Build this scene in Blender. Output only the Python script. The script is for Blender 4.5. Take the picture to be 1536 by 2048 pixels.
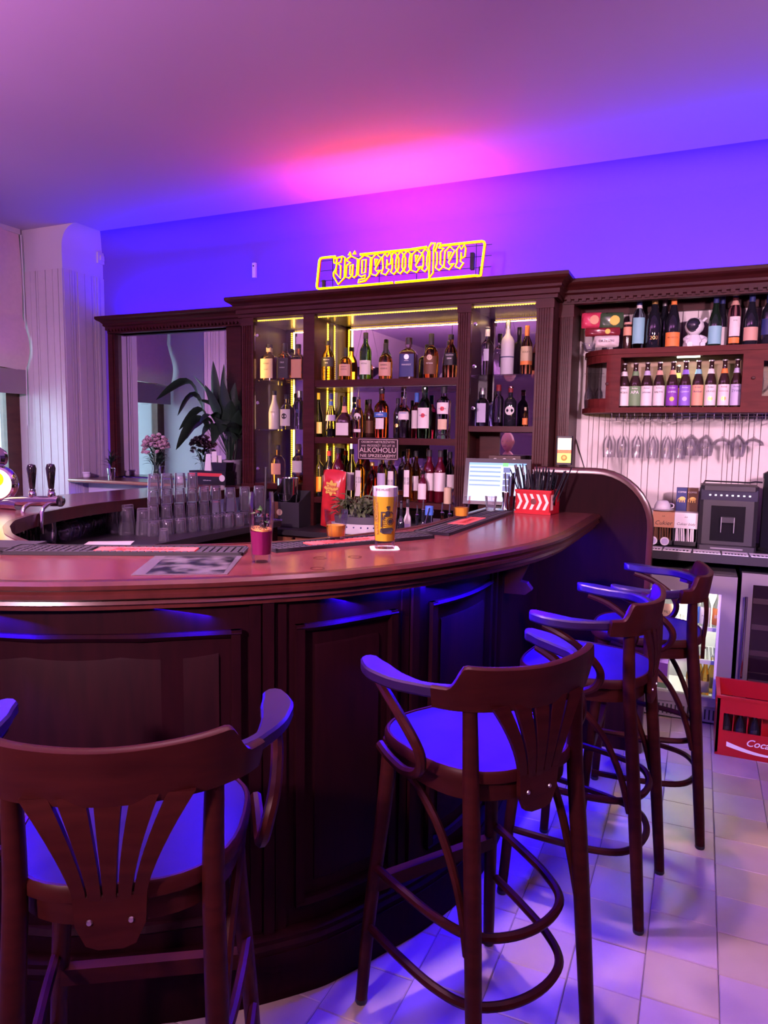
import bpy, bmesh, math, random
from mathutils import Vector, Matrix
random.seed(7)
PI = math.pi
scene = bpy.context.scene
for o in list(bpy.data.objects): bpy.data.objects.remove(o)
COL = scene.collection
# ------------------------------------------------------------------ camera
H = 1.54; FPX = 1420.0
YAW = math.radians(23.9); PITCH = math.radians(-5.95); ROLL = math.radians(0.85)
fw = Vector((-math.sin(YAW)*math.cos(PITCH), math.cos(YAW)*math.cos(PITCH), math.sin(PITCH)))
r0 = Vector((math.cos(YAW), math.sin(YAW), 0)); u0 = r0.cross(fw)
rt = r0*math.cos(ROLL) + u0*math.sin(ROLL); up = -r0*math.sin(ROLL) + u0*math.cos(ROLL)
EYE = Vector((0, 0, H))
cam = bpy.data.cameras.new('camera'); camo = bpy.data.objects.new('camera', cam); COL.objects.link(camo)
cam.sensor_fit = 'HORIZONTAL'; cam.sensor_width = 36.0; cam.lens = 36.0*FPX/1536
cam.clip_start = 0.02
m = Matrix((rt, up, -fw)).transposed().to_4x4(); m.translation = EYE
camo.matrix_world = m
scene.camera = camo
# ------------------------------------------------------------------ view and world
vs = scene.view_settings
vs.view_transform = 'Standard'; vs.look = 'None'; vs.gamma = 1.0; vs.use_curve_mapping = False
vs.exposure = 0.0
cy = scene.cycles
cy.max_bounces = 8; cy.transmission_bounces = 8; cy.glossy_bounces = 4; cy.diffuse_bounces = 3; cy.adaptive_threshold = 0.035
cy.transparent_max_bounces = 16; cy.sample_clamp_indirect = 3.0; cy.blur_glossy = 0.5
cy.caustics_reflective = False; cy.caustics_refractive = False
cy.use_denoising = True
w = bpy.data.worlds.new('street_daylight'); scene.world = w; w.use_nodes = True
bg = w.node_tree.nodes['Background']; bg.inputs[0].default_value = (0.50, 0.78, 1.0, 1); bg.inputs[1].default_value = 18.0

def area(name, loc, size, energy, color, aim, size_y=None, spread=None):
    l = bpy.data.lights.new(name, 'AREA'); l.energy = energy; l.color = color
    l.size = size
    if size_y: l.shape = 'RECTANGLE'; l.size_y = size_y
    if spread: l.spread = spread
    o = bpy.data.objects.new(name, l); COL.objects.link(o); o.location = loc
    o.rotation_euler = Vector(aim).to_track_quat('-Z', 'Y').to_euler()
    return o
def point(name, loc, energy, color, radius=0.1):
    l = bpy.data.lights.new(name, 'POINT'); l.energy = energy; l.color = color; l.shadow_soft_size = radius
    o = bpy.data.objects.new(name, l); COL.objects.link(o); o.location = loc
    return o
BLUE = (0.012, 0.0, 1.0)
PINK = (1.0, 0.38, 0.80)
YW = 4.75; XL = -4.78; ZC = 3.2
# room lamps behind the camera: bowls throwing pink light at the ceiling, added unseen fill lamps for pier, panelling and bar, recessed downlights over the bar
area('room_lamp_light', (0.9, -0.1, 2.42), 0.34, 150, PINK, (0, 0, 1))
area('room_lamp_light', (-2.3, 0.1, 2.42), 0.34, 150, PINK, (0, 0, 1))
area('side_fill_light', (-4.0, 0.7, 2.42), 0.34, 90, (1.0, 0.42, 0.80), (0, 0, 1))  # added fill out of view, brightens the left pier and blind
area('aisle_fill_light', (1.15, 0.9, 2.15), 0.22, 36, (1.0, 0.58, 0.78), (-0.24, 1, -0.16), spread=1.5)  # added fill to brighten the pale panelling on the right
area('front_fill_light', (-1.3, -1.3, 2.2), 0.22, 34, (1.0, 0.56, 0.74), (0.02, 1, -0.24), spread=1.05)  # made-up frontal fill for drinks, labels and cabinet
area('front_fill_light', (-2.9, 0.55, 2.25), 0.22, 13, (1.0, 0.50, 1.0), (-0.42, 1, -0.2), spread=1.15)  # made-up fill for the left pier, mirror and glass stack
DOWN = [(-1.55, 1.75), (-0.75, 2.15), (0.55, 1.7), (-2.6, 1.6)]
for (x, y), e_ in zip(DOWN, (24, 20, 4, 20)): area('downlight', (x, y, 3.185), 0.09, e_, (1.0, 0.50, 0.76), (0, 0, -1), spread=1.5)
# blue LED strips lying on the cornices
area('cornice_led_light', (-3.82, 4.665, 2.53), 1.45, 15, BLUE, (0, 0.25, 1), 0.03)
area('cornice_led_light', (-1.95, 4.50, 2.52), 2.1, 20, BLUE, (0, 0.25, 1), 0.03)
area('cornice_led_light', (0.45, 4.58, 2.50), 2.4, 34, BLUE, (0, 0.25, 1), 0.03)
# window portal
pl = area('window_portal', (-5.32, 3.83, 1.6), 0.9, 1, (1, 1, 1), (1, 0, 0), 1.5); pl.data.cycles.is_portal = True

# ------------------------------------------------------------------ pixel helpers (calibrated camera -> real planes)
def ray(x, y): return rt*((x-768)/FPX) + up*((1024-y)/FPX) + fw
def on_z(x, y, z): d = ray(x, y); return EYE + d*((z-H)/d.z)
def on_y(x, y, Y): d = ray(x, y); return EYE + d*(Y/d.y)
def on_x(x, y, X): d = ray(x, y); return EYE + d*(X/d.x)

# ------------------------------------------------------------------ materials
MATS = {}
def nodemat(name):
    mt = bpy.data.materials.new(name); mt.use_nodes = True
    nt = mt.node_tree; b = nt.nodes['Principled BSDF']
    return mt, nt, b
def mat(name, col=(0.5, 0.5, 0.5), rough=0.5, metal=0.0, trans=0.0, ior=1.45, emit=None, es=0.0, coat=0.0, noise=0.06, nscale=8.0, bump=0.0, alpha=None, sampled=True):
    if name in MATS: return MATS[name]
    mt, nt, b = nodemat(name)
    b.inputs['Base Color'].default_value = (*col, 1); b.inputs['Roughness'].default_value = rough
    b.inputs['Metallic'].default_value = metal; b.inputs['Transmission Weight'].default_value = trans
    b.inputs['IOR'].default_value = ior; b.inputs['Coat Weight'].default_value = coat
    if emit: b.inputs['Emission Color'].default_value = (*emit, 1); b.inputs['Emission Strength'].default_value = es
    if alpha is not None: b.inputs['Alpha'].default_value = alpha
    if noise > 0 and trans == 0:
        tc = nt.nodes.new('ShaderNodeTexCoord'); nz = nt.nodes.new('ShaderNodeTexNoise'); nz.inputs['Scale'].default_value = nscale
        nz.inputs['Detail'].default_value = 4
        mx = nt.nodes.new('ShaderNodeMix'); mx.data_type = 'RGBA'; mx.inputs[6].default_value = (*[c*(1-noise) for c in col], 1)
        mx.inputs[7].default_value = (*[min(1, c*(1+noise)) for c in col], 1)
        nt.links.new(tc.outputs['Object'], nz.inputs['Vector']); nt.links.new(nz.outputs['Fac'], mx.inputs[0]); nt.links.new(mx.outputs[2], b.inputs['Base Color'])
        if bump > 0:
            bp = nt.nodes.new('ShaderNodeBump'); bp.inputs['Strength'].default_value = bump; bp.inputs['Distance'].default_value = 0.002
            nt.links.new(nz.outputs['Fac'], bp.inputs['Height']); nt.links.new(bp.outputs[0], b.inputs['Normal'])
    if not sampled: mt.cycles.emission_sampling = 'NONE'
    MATS[name] = mt
    return mt
def wood(name, c1, c2, rough=0.3, scale=(1, 1, 1), coat=0.3, spec=0.25):
    if name in MATS: return MATS[name]
    mt, nt, b = nodemat(name)
    tc = nt.nodes.new('ShaderNodeTexCoord'); mp = nt.nodes.new('ShaderNodeMapping'); mp.inputs['Scale'].default_value = scale
    nz = nt.nodes.new('ShaderNodeTexNoise'); nz.inputs['Scale'].default_value = 6; nz.inputs['Detail'].default_value = 8; nz.inputs['Distortion'].default_value = 0.6
    cr = nt.nodes.new('ShaderNodeValToRGB'); cr.color_ramp.elements[0].position = 0.3; cr.color_ramp.elements[1].position = 0.7
    cr.color_ramp.elements[0].color = (*c1, 1); cr.color_ramp.elements[1].color = (*c2, 1)
    nt.links.new(tc.outputs['Object'], mp.inputs[0]); nt.links.new(mp.outputs[0], nz.inputs['Vector']); nt.links.new(nz.outputs['Fac'], cr.inputs[0])
    nt.links.new(cr.outputs[0], b.inputs['Base Color'])
    bp = nt.nodes.new('ShaderNodeBump'); bp.inputs['Strength'].default_value = 0.08; bp.inputs['Distance'].default_value = 0.001
    nt.links.new(nz.outputs['Fac'], bp.inputs['Height']); nt.links.new(bp.outputs[0], b.inputs['Normal'])
    b.inputs['Roughness'].default_value = rough; b.inputs['Coat Weight'].default_value = coat; b.inputs['Coat Roughness'].default_value = 0.2; b.inputs['Specular IOR Level'].default_value = spec
    MATS[name] = mt
    return mt
W_CAB = wood('mahogany_cabinet', (0.03, 0.0045, 0.005), (0.05, 0.008, 0.008), 0.4, (1, 1, 8), 0.05, 0.18)
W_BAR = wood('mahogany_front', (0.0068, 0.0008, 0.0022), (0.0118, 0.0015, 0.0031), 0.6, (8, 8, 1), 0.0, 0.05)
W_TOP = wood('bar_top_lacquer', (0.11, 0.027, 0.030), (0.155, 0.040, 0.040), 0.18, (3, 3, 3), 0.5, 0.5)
W_NOSE = wood('bar_nosing', (0.034, 0.007, 0.006), (0.055, 0.011, 0.009), 0.3, (4, 4, 1), 0.4)
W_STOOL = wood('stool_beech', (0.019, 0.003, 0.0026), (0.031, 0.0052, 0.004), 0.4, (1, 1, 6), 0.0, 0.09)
W_ARM = wood('armrest_led_tint', (0.010, 0.003, 0.030), (0.016, 0.004, 0.042), 0.38, (1, 1, 6), 0.1, 0.3)  # brown wood with the blue LED light put into its colour
W_SEAT = wood('seat_led_tint', (0.012, 0.005, 0.045), (0.018, 0.007, 0.055), 0.4, (2, 2, 2), 0.0, 0.12)  # seat top tinted blue to carry the glow of the bar LEDs
W_WALL = wood('wall_cabinet_wood', (0.075, 0.012, 0.012), (0.115, 0.02, 0.018), 0.45, (1, 1, 6), 0.0, 0.08)
M_WHITE = mat('painted_panel', (0.66, 0.63, 0.62), 0.55, noise=0.05, nscale=20)
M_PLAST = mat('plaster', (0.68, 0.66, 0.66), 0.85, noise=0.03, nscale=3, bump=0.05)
M_WALLB = mat('blue_glow_wall', (0.18, 0.095, 0.60), 0.85, noise=0.03, nscale=3, bump=0.05)  # blue of the cornice LED glow put into the wall colour
M_CEIL = mat('ceiling_plaster', (0.52, 0.43, 0.66), 0.85, noise=0.02, nscale=1.5, bump=0.03)
def thin_glass(name, tint_, ior, power, rough=0.02):
    """thin-walled glass: clear film that mirrors more towards grazing angles"""
    mt = bpy.data.materials.new(name); mt.use_nodes = True; nt = mt.node_tree; nt.nodes.remove(nt.nodes['Principled BSDF']); out = nt.nodes['Material Output']
    tr = nt.nodes.new('ShaderNodeBsdfTransparent'); tr.inputs[0].default_value = (*tint_, 1)
    gl = nt.nodes.new('ShaderNodeBsdfGlossy'); gl.inputs['Roughness'].default_value = rough; gl.inputs[0].default_value = (1, 1, 1, 1)
    fr_ = nt.nodes.new('ShaderNodeFresnel'); fr_.inputs[0].default_value = ior
    ma = nt.nodes.new('ShaderNodeMath'); ma.operation = 'MULTIPLY'; ma.inputs[1].default_value = power; ma.use_clamp = True
    mx = nt.nodes.new('ShaderNodeMixShader')
    nt.links.new(fr_.outputs[0], ma.inputs[0]); nt.links.new(ma.outputs[0], mx.inputs[0]); nt.links.new(tr.outputs[0], mx.inputs[1]); nt.links.new(gl.outputs[0], mx.inputs[2]); nt.links.new(mx.outputs[0], out.inputs[0])
    MATS[name] = mt; return mt
M_GLASS = mat('clear_glass', (0.98, 0.98, 1.0), 0.02, trans=1.0, ior=1.4)
M_THIN = thin_glass('drinking_glass', (0.97, 0.97, 0.99), 1.45, 0.55)
def glassware(name, haze, edge, power=0.55):  # reflected room light put in as lilac haze and paler edges
    mt = thin_glass(name, (0.985, 0.985, 0.99), 1.45, power); nt = mt.node_tree; out = nt.nodes['Material Output']; old = out.inputs[0].links[0].from_socket
    df = nt.nodes.new('ShaderNodeBsdfTranslucent'); df.inputs[0].default_value = (0.82, 0.78, 1.0, 1); d2 = nt.nodes.new('ShaderNodeBsdfDiffuse'); d2.inputs[0].default_value = (0.82, 0.78, 1.0, 1)
    m1 = nt.nodes.new('ShaderNodeMixShader'); nt.links.new(df.outputs[0], m1.inputs[1]); nt.links.new(d2.outputs[0], m1.inputs[2])
    lw = nt.nodes.new('ShaderNodeLayerWeight'); lw.inputs[0].default_value = 0.3
    pw = nt.nodes.new('ShaderNodeMath'); pw.operation = 'POWER'; pw.inputs[1].default_value = 2.0; nt.links.new(lw.outputs['Facing'], pw.inputs[0])
    ml = nt.nodes.new('ShaderNodeMath'); ml.operation = 'MULTIPLY_ADD'; ml.inputs[1].default_value = edge; ml.inputs[2].default_value = haze; nt.links.new(pw.outputs[0], ml.inputs[0])
    m2 = nt.nodes.new('ShaderNodeMixShader'); nt.links.new(ml.outputs[0], m2.inputs[0]); nt.links.new(old, m2.inputs[1]); nt.links.new(m1.outputs[0], m2.inputs[2]); nt.links.new(m2.outputs[0], out.inputs[0])
    return mt
M_WARE = glassware('bar_glassware', 0.075, 0.42, 2.2)
M_HANG = glassware('hanging_glassware', 0.015, 0.13)
M_PANE = thin_glass('pane_glass', (0.97, 0.98, 0.98), 1.45, 0.8)
M_MIRROR = mat('mirror_silver', (0.86, 0.84, 0.88), 0.015, metal=1.0, noise=0)
M_CHROME = mat('chrome', (0.8, 0.8, 0.83), 0.1, metal=1.0, noise=0)
M_STEEL = mat('brushed_steel', (0.55, 0.54, 0.56), 0.28, metal=1.0, noise=0.05)
M_BLACK = mat('black_plastic', (0.012, 0.012, 0.015), 0.35)
M_DARK = mat('dark_laminate', (0.02, 0.018, 0.022), 0.45)
M_RUBBER = mat('rubber_mat', (0.010, 0.010, 0.014), 0.7)
M_RED = mat('red_plastic', (0.36, 0.006, 0.014), 0.35)
M_PAPER = mat('white_paper', (0.8, 0.78, 0.78), 0.6)
M_INK = mat('black_ink', (0.01, 0.01, 0.012), 0.6)
M_WINK = mat('white_ink', (0.85, 0.85, 0.85), 0.6)
M_GOLDINK = mat('gold_ink', (0.65, 0.42, 0.12), 0.35, metal=0.6)
M_LED = mat('warm_led', (1, 0.8, 0.3), 0.4, emit=(1.0, 0.60, 0.03), es=3.2, noise=0, sampled=False)
M_LEDBLUE = mat('blue_led', (0.1, 0.1, 1), 0.4, emit=(0.05, 0.12, 1.0), es=4, noise=0, sampled=False)
M_SCREW = mat('steel_screw', (0.6, 0.58, 0.56), 0.3, metal=1.0, noise=0)

def liquid(name, col, through=0.5):
    """cloudy drink: lit through from behind as well as from the front, with a glossy skin"""
    mt = bpy.data.materials.new(name); mt.use_nodes = True; nt = mt.node_tree; nt.nodes.remove(nt.nodes['Principled BSDF']); out = nt.nodes['Material Output']
    d1 = nt.nodes.new('ShaderNodeBsdfDiffuse'); d2 = nt.nodes.new('ShaderNodeBsdfTranslucent'); d1.inputs[0].default_value = d2.inputs[0].default_value = (*col, 1)
    gl = nt.nodes.new('ShaderNodeBsdfGlossy'); gl.inputs['Roughness'].default_value = 0.05; fr_ = nt.nodes.new('ShaderNodeFresnel'); fr_.inputs[0].default_value = 1.33
    m1 = nt.nodes.new('ShaderNodeMixShader'); m1.inputs[0].default_value = through; m2 = nt.nodes.new('ShaderNodeMixShader')
    nt.links.new(d1.outputs[0], m1.inputs[1]); nt.links.new(d2.outputs[0], m1.inputs[2]); nt.links.new(fr_.outputs[0], m2.inputs[0]); nt.links.new(m1.outputs[0], m2.inputs[1]); nt.links.new(gl.outputs[0], m2.inputs[2]); nt.links.new(m2.outputs[0], out.inputs[0])
    MATS[name] = mt; return mt
# ------------------------------------------------------------------ mesh builder
class MB:
    def __init__(s): s.v = []; s.f = []
    def add(s, vs_, fs_):
        n = len(s.v); s.v += [tuple(p) for p in vs_]; s.f += [tuple(i+n for i in f) for f in fs_]; return s
    def box(s, x0, x1, y0, y1, z0, z1, M=None, bev=0.0):
        if bev > 0:
            return s.prism([(x0+bev, y0), (x1-bev, y0), (x1, y0+bev), (x1, y1-bev), (x1-bev, y1), (x0+bev, y1), (x0, y1-bev), (x0, y0+bev)], z0, z1, M)
        vs_ = [Vector(p) for p in ((x0, y0, z0), (x1, y0, z0), (x1, y1, z0), (x0, y1, z0), (x0, y0, z1), (x1, y0, z1), (x1, y1, z1), (x0, y1, z1))]
        if M: vs_ = [M @ p for p in vs_]
        return s.add(vs_, [(0, 3, 2, 1), (4, 5, 6, 7), (0, 1, 5, 4), (1, 2, 6, 5), (2, 3, 7, 6), (3, 0, 4, 7)])
    def prism(s, poly, z0, z1, M=None):
        n = len(poly); vs_ = [Vector((p[0], p[1], z0)) for p in poly] + [Vector((p[0], p[1], z1)) for p in poly]
        if M: vs_ = [M @ p for p in vs_]
        fs = [tuple(range(n-1, -1, -1)), tuple(range(n, 2*n))] + [(i, (i+1) % n, n+(i+1) % n, n+i) for i in range(n)]
        return s.add(vs_, fs)
    def lathe(s, prof, seg=20, c=(0, 0, 0), sq=1.0, flat=1.0, M=None):
        rings = []; vs_ = []; fs = []
        for (r, z) in prof:
            if r < 1e-6: rings.append([len(vs_)]); vs_.append(Vector((c[0], c[1], c[2]+z)))
            else:
                ids = []
                for k in range(seg):
                    a = 2*PI*(k+0.5)/seg; ca, sa = math.cos(a), math.sin(a)
                    if sq != 1.0:
                        e = sq
                        ca = math.copysign(abs(ca)**e, ca); sa = math.copysign(abs(sa)**e, sa)
                    ids.append(len(vs_)); vs_.append(Vector((c[0]+r*ca, c[1]+r*sa*flat, c[2]+z)))
                rings.append(ids)
        for a, b in zip(rings, rings[1:]):
            if len(a) == 1 and len(b) == 1: continue
            for k in range(seg):
                k2 = (k+1) % seg
                if len(a) == 1: fs.append((a[0], b[k2], b[k]))
                elif len(b) == 1: fs.append((a[k], a[k2], b[0]))
                else: fs.append((a[k], a[k2], b[k2], b[k]))
        if M: vs_ = [M @ p for p in vs_]
        return s.add(vs_, fs)
    def tube(s, path, r, seg=8, closed=False, flat=None):
        P = [Vector(p) for p in path]; n = len(P)
        rad = r if isinstance(r, (list, tuple)) else [r]*n
        vs_ = []; fs = []; prev = None
        for i in range(n):
            if closed: t = P[(i+1) % n]-P[i-1]
            else: t = P[min(i+1, n-1)]-P[max(i-1, 0)]
            t.normalize()
            if prev is None:
                a = Vector((0, 0, 1)) if abs(t.z) < 0.9 else Vector((1, 0, 0))
                u = t.cross(a).normalized()
            else:
                u = (prev - t*prev.dot(t)).normalized()
            prev = u; v = t.cross(u)
            for k in range(seg):
                a = 2*PI*k/seg
                vs_.append(P[i] + (u*math.cos(a) + v*math.sin(a))*rad[i])
        m_ = n if closed else n-1
        for i in range(m_):
            j = (i+1) % n
            for k in range(seg):
                k2 = (k+1) % seg
                fs.append((i*seg+k, i*seg+k2, j*seg+k2, j*seg+k))
        if not closed:
            fs.append(tuple(range(seg-1, -1, -1))); fs.append(tuple((n-1)*seg+k for k in range(seg)))
        return s.add(vs_, fs)
    def sweep(s, path, sec, closed=False):
        # sec: list of (offset along horizontal normal, z) ; path: 2D/3D points, horizontal sweep
        P = [Vector((p[0], p[1], p[2] if len(p) > 2 else 0)) for p in path]; n = len(P); q = len(sec); vs_ = []; fs = []
        for i in range(n):
            if closed: t = P[(i+1) % n]-P[i-1]
            else: t = P[min(i+1, n-1)]-P[max(i-1, 0)]
            t.z = 0; t.normalize(); nn = Vector((t.y, -t.x, 0))
            for (o, z) in sec: vs_.append(P[i] + nn*o + Vector((0, 0, z)))
        for i in range(n if closed else n-1):
            j = (i+1) % n
            for k in range(q):
                k2 = (k+1) % q
                fs.append((i*q+k, j*q+k, j*q+k2, i*q+k2))
        if not closed:
            fs.append(tuple(range(q))); fs.append(tuple((n-1)*q+k for k in range(q-1, -1, -1)))
        return s.add(vs_, fs)
    def build(s, name, material, parent=None, smooth=False, loc=None, rot=None, angle=0.7):
        me = bpy.data.meshes.new(name); me.from_pydata([tuple(p) for p in s.v], [], s.f); me.update()
        bm = bmesh.new(); bm.from_mesh(me); bmesh.ops.recalc_face_normals(bm, faces=bm.faces)
        if smooth:
            for f in bm.faces: f.smooth = True
            for e in bm.edges:
                if len(e.link_faces) == 2 and e.calc_face_angle(0) > angle: e.smooth = False
        bm.to_mesh(me); bm.free()
        me.materials.append(material)
        return link(name, me, parent, loc, rot)
def link(name, me, parent=None, loc=None, rot=None):
    o = bpy.data.objects.new(name, me); COL.objects.link(o)
    if parent is not None: o.parent = parent
    if loc is not None: o.location = loc
    if rot is not None: o.rotation_euler = rot
    return o
USED = {}
def tag(o, label, cat, group=None, kind=None):
    o['label'] = label; o['category'] = cat
    USED.setdefault(label, []).append(o.name)
    if group: o['group'] = group
    if kind: o['kind'] = kind
    return o
def thing(name, label, cat, loc=(0, 0, 0), rz=0.0, group=None):
    o = bpy.data.objects.new(name, None); COL.objects.link(o); o.empty_display_size = 0.05
    o.location = loc; o.rotation_euler = (0, 0, rz)
    return tag(o, label, cat, group)
def struct(o): o['kind'] = 'structure'; return o
def copy_tree(o, parent=None):
    c = o.copy(); COL.objects.link(c); c.parent = parent
    for ch in list(o.children): copy_tree(ch, c)
    return c
def spline(pts, per=8, closed=False):
    P = [Vector(p) for p in pts]; n = len(P); out = []
    for i in range(n if closed else n-1):
        if closed: a, b, c, d = P[i-1], P[i], P[(i+1) % n], P[(i+2) % n]
        else: a, b, c, d = P[max(i-1, 0)], P[i], P[i+1], P[min(i+2, n-1)]
        for k in range(per):
            t = k/per
            out.append(0.5*((2*b)+(c-a)*t+(2*a-5*b+4*c-d)*t*t+(3*b-a-3*c+d)*t**3))
    if not closed: out.append(P[-1])
    return out
def offset(path, d):
    out = []; n = len(path)
    for i in range(n):
        t = path[min(i+1, n-1)]-path[max(i-1, 0)]; t = Vector((t.x, t.y, 0)).normalized()
        out.append(path[i] + Vector((t.y, -t.x, 0))*d)
    return out
TXT = {}
def text_mesh(s, shear=0.0, bold=0.0):
    k = (s, shear, bold)
    if k not in TXT:
        cu = bpy.data.curves.new('t', 'FONT'); cu.body = s; cu.align_x = 'CENTER'; cu.align_y = 'CENTER'; cu.size = 1.0; cu.shear = shear; cu.offset = bold
        cu.resolution_u = 3
        o = bpy.data.objects.new('t', cu); COL.objects.link(o)
        me = bpy.data.meshes.new_from_object(o)
        bm = bmesh.new(); bm.from_mesh(me)
        V = [tuple(v.co) for v in bm.verts]; F = [tuple(v.index for v in f.verts) for f in bm.faces]
        bm.free(); bpy.data.objects.remove(o); bpy.data.curves.remove(cu); bpy.data.meshes.remove(me)
        xs = [v[0] for v in V] or [0, 1]
        TXT[k] = (V, F, max(xs)-min(xs))
    return TXT[k]
def flat_text(s, width, material, parent, loc, rot, height=None, shear=0.0, bold=0.0, name='lettering'):
    """flat printed text: lies in local XY, rot stands it up"""
    V, F, wd = text_mesh(s, shear, bold)
    k = width/wd; ky = k if height is None else height/0.72
    mb = MB().add([(v[0]*k, v[1]*ky, 0) for v in V], F)
    me = bpy.data.meshes.new(name); me.from_pydata(mb.v, [], mb.f); me.materials.append(material)
    return link(name, me, parent, loc, rot)
def cyl_text(s, r, zc, width, material, parent, th=0.0, height=None, shear=0.0, bold=0.0, name='lettering'):
    """text wrapped on a cylinder of radius r, facing local -y"""
    V, F, wd = text_mesh(s, shear, bold)
    k = width/wd; ky = k if height is None else height/0.72
    vs_ = []
    for v in V:
        a = -PI/2 + th + v[0]*k/r
        vs_.append((r*math.cos(a), r*math.sin(a), zc+v[1]*ky))
    me = bpy.data.meshes.new(name); me.from_pydata(vs_, [], F); me.materials.append(material)
    return link(name, me, parent)
STAND = (PI/2, 0, 0)    # stands local XY text upright facing -y
# ================================================================== room shell
# floor: base slab, single cement tiles laid as parts
fl = struct(MB().box(-5.6, 4.0, -3.6, 5.0, -0.06, -0.004).build('floor', mat('floor_joint', (0.09, 0.075, 0.075), 0.8)))
M_T1 = mat('tile_rose', (0.33, 0.27, 0.285), 0.42, noise=0.14, nscale=7, bump=0.1)
M_T2 = mat('tile_straw', (0.34, 0.295, 0.215), 0.42, noise=0.14, nscale=7, bump=0.1)
def tile_mesh(mt):
    b = MB(); e = 0.0992; c = 0.0025
    b.add([(-e, -e, -0.02), (e, -e, -0.02), (e, e, -0.02), (-e, e, -0.02), (-e, -e, -c), (e, -e, -c), (e, e, -c), (-e, e, -c), (-e+c, -e+c, 0), (e-c, -e+c, 0), (e-c, e-c, 0), (-e+c, e-c, 0)],
          [(0, 1, 5, 4), (1, 2, 6, 5), (2, 3, 7, 6), (3, 0, 4, 7), (4, 5, 9, 8), (5, 6, 10, 9), (6, 7, 11, 10), (7, 4, 8, 11), (8, 9, 10, 11)])
    o = b.build('tile', mt, fl); me = o.data; bpy.data.objects.remove(o); return me
TM = [tile_mesh(M_T1), tile_mesh(M_T2)]
rng = random.Random(3)
TX0 = -0.068-0.2*6
for i in range(14):
    off = (0.0, 0.02, 0.0, 0.012, -0.01)[i % 5]
    for j in range(21):
        x = TX0 + 0.2*i + 0.1; y = 0.26 + 0.2*j + off
        k = (i+j) % 2
        if rng.random() < 0.08: k = 1-k
        link('tile', TM[k], fl, (x, y, rng.uniform(-0.0012, 0.0008)), (rng.uniform(-0.002, 0.002), rng.uniform(-0.002, 0.002), rng.uniform(-0.006, 0.006)))
# the far rest of the floor, tiles told only by the material
mt, nt, b = nodemat('tile_far'); ck = nt.nodes.new('ShaderNodeTexChecker'); ck.inputs['Scale'].default_value = 5.0
ck.inputs[1].default_value = (0.33, 0.27, 0.285, 1); ck.inputs[2].default_value = (0.34, 0.295, 0.215, 1)
tcn = nt.nodes.new('ShaderNodeTexCoord'); nt.links.new(tcn.outputs['Object'], ck.inputs[0]); nt.links.new(ck.outputs[0], b.inputs['Base Color']); b.inputs['Roughness'].default_value = 0.45
xb0 = TX0; xb1 = TX0+2.8; yb0 = 0.16
MB().box(-5.6, xb0, -3.6, 5.0, -0.02, -0.001).box(xb1, 4.0, -3.6, 5.0, -0.02, -0.001).box(xb0, xb1, -3.6, yb0-0.02, -0.02, -0.001).build('far_tiles', mt, fl)
# ceiling with a coved edge
cl = struct(MB().box(-5.6, 4.0, -3.6, 5.0, ZC, ZC+0.1).build('ceiling', M_CEIL))
# back wall + cove
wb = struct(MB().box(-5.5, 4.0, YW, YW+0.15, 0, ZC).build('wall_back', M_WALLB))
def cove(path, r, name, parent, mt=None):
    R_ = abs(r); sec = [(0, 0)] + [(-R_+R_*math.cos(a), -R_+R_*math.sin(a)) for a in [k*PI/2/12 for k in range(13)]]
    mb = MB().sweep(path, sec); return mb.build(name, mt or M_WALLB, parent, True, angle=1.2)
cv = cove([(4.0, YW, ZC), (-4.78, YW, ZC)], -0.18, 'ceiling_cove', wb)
M_FAR = mat('far_plaster', (0.30, 0.24, 0.24), 0.85)
# right and front walls (behind the viewer)
struct(MB().box(3.6, 3.75, -3.5, 5.0, 0, ZC).build('wall_right', M_FAR))
struct(MB().box(-5.5, 3.7, -3.6, -3.45, 0, ZC).build('wall_front', M_FAR))
# left wall with a window niche
wl = MB().box(XL-0.9, XL, 4.32, YW, 0, ZC).box(XL-0.9, XL, -3.5, 3.34, 0, ZC).box(XL-0.9, XL-0.55, 3.34, 4.32, 0, 0.95).box(XL-0.9, XL-0.55, 3.34, 4.32, 3.0, ZC)
wl = struct(wl.build('wall_left', M_PLAST))
cove([(XL, YW, ZC), (XL, 4.32, ZC)], -0.16, 'ceiling_cove', wl, M_PLAST)
# irregular painted boards on the pier, the reveal and the wall
def boards(parent, run, fixed, axis, z0, z1, wmin=0.022, wmax=0.075, gap=0.004, seed=1, face=1, thick=0.012):
    rr = random.Random(seed); a, e = run; out = []
    while a < e-0.01:
        wd = min(rr.choice((wmin, wmin*1.3, wmax*0.8, wmax)), e-a); t = thick + rr.uniform(-0.003, 0.003)
        if axis == 'x': mb = MB().box(a+gap/2, a+wd-gap/2, fixed, fixed-face*t, z0, z1)
        else: mb = MB().box(fixed, fixed+face*t, a+gap/2, a+wd-gap/2, z0, z1)
        out.append(mb.build('board', M_WHITE, parent)); a += wd
    return out
boards(wl, (XL-0.55, XL+0.012), 4.32, 'x', 0.0, 2.86, seed=4)
boards(wl, (4.32, YW), XL, 'y', 0.0, 2.86, seed=5)
boards(wl, (2.3, 3.34), XL, 'y', 0.0, 2.86, seed=6)
MB().box(-0.79, 1.2, YW-0.003, YW+0.001, 0.5, 2.45).build('board_backing', mat('panel_joint', (0.20, 0.17, 0.16), 0.8), wb)
boards(wb, (-0.79, 1.2), YW, 'x', 0.5, 2.45, seed=8, wmin=0.028, wmax=0.085)
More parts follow.
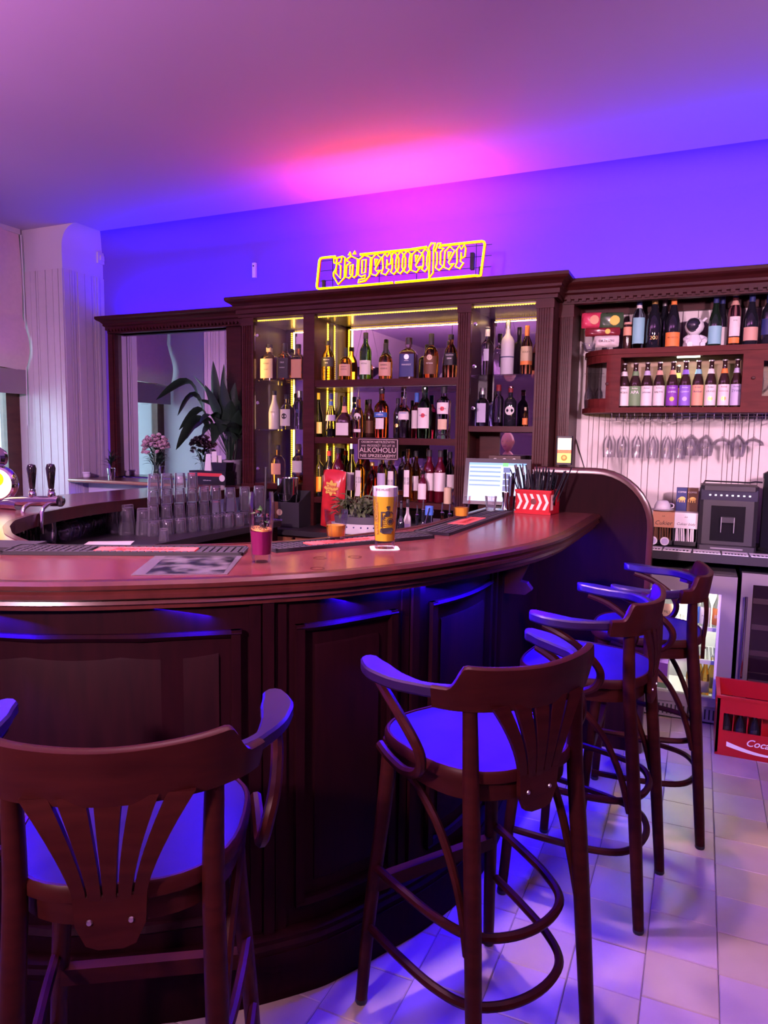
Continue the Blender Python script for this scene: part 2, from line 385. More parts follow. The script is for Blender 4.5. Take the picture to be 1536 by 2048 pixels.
# window: dark frame, two panes
M_FRAME = wood('window_frame_wood', (0.06, 0.018, 0.014), (0.09, 0.03, 0.02), 0.4, (1, 1, 4))
xw = XL-0.55
wn = struct(bpy.data.objects.new('window_1', None)); COL.objects.link(wn); wn.location = (0, 0, 0)
MB().box(xw-0.06, xw+0.02, 3.34, 3.44, 0.95, 3.0).box(xw-0.06, xw+0.02, 4.18, 4.32, 0.95, 3.0).box(xw-0.06, xw+0.02, 3.44, 4.18, 0.95, 1.05).box(xw-0.06, xw+0.02, 3.44, 4.18, 2.9, 3.0).build('window_frame', M_FRAME, wn)
MB().box(xw-0.05, xw+0.01, 3.44, 4.18, 2.0, 2.08).build('glazing_bar', M_FRAME, wn)
MB().box(xw-0.02, xw-0.014, 3.43, 4.19, 1.04, 2.01).build('pane', M_PANE, wn)
MB().box(xw-0.02, xw-0.014, 3.43, 4.19, 2.07, 2.91).build('pane', M_PANE, wn)
MB().box(xw+0.02, XL+0.03, 3.35, 4.31, 0.90, 0.95).build('window_sill', M_WHITE, wn)
# roman blind with soft folds
M_BLIND = mat('blind_cloth', (0.78, 0.62, 0.58), 0.9, noise=0.08, nscale=30)
bl = thing('roman_blind', 'pale folded fabric blind pulled half down over the window', 'blind', (xw+0.09, 3.83, 2.0))
def blind_sheet():
    n, mz = 14, 46; vs_ = []; fs = []
    for side in (0, 1):
        for j in range(mz+1):
            t = j/mz; z = 1.12*(1-t)+0.05
            if t < 0.62: dx = 0.02+0.008*math.sin(t*8)
            else:
                q = (t-0.62)/0.38; dx = 0.025 + 0.07*math.sin(q*PI*0.85)**1.5
            for i in range(n+1):
                u = i/n; y = -0.46+0.92*u
                sag = 0.05*t*(4*u*(1-u))*math.sin(t*9+1)
                vs_.append((dx+0.012*math.sin(u*11+t*6)+(0.006 if side else 0), y, z-sag*0.8))
    N = (n+1)*(mz+1)
    for j in range(mz):
        for i in range(n):
            a = j*(n+1)+i
            fs.append((a, a+1, a+n+2, a+n+1)); fs.append((N+a, N+a+n+1, N+a+n+2, N+a+1))
    return MB().add(vs_, fs)
blind_sheet().build('blind_cloth', M_BLIND, bl, True)
MB().box(-0.01, 0.03, -0.465, 0.465, 1.16, 1.2).build('head_rail', M_WHITE, bl)
MB().tube([(0.05, 0.45, 1.15), (0.06, 0.455, 0.5), (0.05, 0.45, -0.4)], 0.004, 6).build('pull_cord', M_PAPER, bl)
MB().box(0.03, 0.05, -0.46, 0.46, -0.14, 0.06).build('valance_strip', mat('blind_shade', (0.30, 0.25, 0.25), 0.9), bl)
# small fittings on the blue wall
dv = thing('wall_sensor', 'small white sensor fixed on the blue lit wall', 'sensor', on_y(507, 540, YW-0.03))
MB().box(-0.016, 0.016, -0.0, 0.028, -0.055, 0.055, bev=0.004).build('casing', M_PAPER, dv); MB().lathe([(0.006, 0), (0.006, 0.003), (0, 0.003)], 10, M=Matrix.Translation((0, -0.001, 0.03)) @ Matrix.Rotation(PI/2, 4, 'X')).build('lens', M_BLACK, dv)
p = on_x(209, 520, XL)
dv = thing('junction_box', 'small painted-over socket in the corner above the panelling', 'socket', (XL+0.001, p.y-0.05, p.z))
MB().box(0.0, 0.018, -0.04, 0.04, -0.045, 0.045).build('plate', M_PLAST, dv); MB().box(0.018, 0.03, -0.02, 0.02, -0.02, 0.02).build('cover', M_PLAST, dv)
# street outside, seen through the window
st = struct(MB().box(-14, -5.9, -4, 16, -0.3, -0.2).build('street_ground', mat('asphalt', (0.25, 0.25, 0.27), 0.9)))
fb = thing('street_building', 'pale facade across the street seen through the window', 'building', (-16, 4, -0.2))
MB().box(-0.6, 0, -8, 12, 0, 5.6).build('facade', mat('facade_cream', (0.75, 0.55, 0.42), 0.9), fb)
for k in range(8):
    wy = -7+2.3*k
    for zz in (0.9, 3.6):
        wf = MB().box(0.0, 0.06, wy, wy+1.2, zz, zz+1.7).build('window', M_PAPER, fb)
        MB().box(0.06, 0.07, wy+0.1, wy+0.55, zz+0.1, zz+1.6).box(0.06, 0.07, wy+0.65, wy+1.1, zz+0.1, zz+1.6).build('pane', mat('far_pane', (0.2, 0.3, 0.35), 0.2), wf)
# unseen hanging lamps: opaque bowls lighting the ceiling; side bowl and cones added as fill
M_BOWL = mat('lamp_bowl', (0.05, 0.04, 0.04), 0.4)
for (x, y, z, up_, lab) in ((0.9, -0.1, 2.42, 1, 'dark bowl uplighter hanging behind the viewer to the right'), (-2.3, 0.1, 2.42, 1, 'dark bowl uplighter hanging behind the viewer to the left'), (-4.0, 0.7, 2.42, 1, 'dark bowl uplighter added near the window wall as fill light'), (1.15, 0.9, 2.17, -1, 'dark cone lamp added right of the viewer as fill for the panelling'), (-1.3, -1.3, 2.22, -1, 'dark cone lamp added behind the viewer as fill for the bar'), (-2.9, 0.55, 2.27, -1, 'dark cone lamp added out of view as fill for the left pier')):
    t = thing('offscreen_lamp', lab, 'lamp', (x, y, z))
    if up_ > 0:
        MB().lathe([(0, -0.12), (0.10, -0.10), (0.19, -0.03), (0.21, 0.01), (0.205, 0.01), (0.18, -0.03), (0.10, -0.08), (0, -0.09)], 24).build('bowl', M_BOWL, t, True)
        for k in range(3): a_ = 2*PI*k/3; MB().tube([(0.2*math.cos(a_), 0.2*math.sin(a_), 0.0), (0.01*math.cos(a_), 0.01*math.sin(a_), ZC-z-0.02)], 0.002, 5).build('chain', M_BLACK, t)
    else:
        MB().lathe([(0.15, -0.02), (0.155, -0.02), (0.05, 0.13), (0, 0.14), (0, 0.12), (0.045, 0.115)], 24, M=Matrix.Rotation(1.15, 4, 'X')).build('shade', M_BOWL, t, True)
        MB().tube([(0, 0, 0.13), (0, 0, ZC-z-0.02)], 0.004, 6).build('cord', M_BLACK, t)
    MB().lathe([(0, ZC-z-0.03), (0.05, ZC-z-0.03), (0.05, ZC-z-0.001), (0, ZC-z-0.001)], 14).build('ceiling_rose', M_BOWL, t)

for k, (x, y) in enumerate(DOWN):
    t = thing('ceiling_downlight', '%s recessed round downlight in the ceiling above the bar' % ('first', 'second', 'third', 'fourth')[k], 'downlight', (x, y, ZC), 0, 'recessed ceiling downlights')
    MB().add(*[[(rr_*math.cos(2*PI*i/20), rr_*math.sin(2*PI*i/20), z_) for (rr_, z_) in ((0.05, -0.001), (0.05, -0.008), (0.068, -0.006), (0.068, -0.001)) for i in range(20)], [(a_*20+i, a_*20+(i+1) % 20, ((a_+1) % 4)*20+(i+1) % 20, ((a_+1) % 4)*20+i) for a_ in range(4) for i in range(20)]]).build('trim_ring', M_CHROME, t, True)
# ================================================================== the bar counter
ZB = 1.185; AX = -1.92
topR = [(-0.43, 3.60), (-0.434, 3.3), (-0.438, 3.05), (-0.448, 2.75), (-0.482, 2.50), (-0.545, 2.27), (-0.627, 2.055), (-0.712, 1.875), (-0.804, 1.727), (-0.893, 1.606), (-1.064, 1.439), (-1.178, 1.35), (-1.334, 1.239), (-1.504, 1.149), (-1.70, 1.07)]
topL = [(2*AX-x, y) for (x, y) in topR[::-1]]
topL = [(x, y) for (x, y) in topL]
OUT = spline([(x, y, 0) for (x, y) in topR + [(AX, 1.035)] + topL], 6)
# extend the left arm to the back wall
OUT.append(Vector((2*AX+0.43, 4.2, 0)))
# path runs right end -> front -> left end ; offset(+d) is to the right of travel = inside of the U ?
def inside(path, d):
    a = offset(path, d); c = Vector((AX, 2.8, 0))
    return a if (a[len(a)//3]-c).length < (path[len(path)//3]-c).length else offset(path, -d)
INN = inside(OUT, 0.58)
bt = thing('bar_counter', 'curved dark red-brown wooden bar counter with panelled front', 'bar counter', (AX, 2.4, 0))
def rel(path, o=(AX, 2.4, 0)): return [p-Vector(o) for p in path]
SIGN = 1 if (offset(OUT, 0.1)[20]-Vector((AX, 2.8, 0))).length < (OUT[20]-Vector((AX, 2.8, 0))).length else -1
def sw(path, sec, name, mt, parent, smooth=True):
    # sec offsets: + = towards the inside of the bar
    return MB().sweep(rel(path), [(o*SIGN, z) for (o, z) in sec]).build(name, mt, parent, smooth, angle=0.6)
# top slab: edge nosing with rounded mouldings
sw(OUT, [(0.035, ZB), (0.58, ZB), (0.58, ZB-0.03), (0.035, ZB-0.03)], 'bar_top', W_TOP, bt)
sw(OUT, [(0.036, ZB-0.0005), (0.012, ZB-0.001), (0.002, ZB-0.010), (0.002, ZB-0.020), (0.014, ZB-0.026), (0.006, ZB-0.034), (0.006, ZB-0.044), (0.026, ZB-0.052), (0.022, ZB-0.062), (0.036, ZB-0.068)], 'nosing', W_NOSE, bt)
sw(OUT, [(0.034, ZB-0.03), (0.034, ZB-0.077), (0.044, ZB-0.079), (0.044, ZB-0.03)], 'nosing_fillet', W_NOSE, bt)
# body curve
bodR = [(-0.69, 3.60), (-0.672, 3.3), (-0.65, 2.9), (-0.628, 2.5), (-0.64, 2.22), (-0.705, 1.992), (-0.785, 1.823), (-0.862, 1.676), (-0.917, 1.600), (-1.05, 1.465), (-1.19, 1.353), (-1.36, 1.25), (-1.54, 1.17), (-1.72, 1.12)]
bodL = [(2*AX-x if y < 2.1 else -3.20-min(0.13, (y-2.1)*0.3), y) for (x, y) in bodR[::-1]]
BOD = spline([(x, y, 0) for (x, y) in bodR + [(AX, 1.10)] + bodL], 6)
BOD.append(Vector((-3.33, 4.2, 0)))
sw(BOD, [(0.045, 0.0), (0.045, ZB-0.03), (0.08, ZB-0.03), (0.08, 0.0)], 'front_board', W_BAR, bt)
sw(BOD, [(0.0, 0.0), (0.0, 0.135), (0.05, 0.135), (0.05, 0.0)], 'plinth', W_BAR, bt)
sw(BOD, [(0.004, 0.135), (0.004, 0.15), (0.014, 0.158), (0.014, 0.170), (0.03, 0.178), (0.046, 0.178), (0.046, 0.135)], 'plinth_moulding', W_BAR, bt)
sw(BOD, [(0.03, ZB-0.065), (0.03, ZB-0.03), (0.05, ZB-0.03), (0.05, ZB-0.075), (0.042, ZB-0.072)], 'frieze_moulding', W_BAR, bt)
# arc length lookup on the body
acc = [0.0]
for a, b_ in zip(BOD, BOD[1:]): acc.append(acc[-1]+(b_-a).length)
def sub(s0, s1, n=14, path=BOD):
    out = []
    for k in range(n+1):
        s = s0+(s1-s0)*k/n; i = 0
        while i < len(acc)-2 and acc[i+1] < s: i += 1
        t = (s-acc[i])/max(1e-9, acc[i+1]-acc[i]); out.append(path[i].lerp(path[i+1], t))
    return out
def s_near(x, y):
    i = min(range(len(BOD)), key=lambda k: (BOD[k].x-x)**2+(BOD[k].y-y)**2); return acc[i]
# panel joints (stiles) along the front, right end -> left
def s_px(px, py=1300):
    best = None
    for k in range(0, 400):
        s = acc[-1]*k/400; P = sub(s, s+0.001, 1)[0]
        d = Vector((P.x, P.y, 0.7))-EYE
        if d.dot(fw) < 0.1: continue
        x = 768+FPX*d.dot(rt)/d.dot(fw)
        if best is None or abs(x-px) < best[0]: best = (abs(x-px), s)
    return best[1]
joints = [0.0, s_px(1005), s_px(846), s_px(547), s_px(146)]
st_ = joints[-1]-joints[-2]
while joints[-1]+0.55 < acc[-1]: joints.append(joints[-1]+0.52)
for a, e in zip(joints, joints[1:]):
    if e-a < 0.12: continue
    i0 = a+0.075; i1 = e-0.075
    # stile half round at the joint
    sw(sub(e-0.014, e+0.014, 3), [(0.028, 0.178), (0.028, ZB-0.08), (0.05, ZB-0.08), (0.05, 0.178)], 'stile_bead', W_BAR, bt)
    sw(sub(e-0.05, e-0.02, 3), [(0.038, 0.178), (0.038, ZB-0.08), (0.05, ZB-0.08), (0.05, 0.178)], 'stile', W_BAR, bt)
    sw(sub(e+0.02, min(e+0.05, acc[-1]), 3), [(0.038, 0.178), (0.038, ZB-0.08), (0.05, ZB-0.08), (0.05, 0.178)], 'stile', W_BAR, bt)
    # framed panel with bolection moulding
    sec = [(0.030, 0), (0.022, 0.008), (0.034, 0.02), (0.046, 0.024), (0.046, 0)]
    zt = ZB-0.145; zb = 0.235
    fr = MB()
    P = rel(sub(i0, i1)); q = []
    fr.sweep(P, [(o*SIGN, zt-z) for (o, z) in sec]); fr.sweep(P, [(o*SIGN, zb+z) for (o, z) in sec])
    for (s_a, s_b) in ((i0, i0+0.024), (i1-0.024, i1)):
        fr.sweep(rel(sub(s_a, s_b, 3)), [(0.046*SIGN, zb), (0.026*SIGN, zb), (0.026*SIGN, zt), (0.046*SIGN, zt)])
    fr.build('panel_moulding', W_BAR, bt)
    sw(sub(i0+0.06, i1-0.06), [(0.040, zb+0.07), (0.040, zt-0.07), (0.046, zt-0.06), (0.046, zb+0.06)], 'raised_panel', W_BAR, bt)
# corbel under the overhang near the end panel
sc = s_px(1022); P0 = sub(sc, sc+0.001, 1)[0]
cb = MB(); T = sub(sc, sc+0.03, 1); tx = (T[1]-T[0]).normalized(); nx = Vector((tx.y, -tx.x, 0))*(-SIGN)
prof = [(-0.03, 0.0), (0.05, 0.0), (0.075, 0.02), (0.055, 0.045), (0.03, 0.05), (0.06, 0.12), (0.15, 0.165), (0.15, 0.185), (-0.03, 0.185)]
vs_ = []; base = Vector((P0.x, P0.y, ZB-0.03-0.185-0.02))-Vector((AX, 2.4, 0))
for side in (-0.022, 0.022):
    for (o, z) in prof: vs_.append(base + nx*o + tx*side + Vector((0, 0, z)))
n = len(prof); cb.add(vs_, [tuple(range(n)), tuple(range(2*n-1, n-1, -1))] + [(i, (i+1) % n, n+(i+1) % n, n+i) for i in range(n)])
cb.build('corbel', W_NOSE, bt)
# inner back board under the top
sw(BOD, [(0.085, 0.02), (0.085, ZB-0.035), (0.10, ZB-0.035), (0.10, 0.02)], 'inner_board', M_DARK, bt)
sw(INN, [(0.004, ZB+0.002), (0.004, ZB-0.055), (-0.02, ZB-0.055), (-0.02, ZB+0.002)], 'inner_edge', W_NOSE, bt)
# blue LED strip under the overhang, with its light
UND = inside(OUT, 0.06)
def sub_out(s0, s1, n=10):
    ac = [0.0]
    for a, b_ in zip(UND, UND[1:]): ac.append(ac[-1]+(b_-a).length)
    out = []
    for k in range(n+1):
        s = s0+(s1-s0)*k/n; i = 0
        while i < len(ac)-2 and ac[i+1] < s: i += 1
        t = (s-ac[i])/max(1e-9, ac[i+1]-ac[i]); out.append(UND[i].lerp(UND[i+1], t))
    return out
MB().sweep(rel(UND), [(-0.005, ZB-0.074), (0.005, ZB-0.074), (0.005, ZB-0.07), (-0.005, ZB-0.07)]).build('led_strip', M_LEDBLUE, bt)
MB().sweep(rel(UND), [(-0.012, ZB-0.07), (0.012, ZB-0.07), (0.012, ZB-0.03), (-0.012, ZB-0.03)]).build('led_batten', W_NOSE, bt)
LB = 5.2
ks = 12
for k in range(ks):
    a = 0.15+LB*k/ks; seg = sub_out(a, a+LB/ks, 1); mid = (seg[0]+seg[1])/2; d = seg[1]-seg[0]
    nrm = (mid-Vector((AX, 2.8, 0))); nrm.normalize()
    l = area('bar_led_light', (mid.x, mid.y, ZB-0.08), d.length, 27, BLUE, (nrm.x*0.75, nrm.y*0.75, -1), 0.02)
    # lay the long side along the bar edge
    zax = -Vector((nrm.x*0.75, nrm.y*0.75, -1)).normalized(); xax = d.normalized(); xax = (xax-zax*xax.dot(zax)).normalized(); yax = zax.cross(xax)
    l.matrix_world = Matrix(((xax.x, yax.x, zax.x, mid.x), (xax.y, yax.y, zax.y, mid.y), (xax.z, yax.z, zax.z, ZB-0.08), (0, 0, 0, 1)))
# end panel with rounded shoulder
ep = thing('bar_end_panel', 'tall dark wooden end board with rounded top corner closing the bar', 'panel', (-0.5, 3.62, 0))
r = 0.27; X1 = 0.30; X0 = -0.27; ZT = 1.395
poly = [(X0, 0), (X1, 0)] + [(X1-r+r*math.cos(a), ZT-r+r*math.sin(a)) for a in [k*PI/2/10 for k in range(11)]] + [(X0, ZT)]
RX = Matrix(((1, 0, 0, 0), (0, 0, 1, 0), (0, 1, 0, 0), (0, 0, 0, 1)))
MB().prism(poly, 0.0, 0.036, RX).build('board', W_BAR, ep)
edge = [(x, 0.018, z) for (x, z) in poly[1:]]
vs_ = []; fs = []
for i, (x, z) in enumerate(poly[1:]):
    P = Vector((x, 0, z)); q0 = Vector((*poly[max(1, i)], 0)); q1 = Vector((*poly[min(i+2, len(poly)-1)], 0)); t = (q1-q0).normalized(); nn = Vector((t.y, 0, -t.x))
    for (o, y) in ((0.0, -0.008), (0.010, -0.004), (0.014, 0.018), (0.010, 0.040), (0.0, 0.044), (-0.016, 0.044), (-0.016, -0.008)): vs_.append(P + nn*o + Vector((0, y, 0)))
for i in range(len(poly)-2):
    for k in range(7): fs.append((i*7+k, i*7+(k+1) % 7, (i+1)*7+(k+1) % 7, (i+1)*7+k))
MB().add(vs_, fs).build('edge_moulding', W_NOSE, ep, True)
# ------------------------------------------------------------------ lower worktops behind the bar
ZWK = 0.93
ZWL = 1.0
iw = thing('inner_worktop', 'dark low worktop along the left arm of the bar under the glasses', 'worktop', (-2.64, 3.0, 0))
MB().box(-0.22, 0.20, -1.0, 0.88, ZWL-0.035, ZWL).box(-0.575, -0.22, -0.5, 0.88, ZWL-0.035, ZWL).build('slab', M_DARK, iw)
MB().box(-0.22, 0.17, -1.0, 0.88, 0.0, ZWL-0.035).build('carcass', W_BAR, iw)
bc = thing('back_counter', 'dark back counter running below the bottle cabinet', 'counter', (-1.9, 4.35, 0))
MB().box(-1.05, 1.05, -0.38, 0.39, ZWK-0.035, ZWK).build('slab', M_DARK, bc)
MB().box(-1.03, 1.03, -0.35, 0.39, 0.0, ZWK-0.035).build('carcass', W_BAR, bc)
M_DRW = wood('drawer_wood', (0.16, 0.06, 0.03), (0.22, 0.09, 0.045), 0.4, (6, 1, 1))
for k in range(4):
    d = MB().box(-1.0+0.5*k, -0.53+0.5*k, -0.365, -0.345, ZWK-0.21, ZWK-0.05).build('drawer', M_DRW, bc)
    MB().lathe([(0, 0.0), (0.006, 0), (0.006, 0.012), (0.013, 0.018), (0.011, 0.028), (0, 0.03)], 12, M=Matrix.Translation((-0.765+0.5*k, -0.365, ZWK-0.13)) @ Matrix.Rotation(PI/2, 4, 'X')).build('knob', mat('knob_white', (0.75, 0.72, 0.7), 0.3), d, True)
fbar = thing('speed_rail', 'low black shelf behind the bar front holding pourer bottles', 'shelf', (-1.25, 2.9, 0))
MB().box(-0.20, 0.20, -0.75, 0.62, 0.90, 0.915).box(0.17, 0.2, -0.75, 0.62, 0.0, 0.9).box(-0.2, -0.19, -0.75, 0.62, 0.5, 0.94).build('tray', M_DARK, fbar)
# ================================================================== bottle cabinet
YF = 4.26; YM = 4.55
cab = thing('bottle_cabinet', 'large dark wooden bottle cabinet with cornice and mirrored back', 'cabinet', (-1.92, YF, ZWK))
def cbx(name, x0, x1, y0, y1, z0, z1, mt=W_CAB, bev=0.0, parent=cab):
    return MB().box(x0+1.92, x1+1.92, y0-YF, y1-YF, z0-ZWK, z1-ZWK, bev=bev).build(name, mt, parent)
XA = [-3.007, -2.91, -2.506, -2.42, -1.409, -1.328, -0.926, -0.829]
ZTOP = 2.36
def flute(x0, x1, z0, z1, y, nf=5, name='fluted_pilaster', parent=cab, o=(-1.92, YF, ZWK), mt=W_CAB):
    mb = MB(); wd = (x1-x0); m_ = 0.012; pw = (wd-2*m_)/nf; prof = [(x0, y+0.04), (x0, y)]
    for k in range(nf):
        a = x0+m_+pw*k
        prof += [(a+pw*0.15, y), (a+pw*0.3, y+0.006), (a+pw*0.7, y+0.006), (a+pw*0.85, y)]
    prof += [(x1, y), (x1, y+0.04)]
    mb.prism([(px-o[0], py-o[1]) for (px, py) in prof], z0-o[2], z1-o[2]); return mb.build(name, mt, parent)
cbx('side_panel', -3.007, -2.975, YF+0.03, YW, ZWK, 2.42); cbx('side_panel', -0.861, -0.829, YF+0.03, YW, ZWK, 2.42)
flute(-3.007, -2.91, 1.2, ZTOP-0.05, YF); cbx('stile_base', -3.012, -2.905, YF-0.005, YF+0.04, ZWK, 1.2)
cbx('stile', -2.506, -2.42, YF, YF+0.035, ZWK, ZTOP)
flute(-1.409, -1.328, 1.0, ZTOP-0.05, YF, 4); flute(-0.926, -0.829, 1.0, ZTOP-0.05, YF, 5)
cbx('stile_base', -1.411, -1.326, YF-0.004, YF+0.04, ZWK, 1.0); cbx('stile_base', -0.928, -0.827, YF-0.004, YF+0.04, ZWK, 1.0)
for (a, e) in ((-3.012, -2.905), (-1.414, -1.323), (-0.931, -0.824)): cbx('capital', a, e, YF-0.006, YF+0.04, ZTOP-0.05, ZTOP)
cbx('partition', -2.475, -2.45, YF+0.03, YM, ZWK, ZTOP); cbx('partition', -1.38, -1.355, YF+0.03, YM, ZWK, ZTOP)
cbx('back_mirror', -2.975, -2.475, YM, YM+0.008, ZWK, ZTOP, M_MIRROR); cbx('back_mirror', -2.45, -1.38, YM, YM+0.008, ZWK, ZTOP, M_MIRROR); cbx('back_mirror', -1.355, -0.861, YM, YM+0.008, 1.30, ZTOP, M_MIRROR)
cbx('back_board', -3.0, -0.83, YM+0.008, YW, ZWK, ZTOP)
cbx('lower_back_panel', -1.355, -1.20, YM-0.012, YM, ZWK, 1.60); cbx('lower_back_panel', -0.93, -0.861, YM-0.012, YM, ZWK, 1.60)
cbx('frieze', -3.007, -0.829, YF, YM+0.1, ZTOP, 2.43)
# lining of the top and shelf undersides, metallic lilac paint
M_LIN = mat('cabinet_lining', (0.42, 0.36, 0.34), 0.22, metal=0.55)
cbx('ceiling_lining', -2.975, -0.861, YF+0.045, YM, ZTOP-0.006, ZTOP, M_LIN)
# shelves
cbx('shelf', -2.45, -1.38, YF+0.012, YM, 1.878, 1.923); cbx('shelf', -2.45, -1.38, YF+0.012, YM, 1.498, 1.540)
cbx('shelf_lining', -2.45, -1.38, YF+0.04, YM, 1.874, 1.878, M_LIN)
cbx('bottom_board', -2.45, -1.38, YF+0.005, YM, 1.09, 1.128); cbx('bottom_board', -2.905, -2.475, YF+0.005, YM, 1.17, 1.208)
cbx('shelf', -1.355, -0.861, YF+0.012, YM, 1.588, 1.622)
for (a, e, z) in ((-2.97, -2.48, 1.936), (-2.97, -2.48, 1.590), (-1.35, -0.866, 1.938)):
    cbx('glass_shelf', a, e, YF+0.05, YM-0.005, z-0.008, z, M_PANE)
# glass doors of the narrow bays with hinge rosettes
for (a, e, z0, z1) in ((-2.905, -2.51, 1.21, ZTOP-0.02), (-1.325, -0.93, 1.63, ZTOP-0.02)):
    d = cbx('glass_door', a, e, YF+0.012, YF+0.017, z0, z1, M_PANE)
    for z in (z0+0.1, (z0+z1)/2, z1-0.1):
        MB().lathe([(0.0, 0), (0.012, 0), (0.012, 0.006), (0, 0.008)], 12, M=Matrix.Translation((a+0.025+1.92, 0.011, z-ZWK)) @ Matrix.Rotation(PI/2, 4, 'X')).build('hinge', M_CHROME, d, True)
# cornice: profile swept round three sides, with dentils
def cornice(pts, parent, o, zt, mt=W_CAB):
    sec = [(-0.0, -0.135), (-0.0, -0.115), (-0.012, -0.11), (-0.012, -0.085), (-0.025, -0.075), (-0.025, -0.06), (-0.04, -0.045), (-0.062, -0.032), (-0.07, -0.022), (-0.07, -0.004), (-0.062, 0.0), (0.05, 0.0), (0.05, -0.135)]
    P = [Vector((x-o[0], y-o[1], zt-o[2])) for (x, y) in pts]
    # mitred corners
    vs_ = []; fs = []; q = len(sec); n = len(P)
    for i in range(n):
        d0 = (P[i]-P[i-1]).normalized() if i > 0 else (P[1]-P[0]).normalized(); d1 = (P[i+1]-P[i]).normalized() if i < n-1 else d0
        n0 = Vector((-d0.y, d0.x, 0)); n1 = Vector((-d1.y, d1.x, 0)); bb = (n0+n1); bb = bb/bb.dot(n0) if bb.length > 1e-6 else n0
        for (a, z) in sec: vs_.append(P[i]+bb*a+Vector((0, 0, z)))
    for i in range(n-1):
        for k in range(q): fs.append((i*q+k, (i+1)*q+k, (i+1)*q+(k+1) % q, i*q+(k+1) % q))
    fs.append(tuple(range(q))); fs.append(tuple((n-1)*q+k for k in range(q-1, -1, -1)))
    return MB().add(vs_, fs).build('cornice', mt, parent)
cornice([(-3.03, YW-0.02), (-3.03, YF-0.01), (-0.805, YF-0.01), (-0.805, YW-0.02)], cab, (-1.92, YF, ZWK), 2.50)
cbx('top_board', -3.0, -0.83, YF, YW-0.01, 2.43, 2.44)
# LED strips: front top rows, and uprights behind the stiles
def led(parent, o, p0, p1, nrm, pitch=0.0166, name='led_strip', wd=0.008, d=0.006):
    p0 = Vector(p0)-Vector(o); p1 = Vector(p1)-Vector(o); L = (p1-p0).length; t = (p1-p0)/L; nn = Vector(nrm); s = t.cross(nn)
    mb = MB(); n = int(L/pitch)
    M0 = lambda c: Matrix(((t.x, s.x, nn.x, c.x), (t.y, s.y, nn.y, c.y), (t.z, s.z, nn.z, c.z), (0, 0, 0, 1)))
    for k in range(n): mb.box(-0.005, 0.005, -wd/2, wd/2, 0.001, d, M0(p0+t*(pitch*(k+0.5))))
    base = MB().box(0, L, -wd*0.7, wd*0.7, -0.001, 0.0012, M0(p0)).build(name, mat('led_tape', (0.6, 0.5, 0.3), 0.5, emit=(1.0, 0.5, 0.03), es=0.45, noise=0, sampled=False), parent)
    q = mb.build('led_dots', M_LED, base); q['kind'] = 'stuff'
    return base
O = (-1.92, YF, ZWK)
M_LIGHTC = (1.0, 0.60, 0.16)
for (a, e) in ((-2.90, -2.512), (-2.415, -1.412), (-1.322, -0.93)):
    led(cab, O, (a, YF+0.04, ZTOP-0.012), (e, YF+0.04, ZTOP-0.012), (0, -0.6, -0.8), pitch=0.0165, wd=0.006)
    l = area('shelf_led_light', ((a+e)/2, YF+0.055, ZTOP-0.03), e-a, 1.5*(e-a), M_LIGHTC, (0, 0.35, -1), 0.01)
for (x, z0, z1) in ((-2.925, 1.22, ZTOP-0.02), (-2.432, 1.14, 1.495), (-2.432, 1.545, 1.875), (-2.432, 1.93, ZTOP-0.02)):
    led(cab, O, (x, YF+0.037, z0), (x, YF+0.037, z1), (0, 1, 0), wd=0.012, pitch=0.0155)
for (z0, z1) in ((1.14, 1.495), (1.545, 1.875), (1.93, ZTOP-0.02)):
    led(cab, O, (-2.449, YM-0.05, z0), (-2.449, YM-0.05, z1), (1, 0, 0), wd=0.012, pitch=0.0155)
for (x, z, h_) in ((-2.90, 1.78, 1.1), (-2.40, 1.75, 1.15)):
    area('shelf_led_light', (x, YF+0.05, z), 0.012, 1.1, (1.0, 0.55, 0.1), (0.5, 1, 0), h_)
# ------------------------------------------------------------------ left mirror unit
mu = thing('mirror_unit', 'wide wall mirror in a dark frame under a heavy cornice', 'mirror', (-3.75, YW, 1.17))
om = (-3.75, YW, 1.17)
def mbx(name, x0, x1, y0, y1, z0, z1, mt=W_CAB, parent=mu, o=om): return MB().box(x0-o[0], x1-o[0], y0-o[1], y1-o[1], z0-o[2], z1-o[2]).build(name, mt, parent)
mbx('mirror_glass', -4.60, -3.44, YW-0.035, YW-0.029, 1.18, 2.43, M_MIRROR)
mbx('backing', -4.62, -3.03, YW-0.029, YW-0.016, 1.18, 2.44, M_DARK)
mbx('frame_upright', -4.67, -4.595, YW-0.075, YW-0.016, 1.175, 2.44); mbx('frame_bead', -4.655, -4.61, YW-0.083, YW-0.075, 1.22, 2.40)
mbx('frame_upright', -3.445, -3.03, YW-0.075, YW-0.016, 1.175, 2.44); mbx('frame_bead', -3.40, -3.30, YW-0.083, YW-0.075, 1.22, 2.40)
mbx('frame_rail', -4.595, -3.445, YW-0.075, YW-0.016, 2.425, 2.44)
cornice([(-4.62, YW-0.02), (-4.62, YW-0.13), (-3.108, YW-0.13)], mu, om, 2.515)
mbx('top_board', -4.6, -3.108, YW-0.14, YW-0.016, 2.44, 2.46)
for k in range(44): mbx('dentil', -4.60+0.034*k, -4.583+0.034*k, YW-0.15, YW-0.13, 2.392, 2.412)
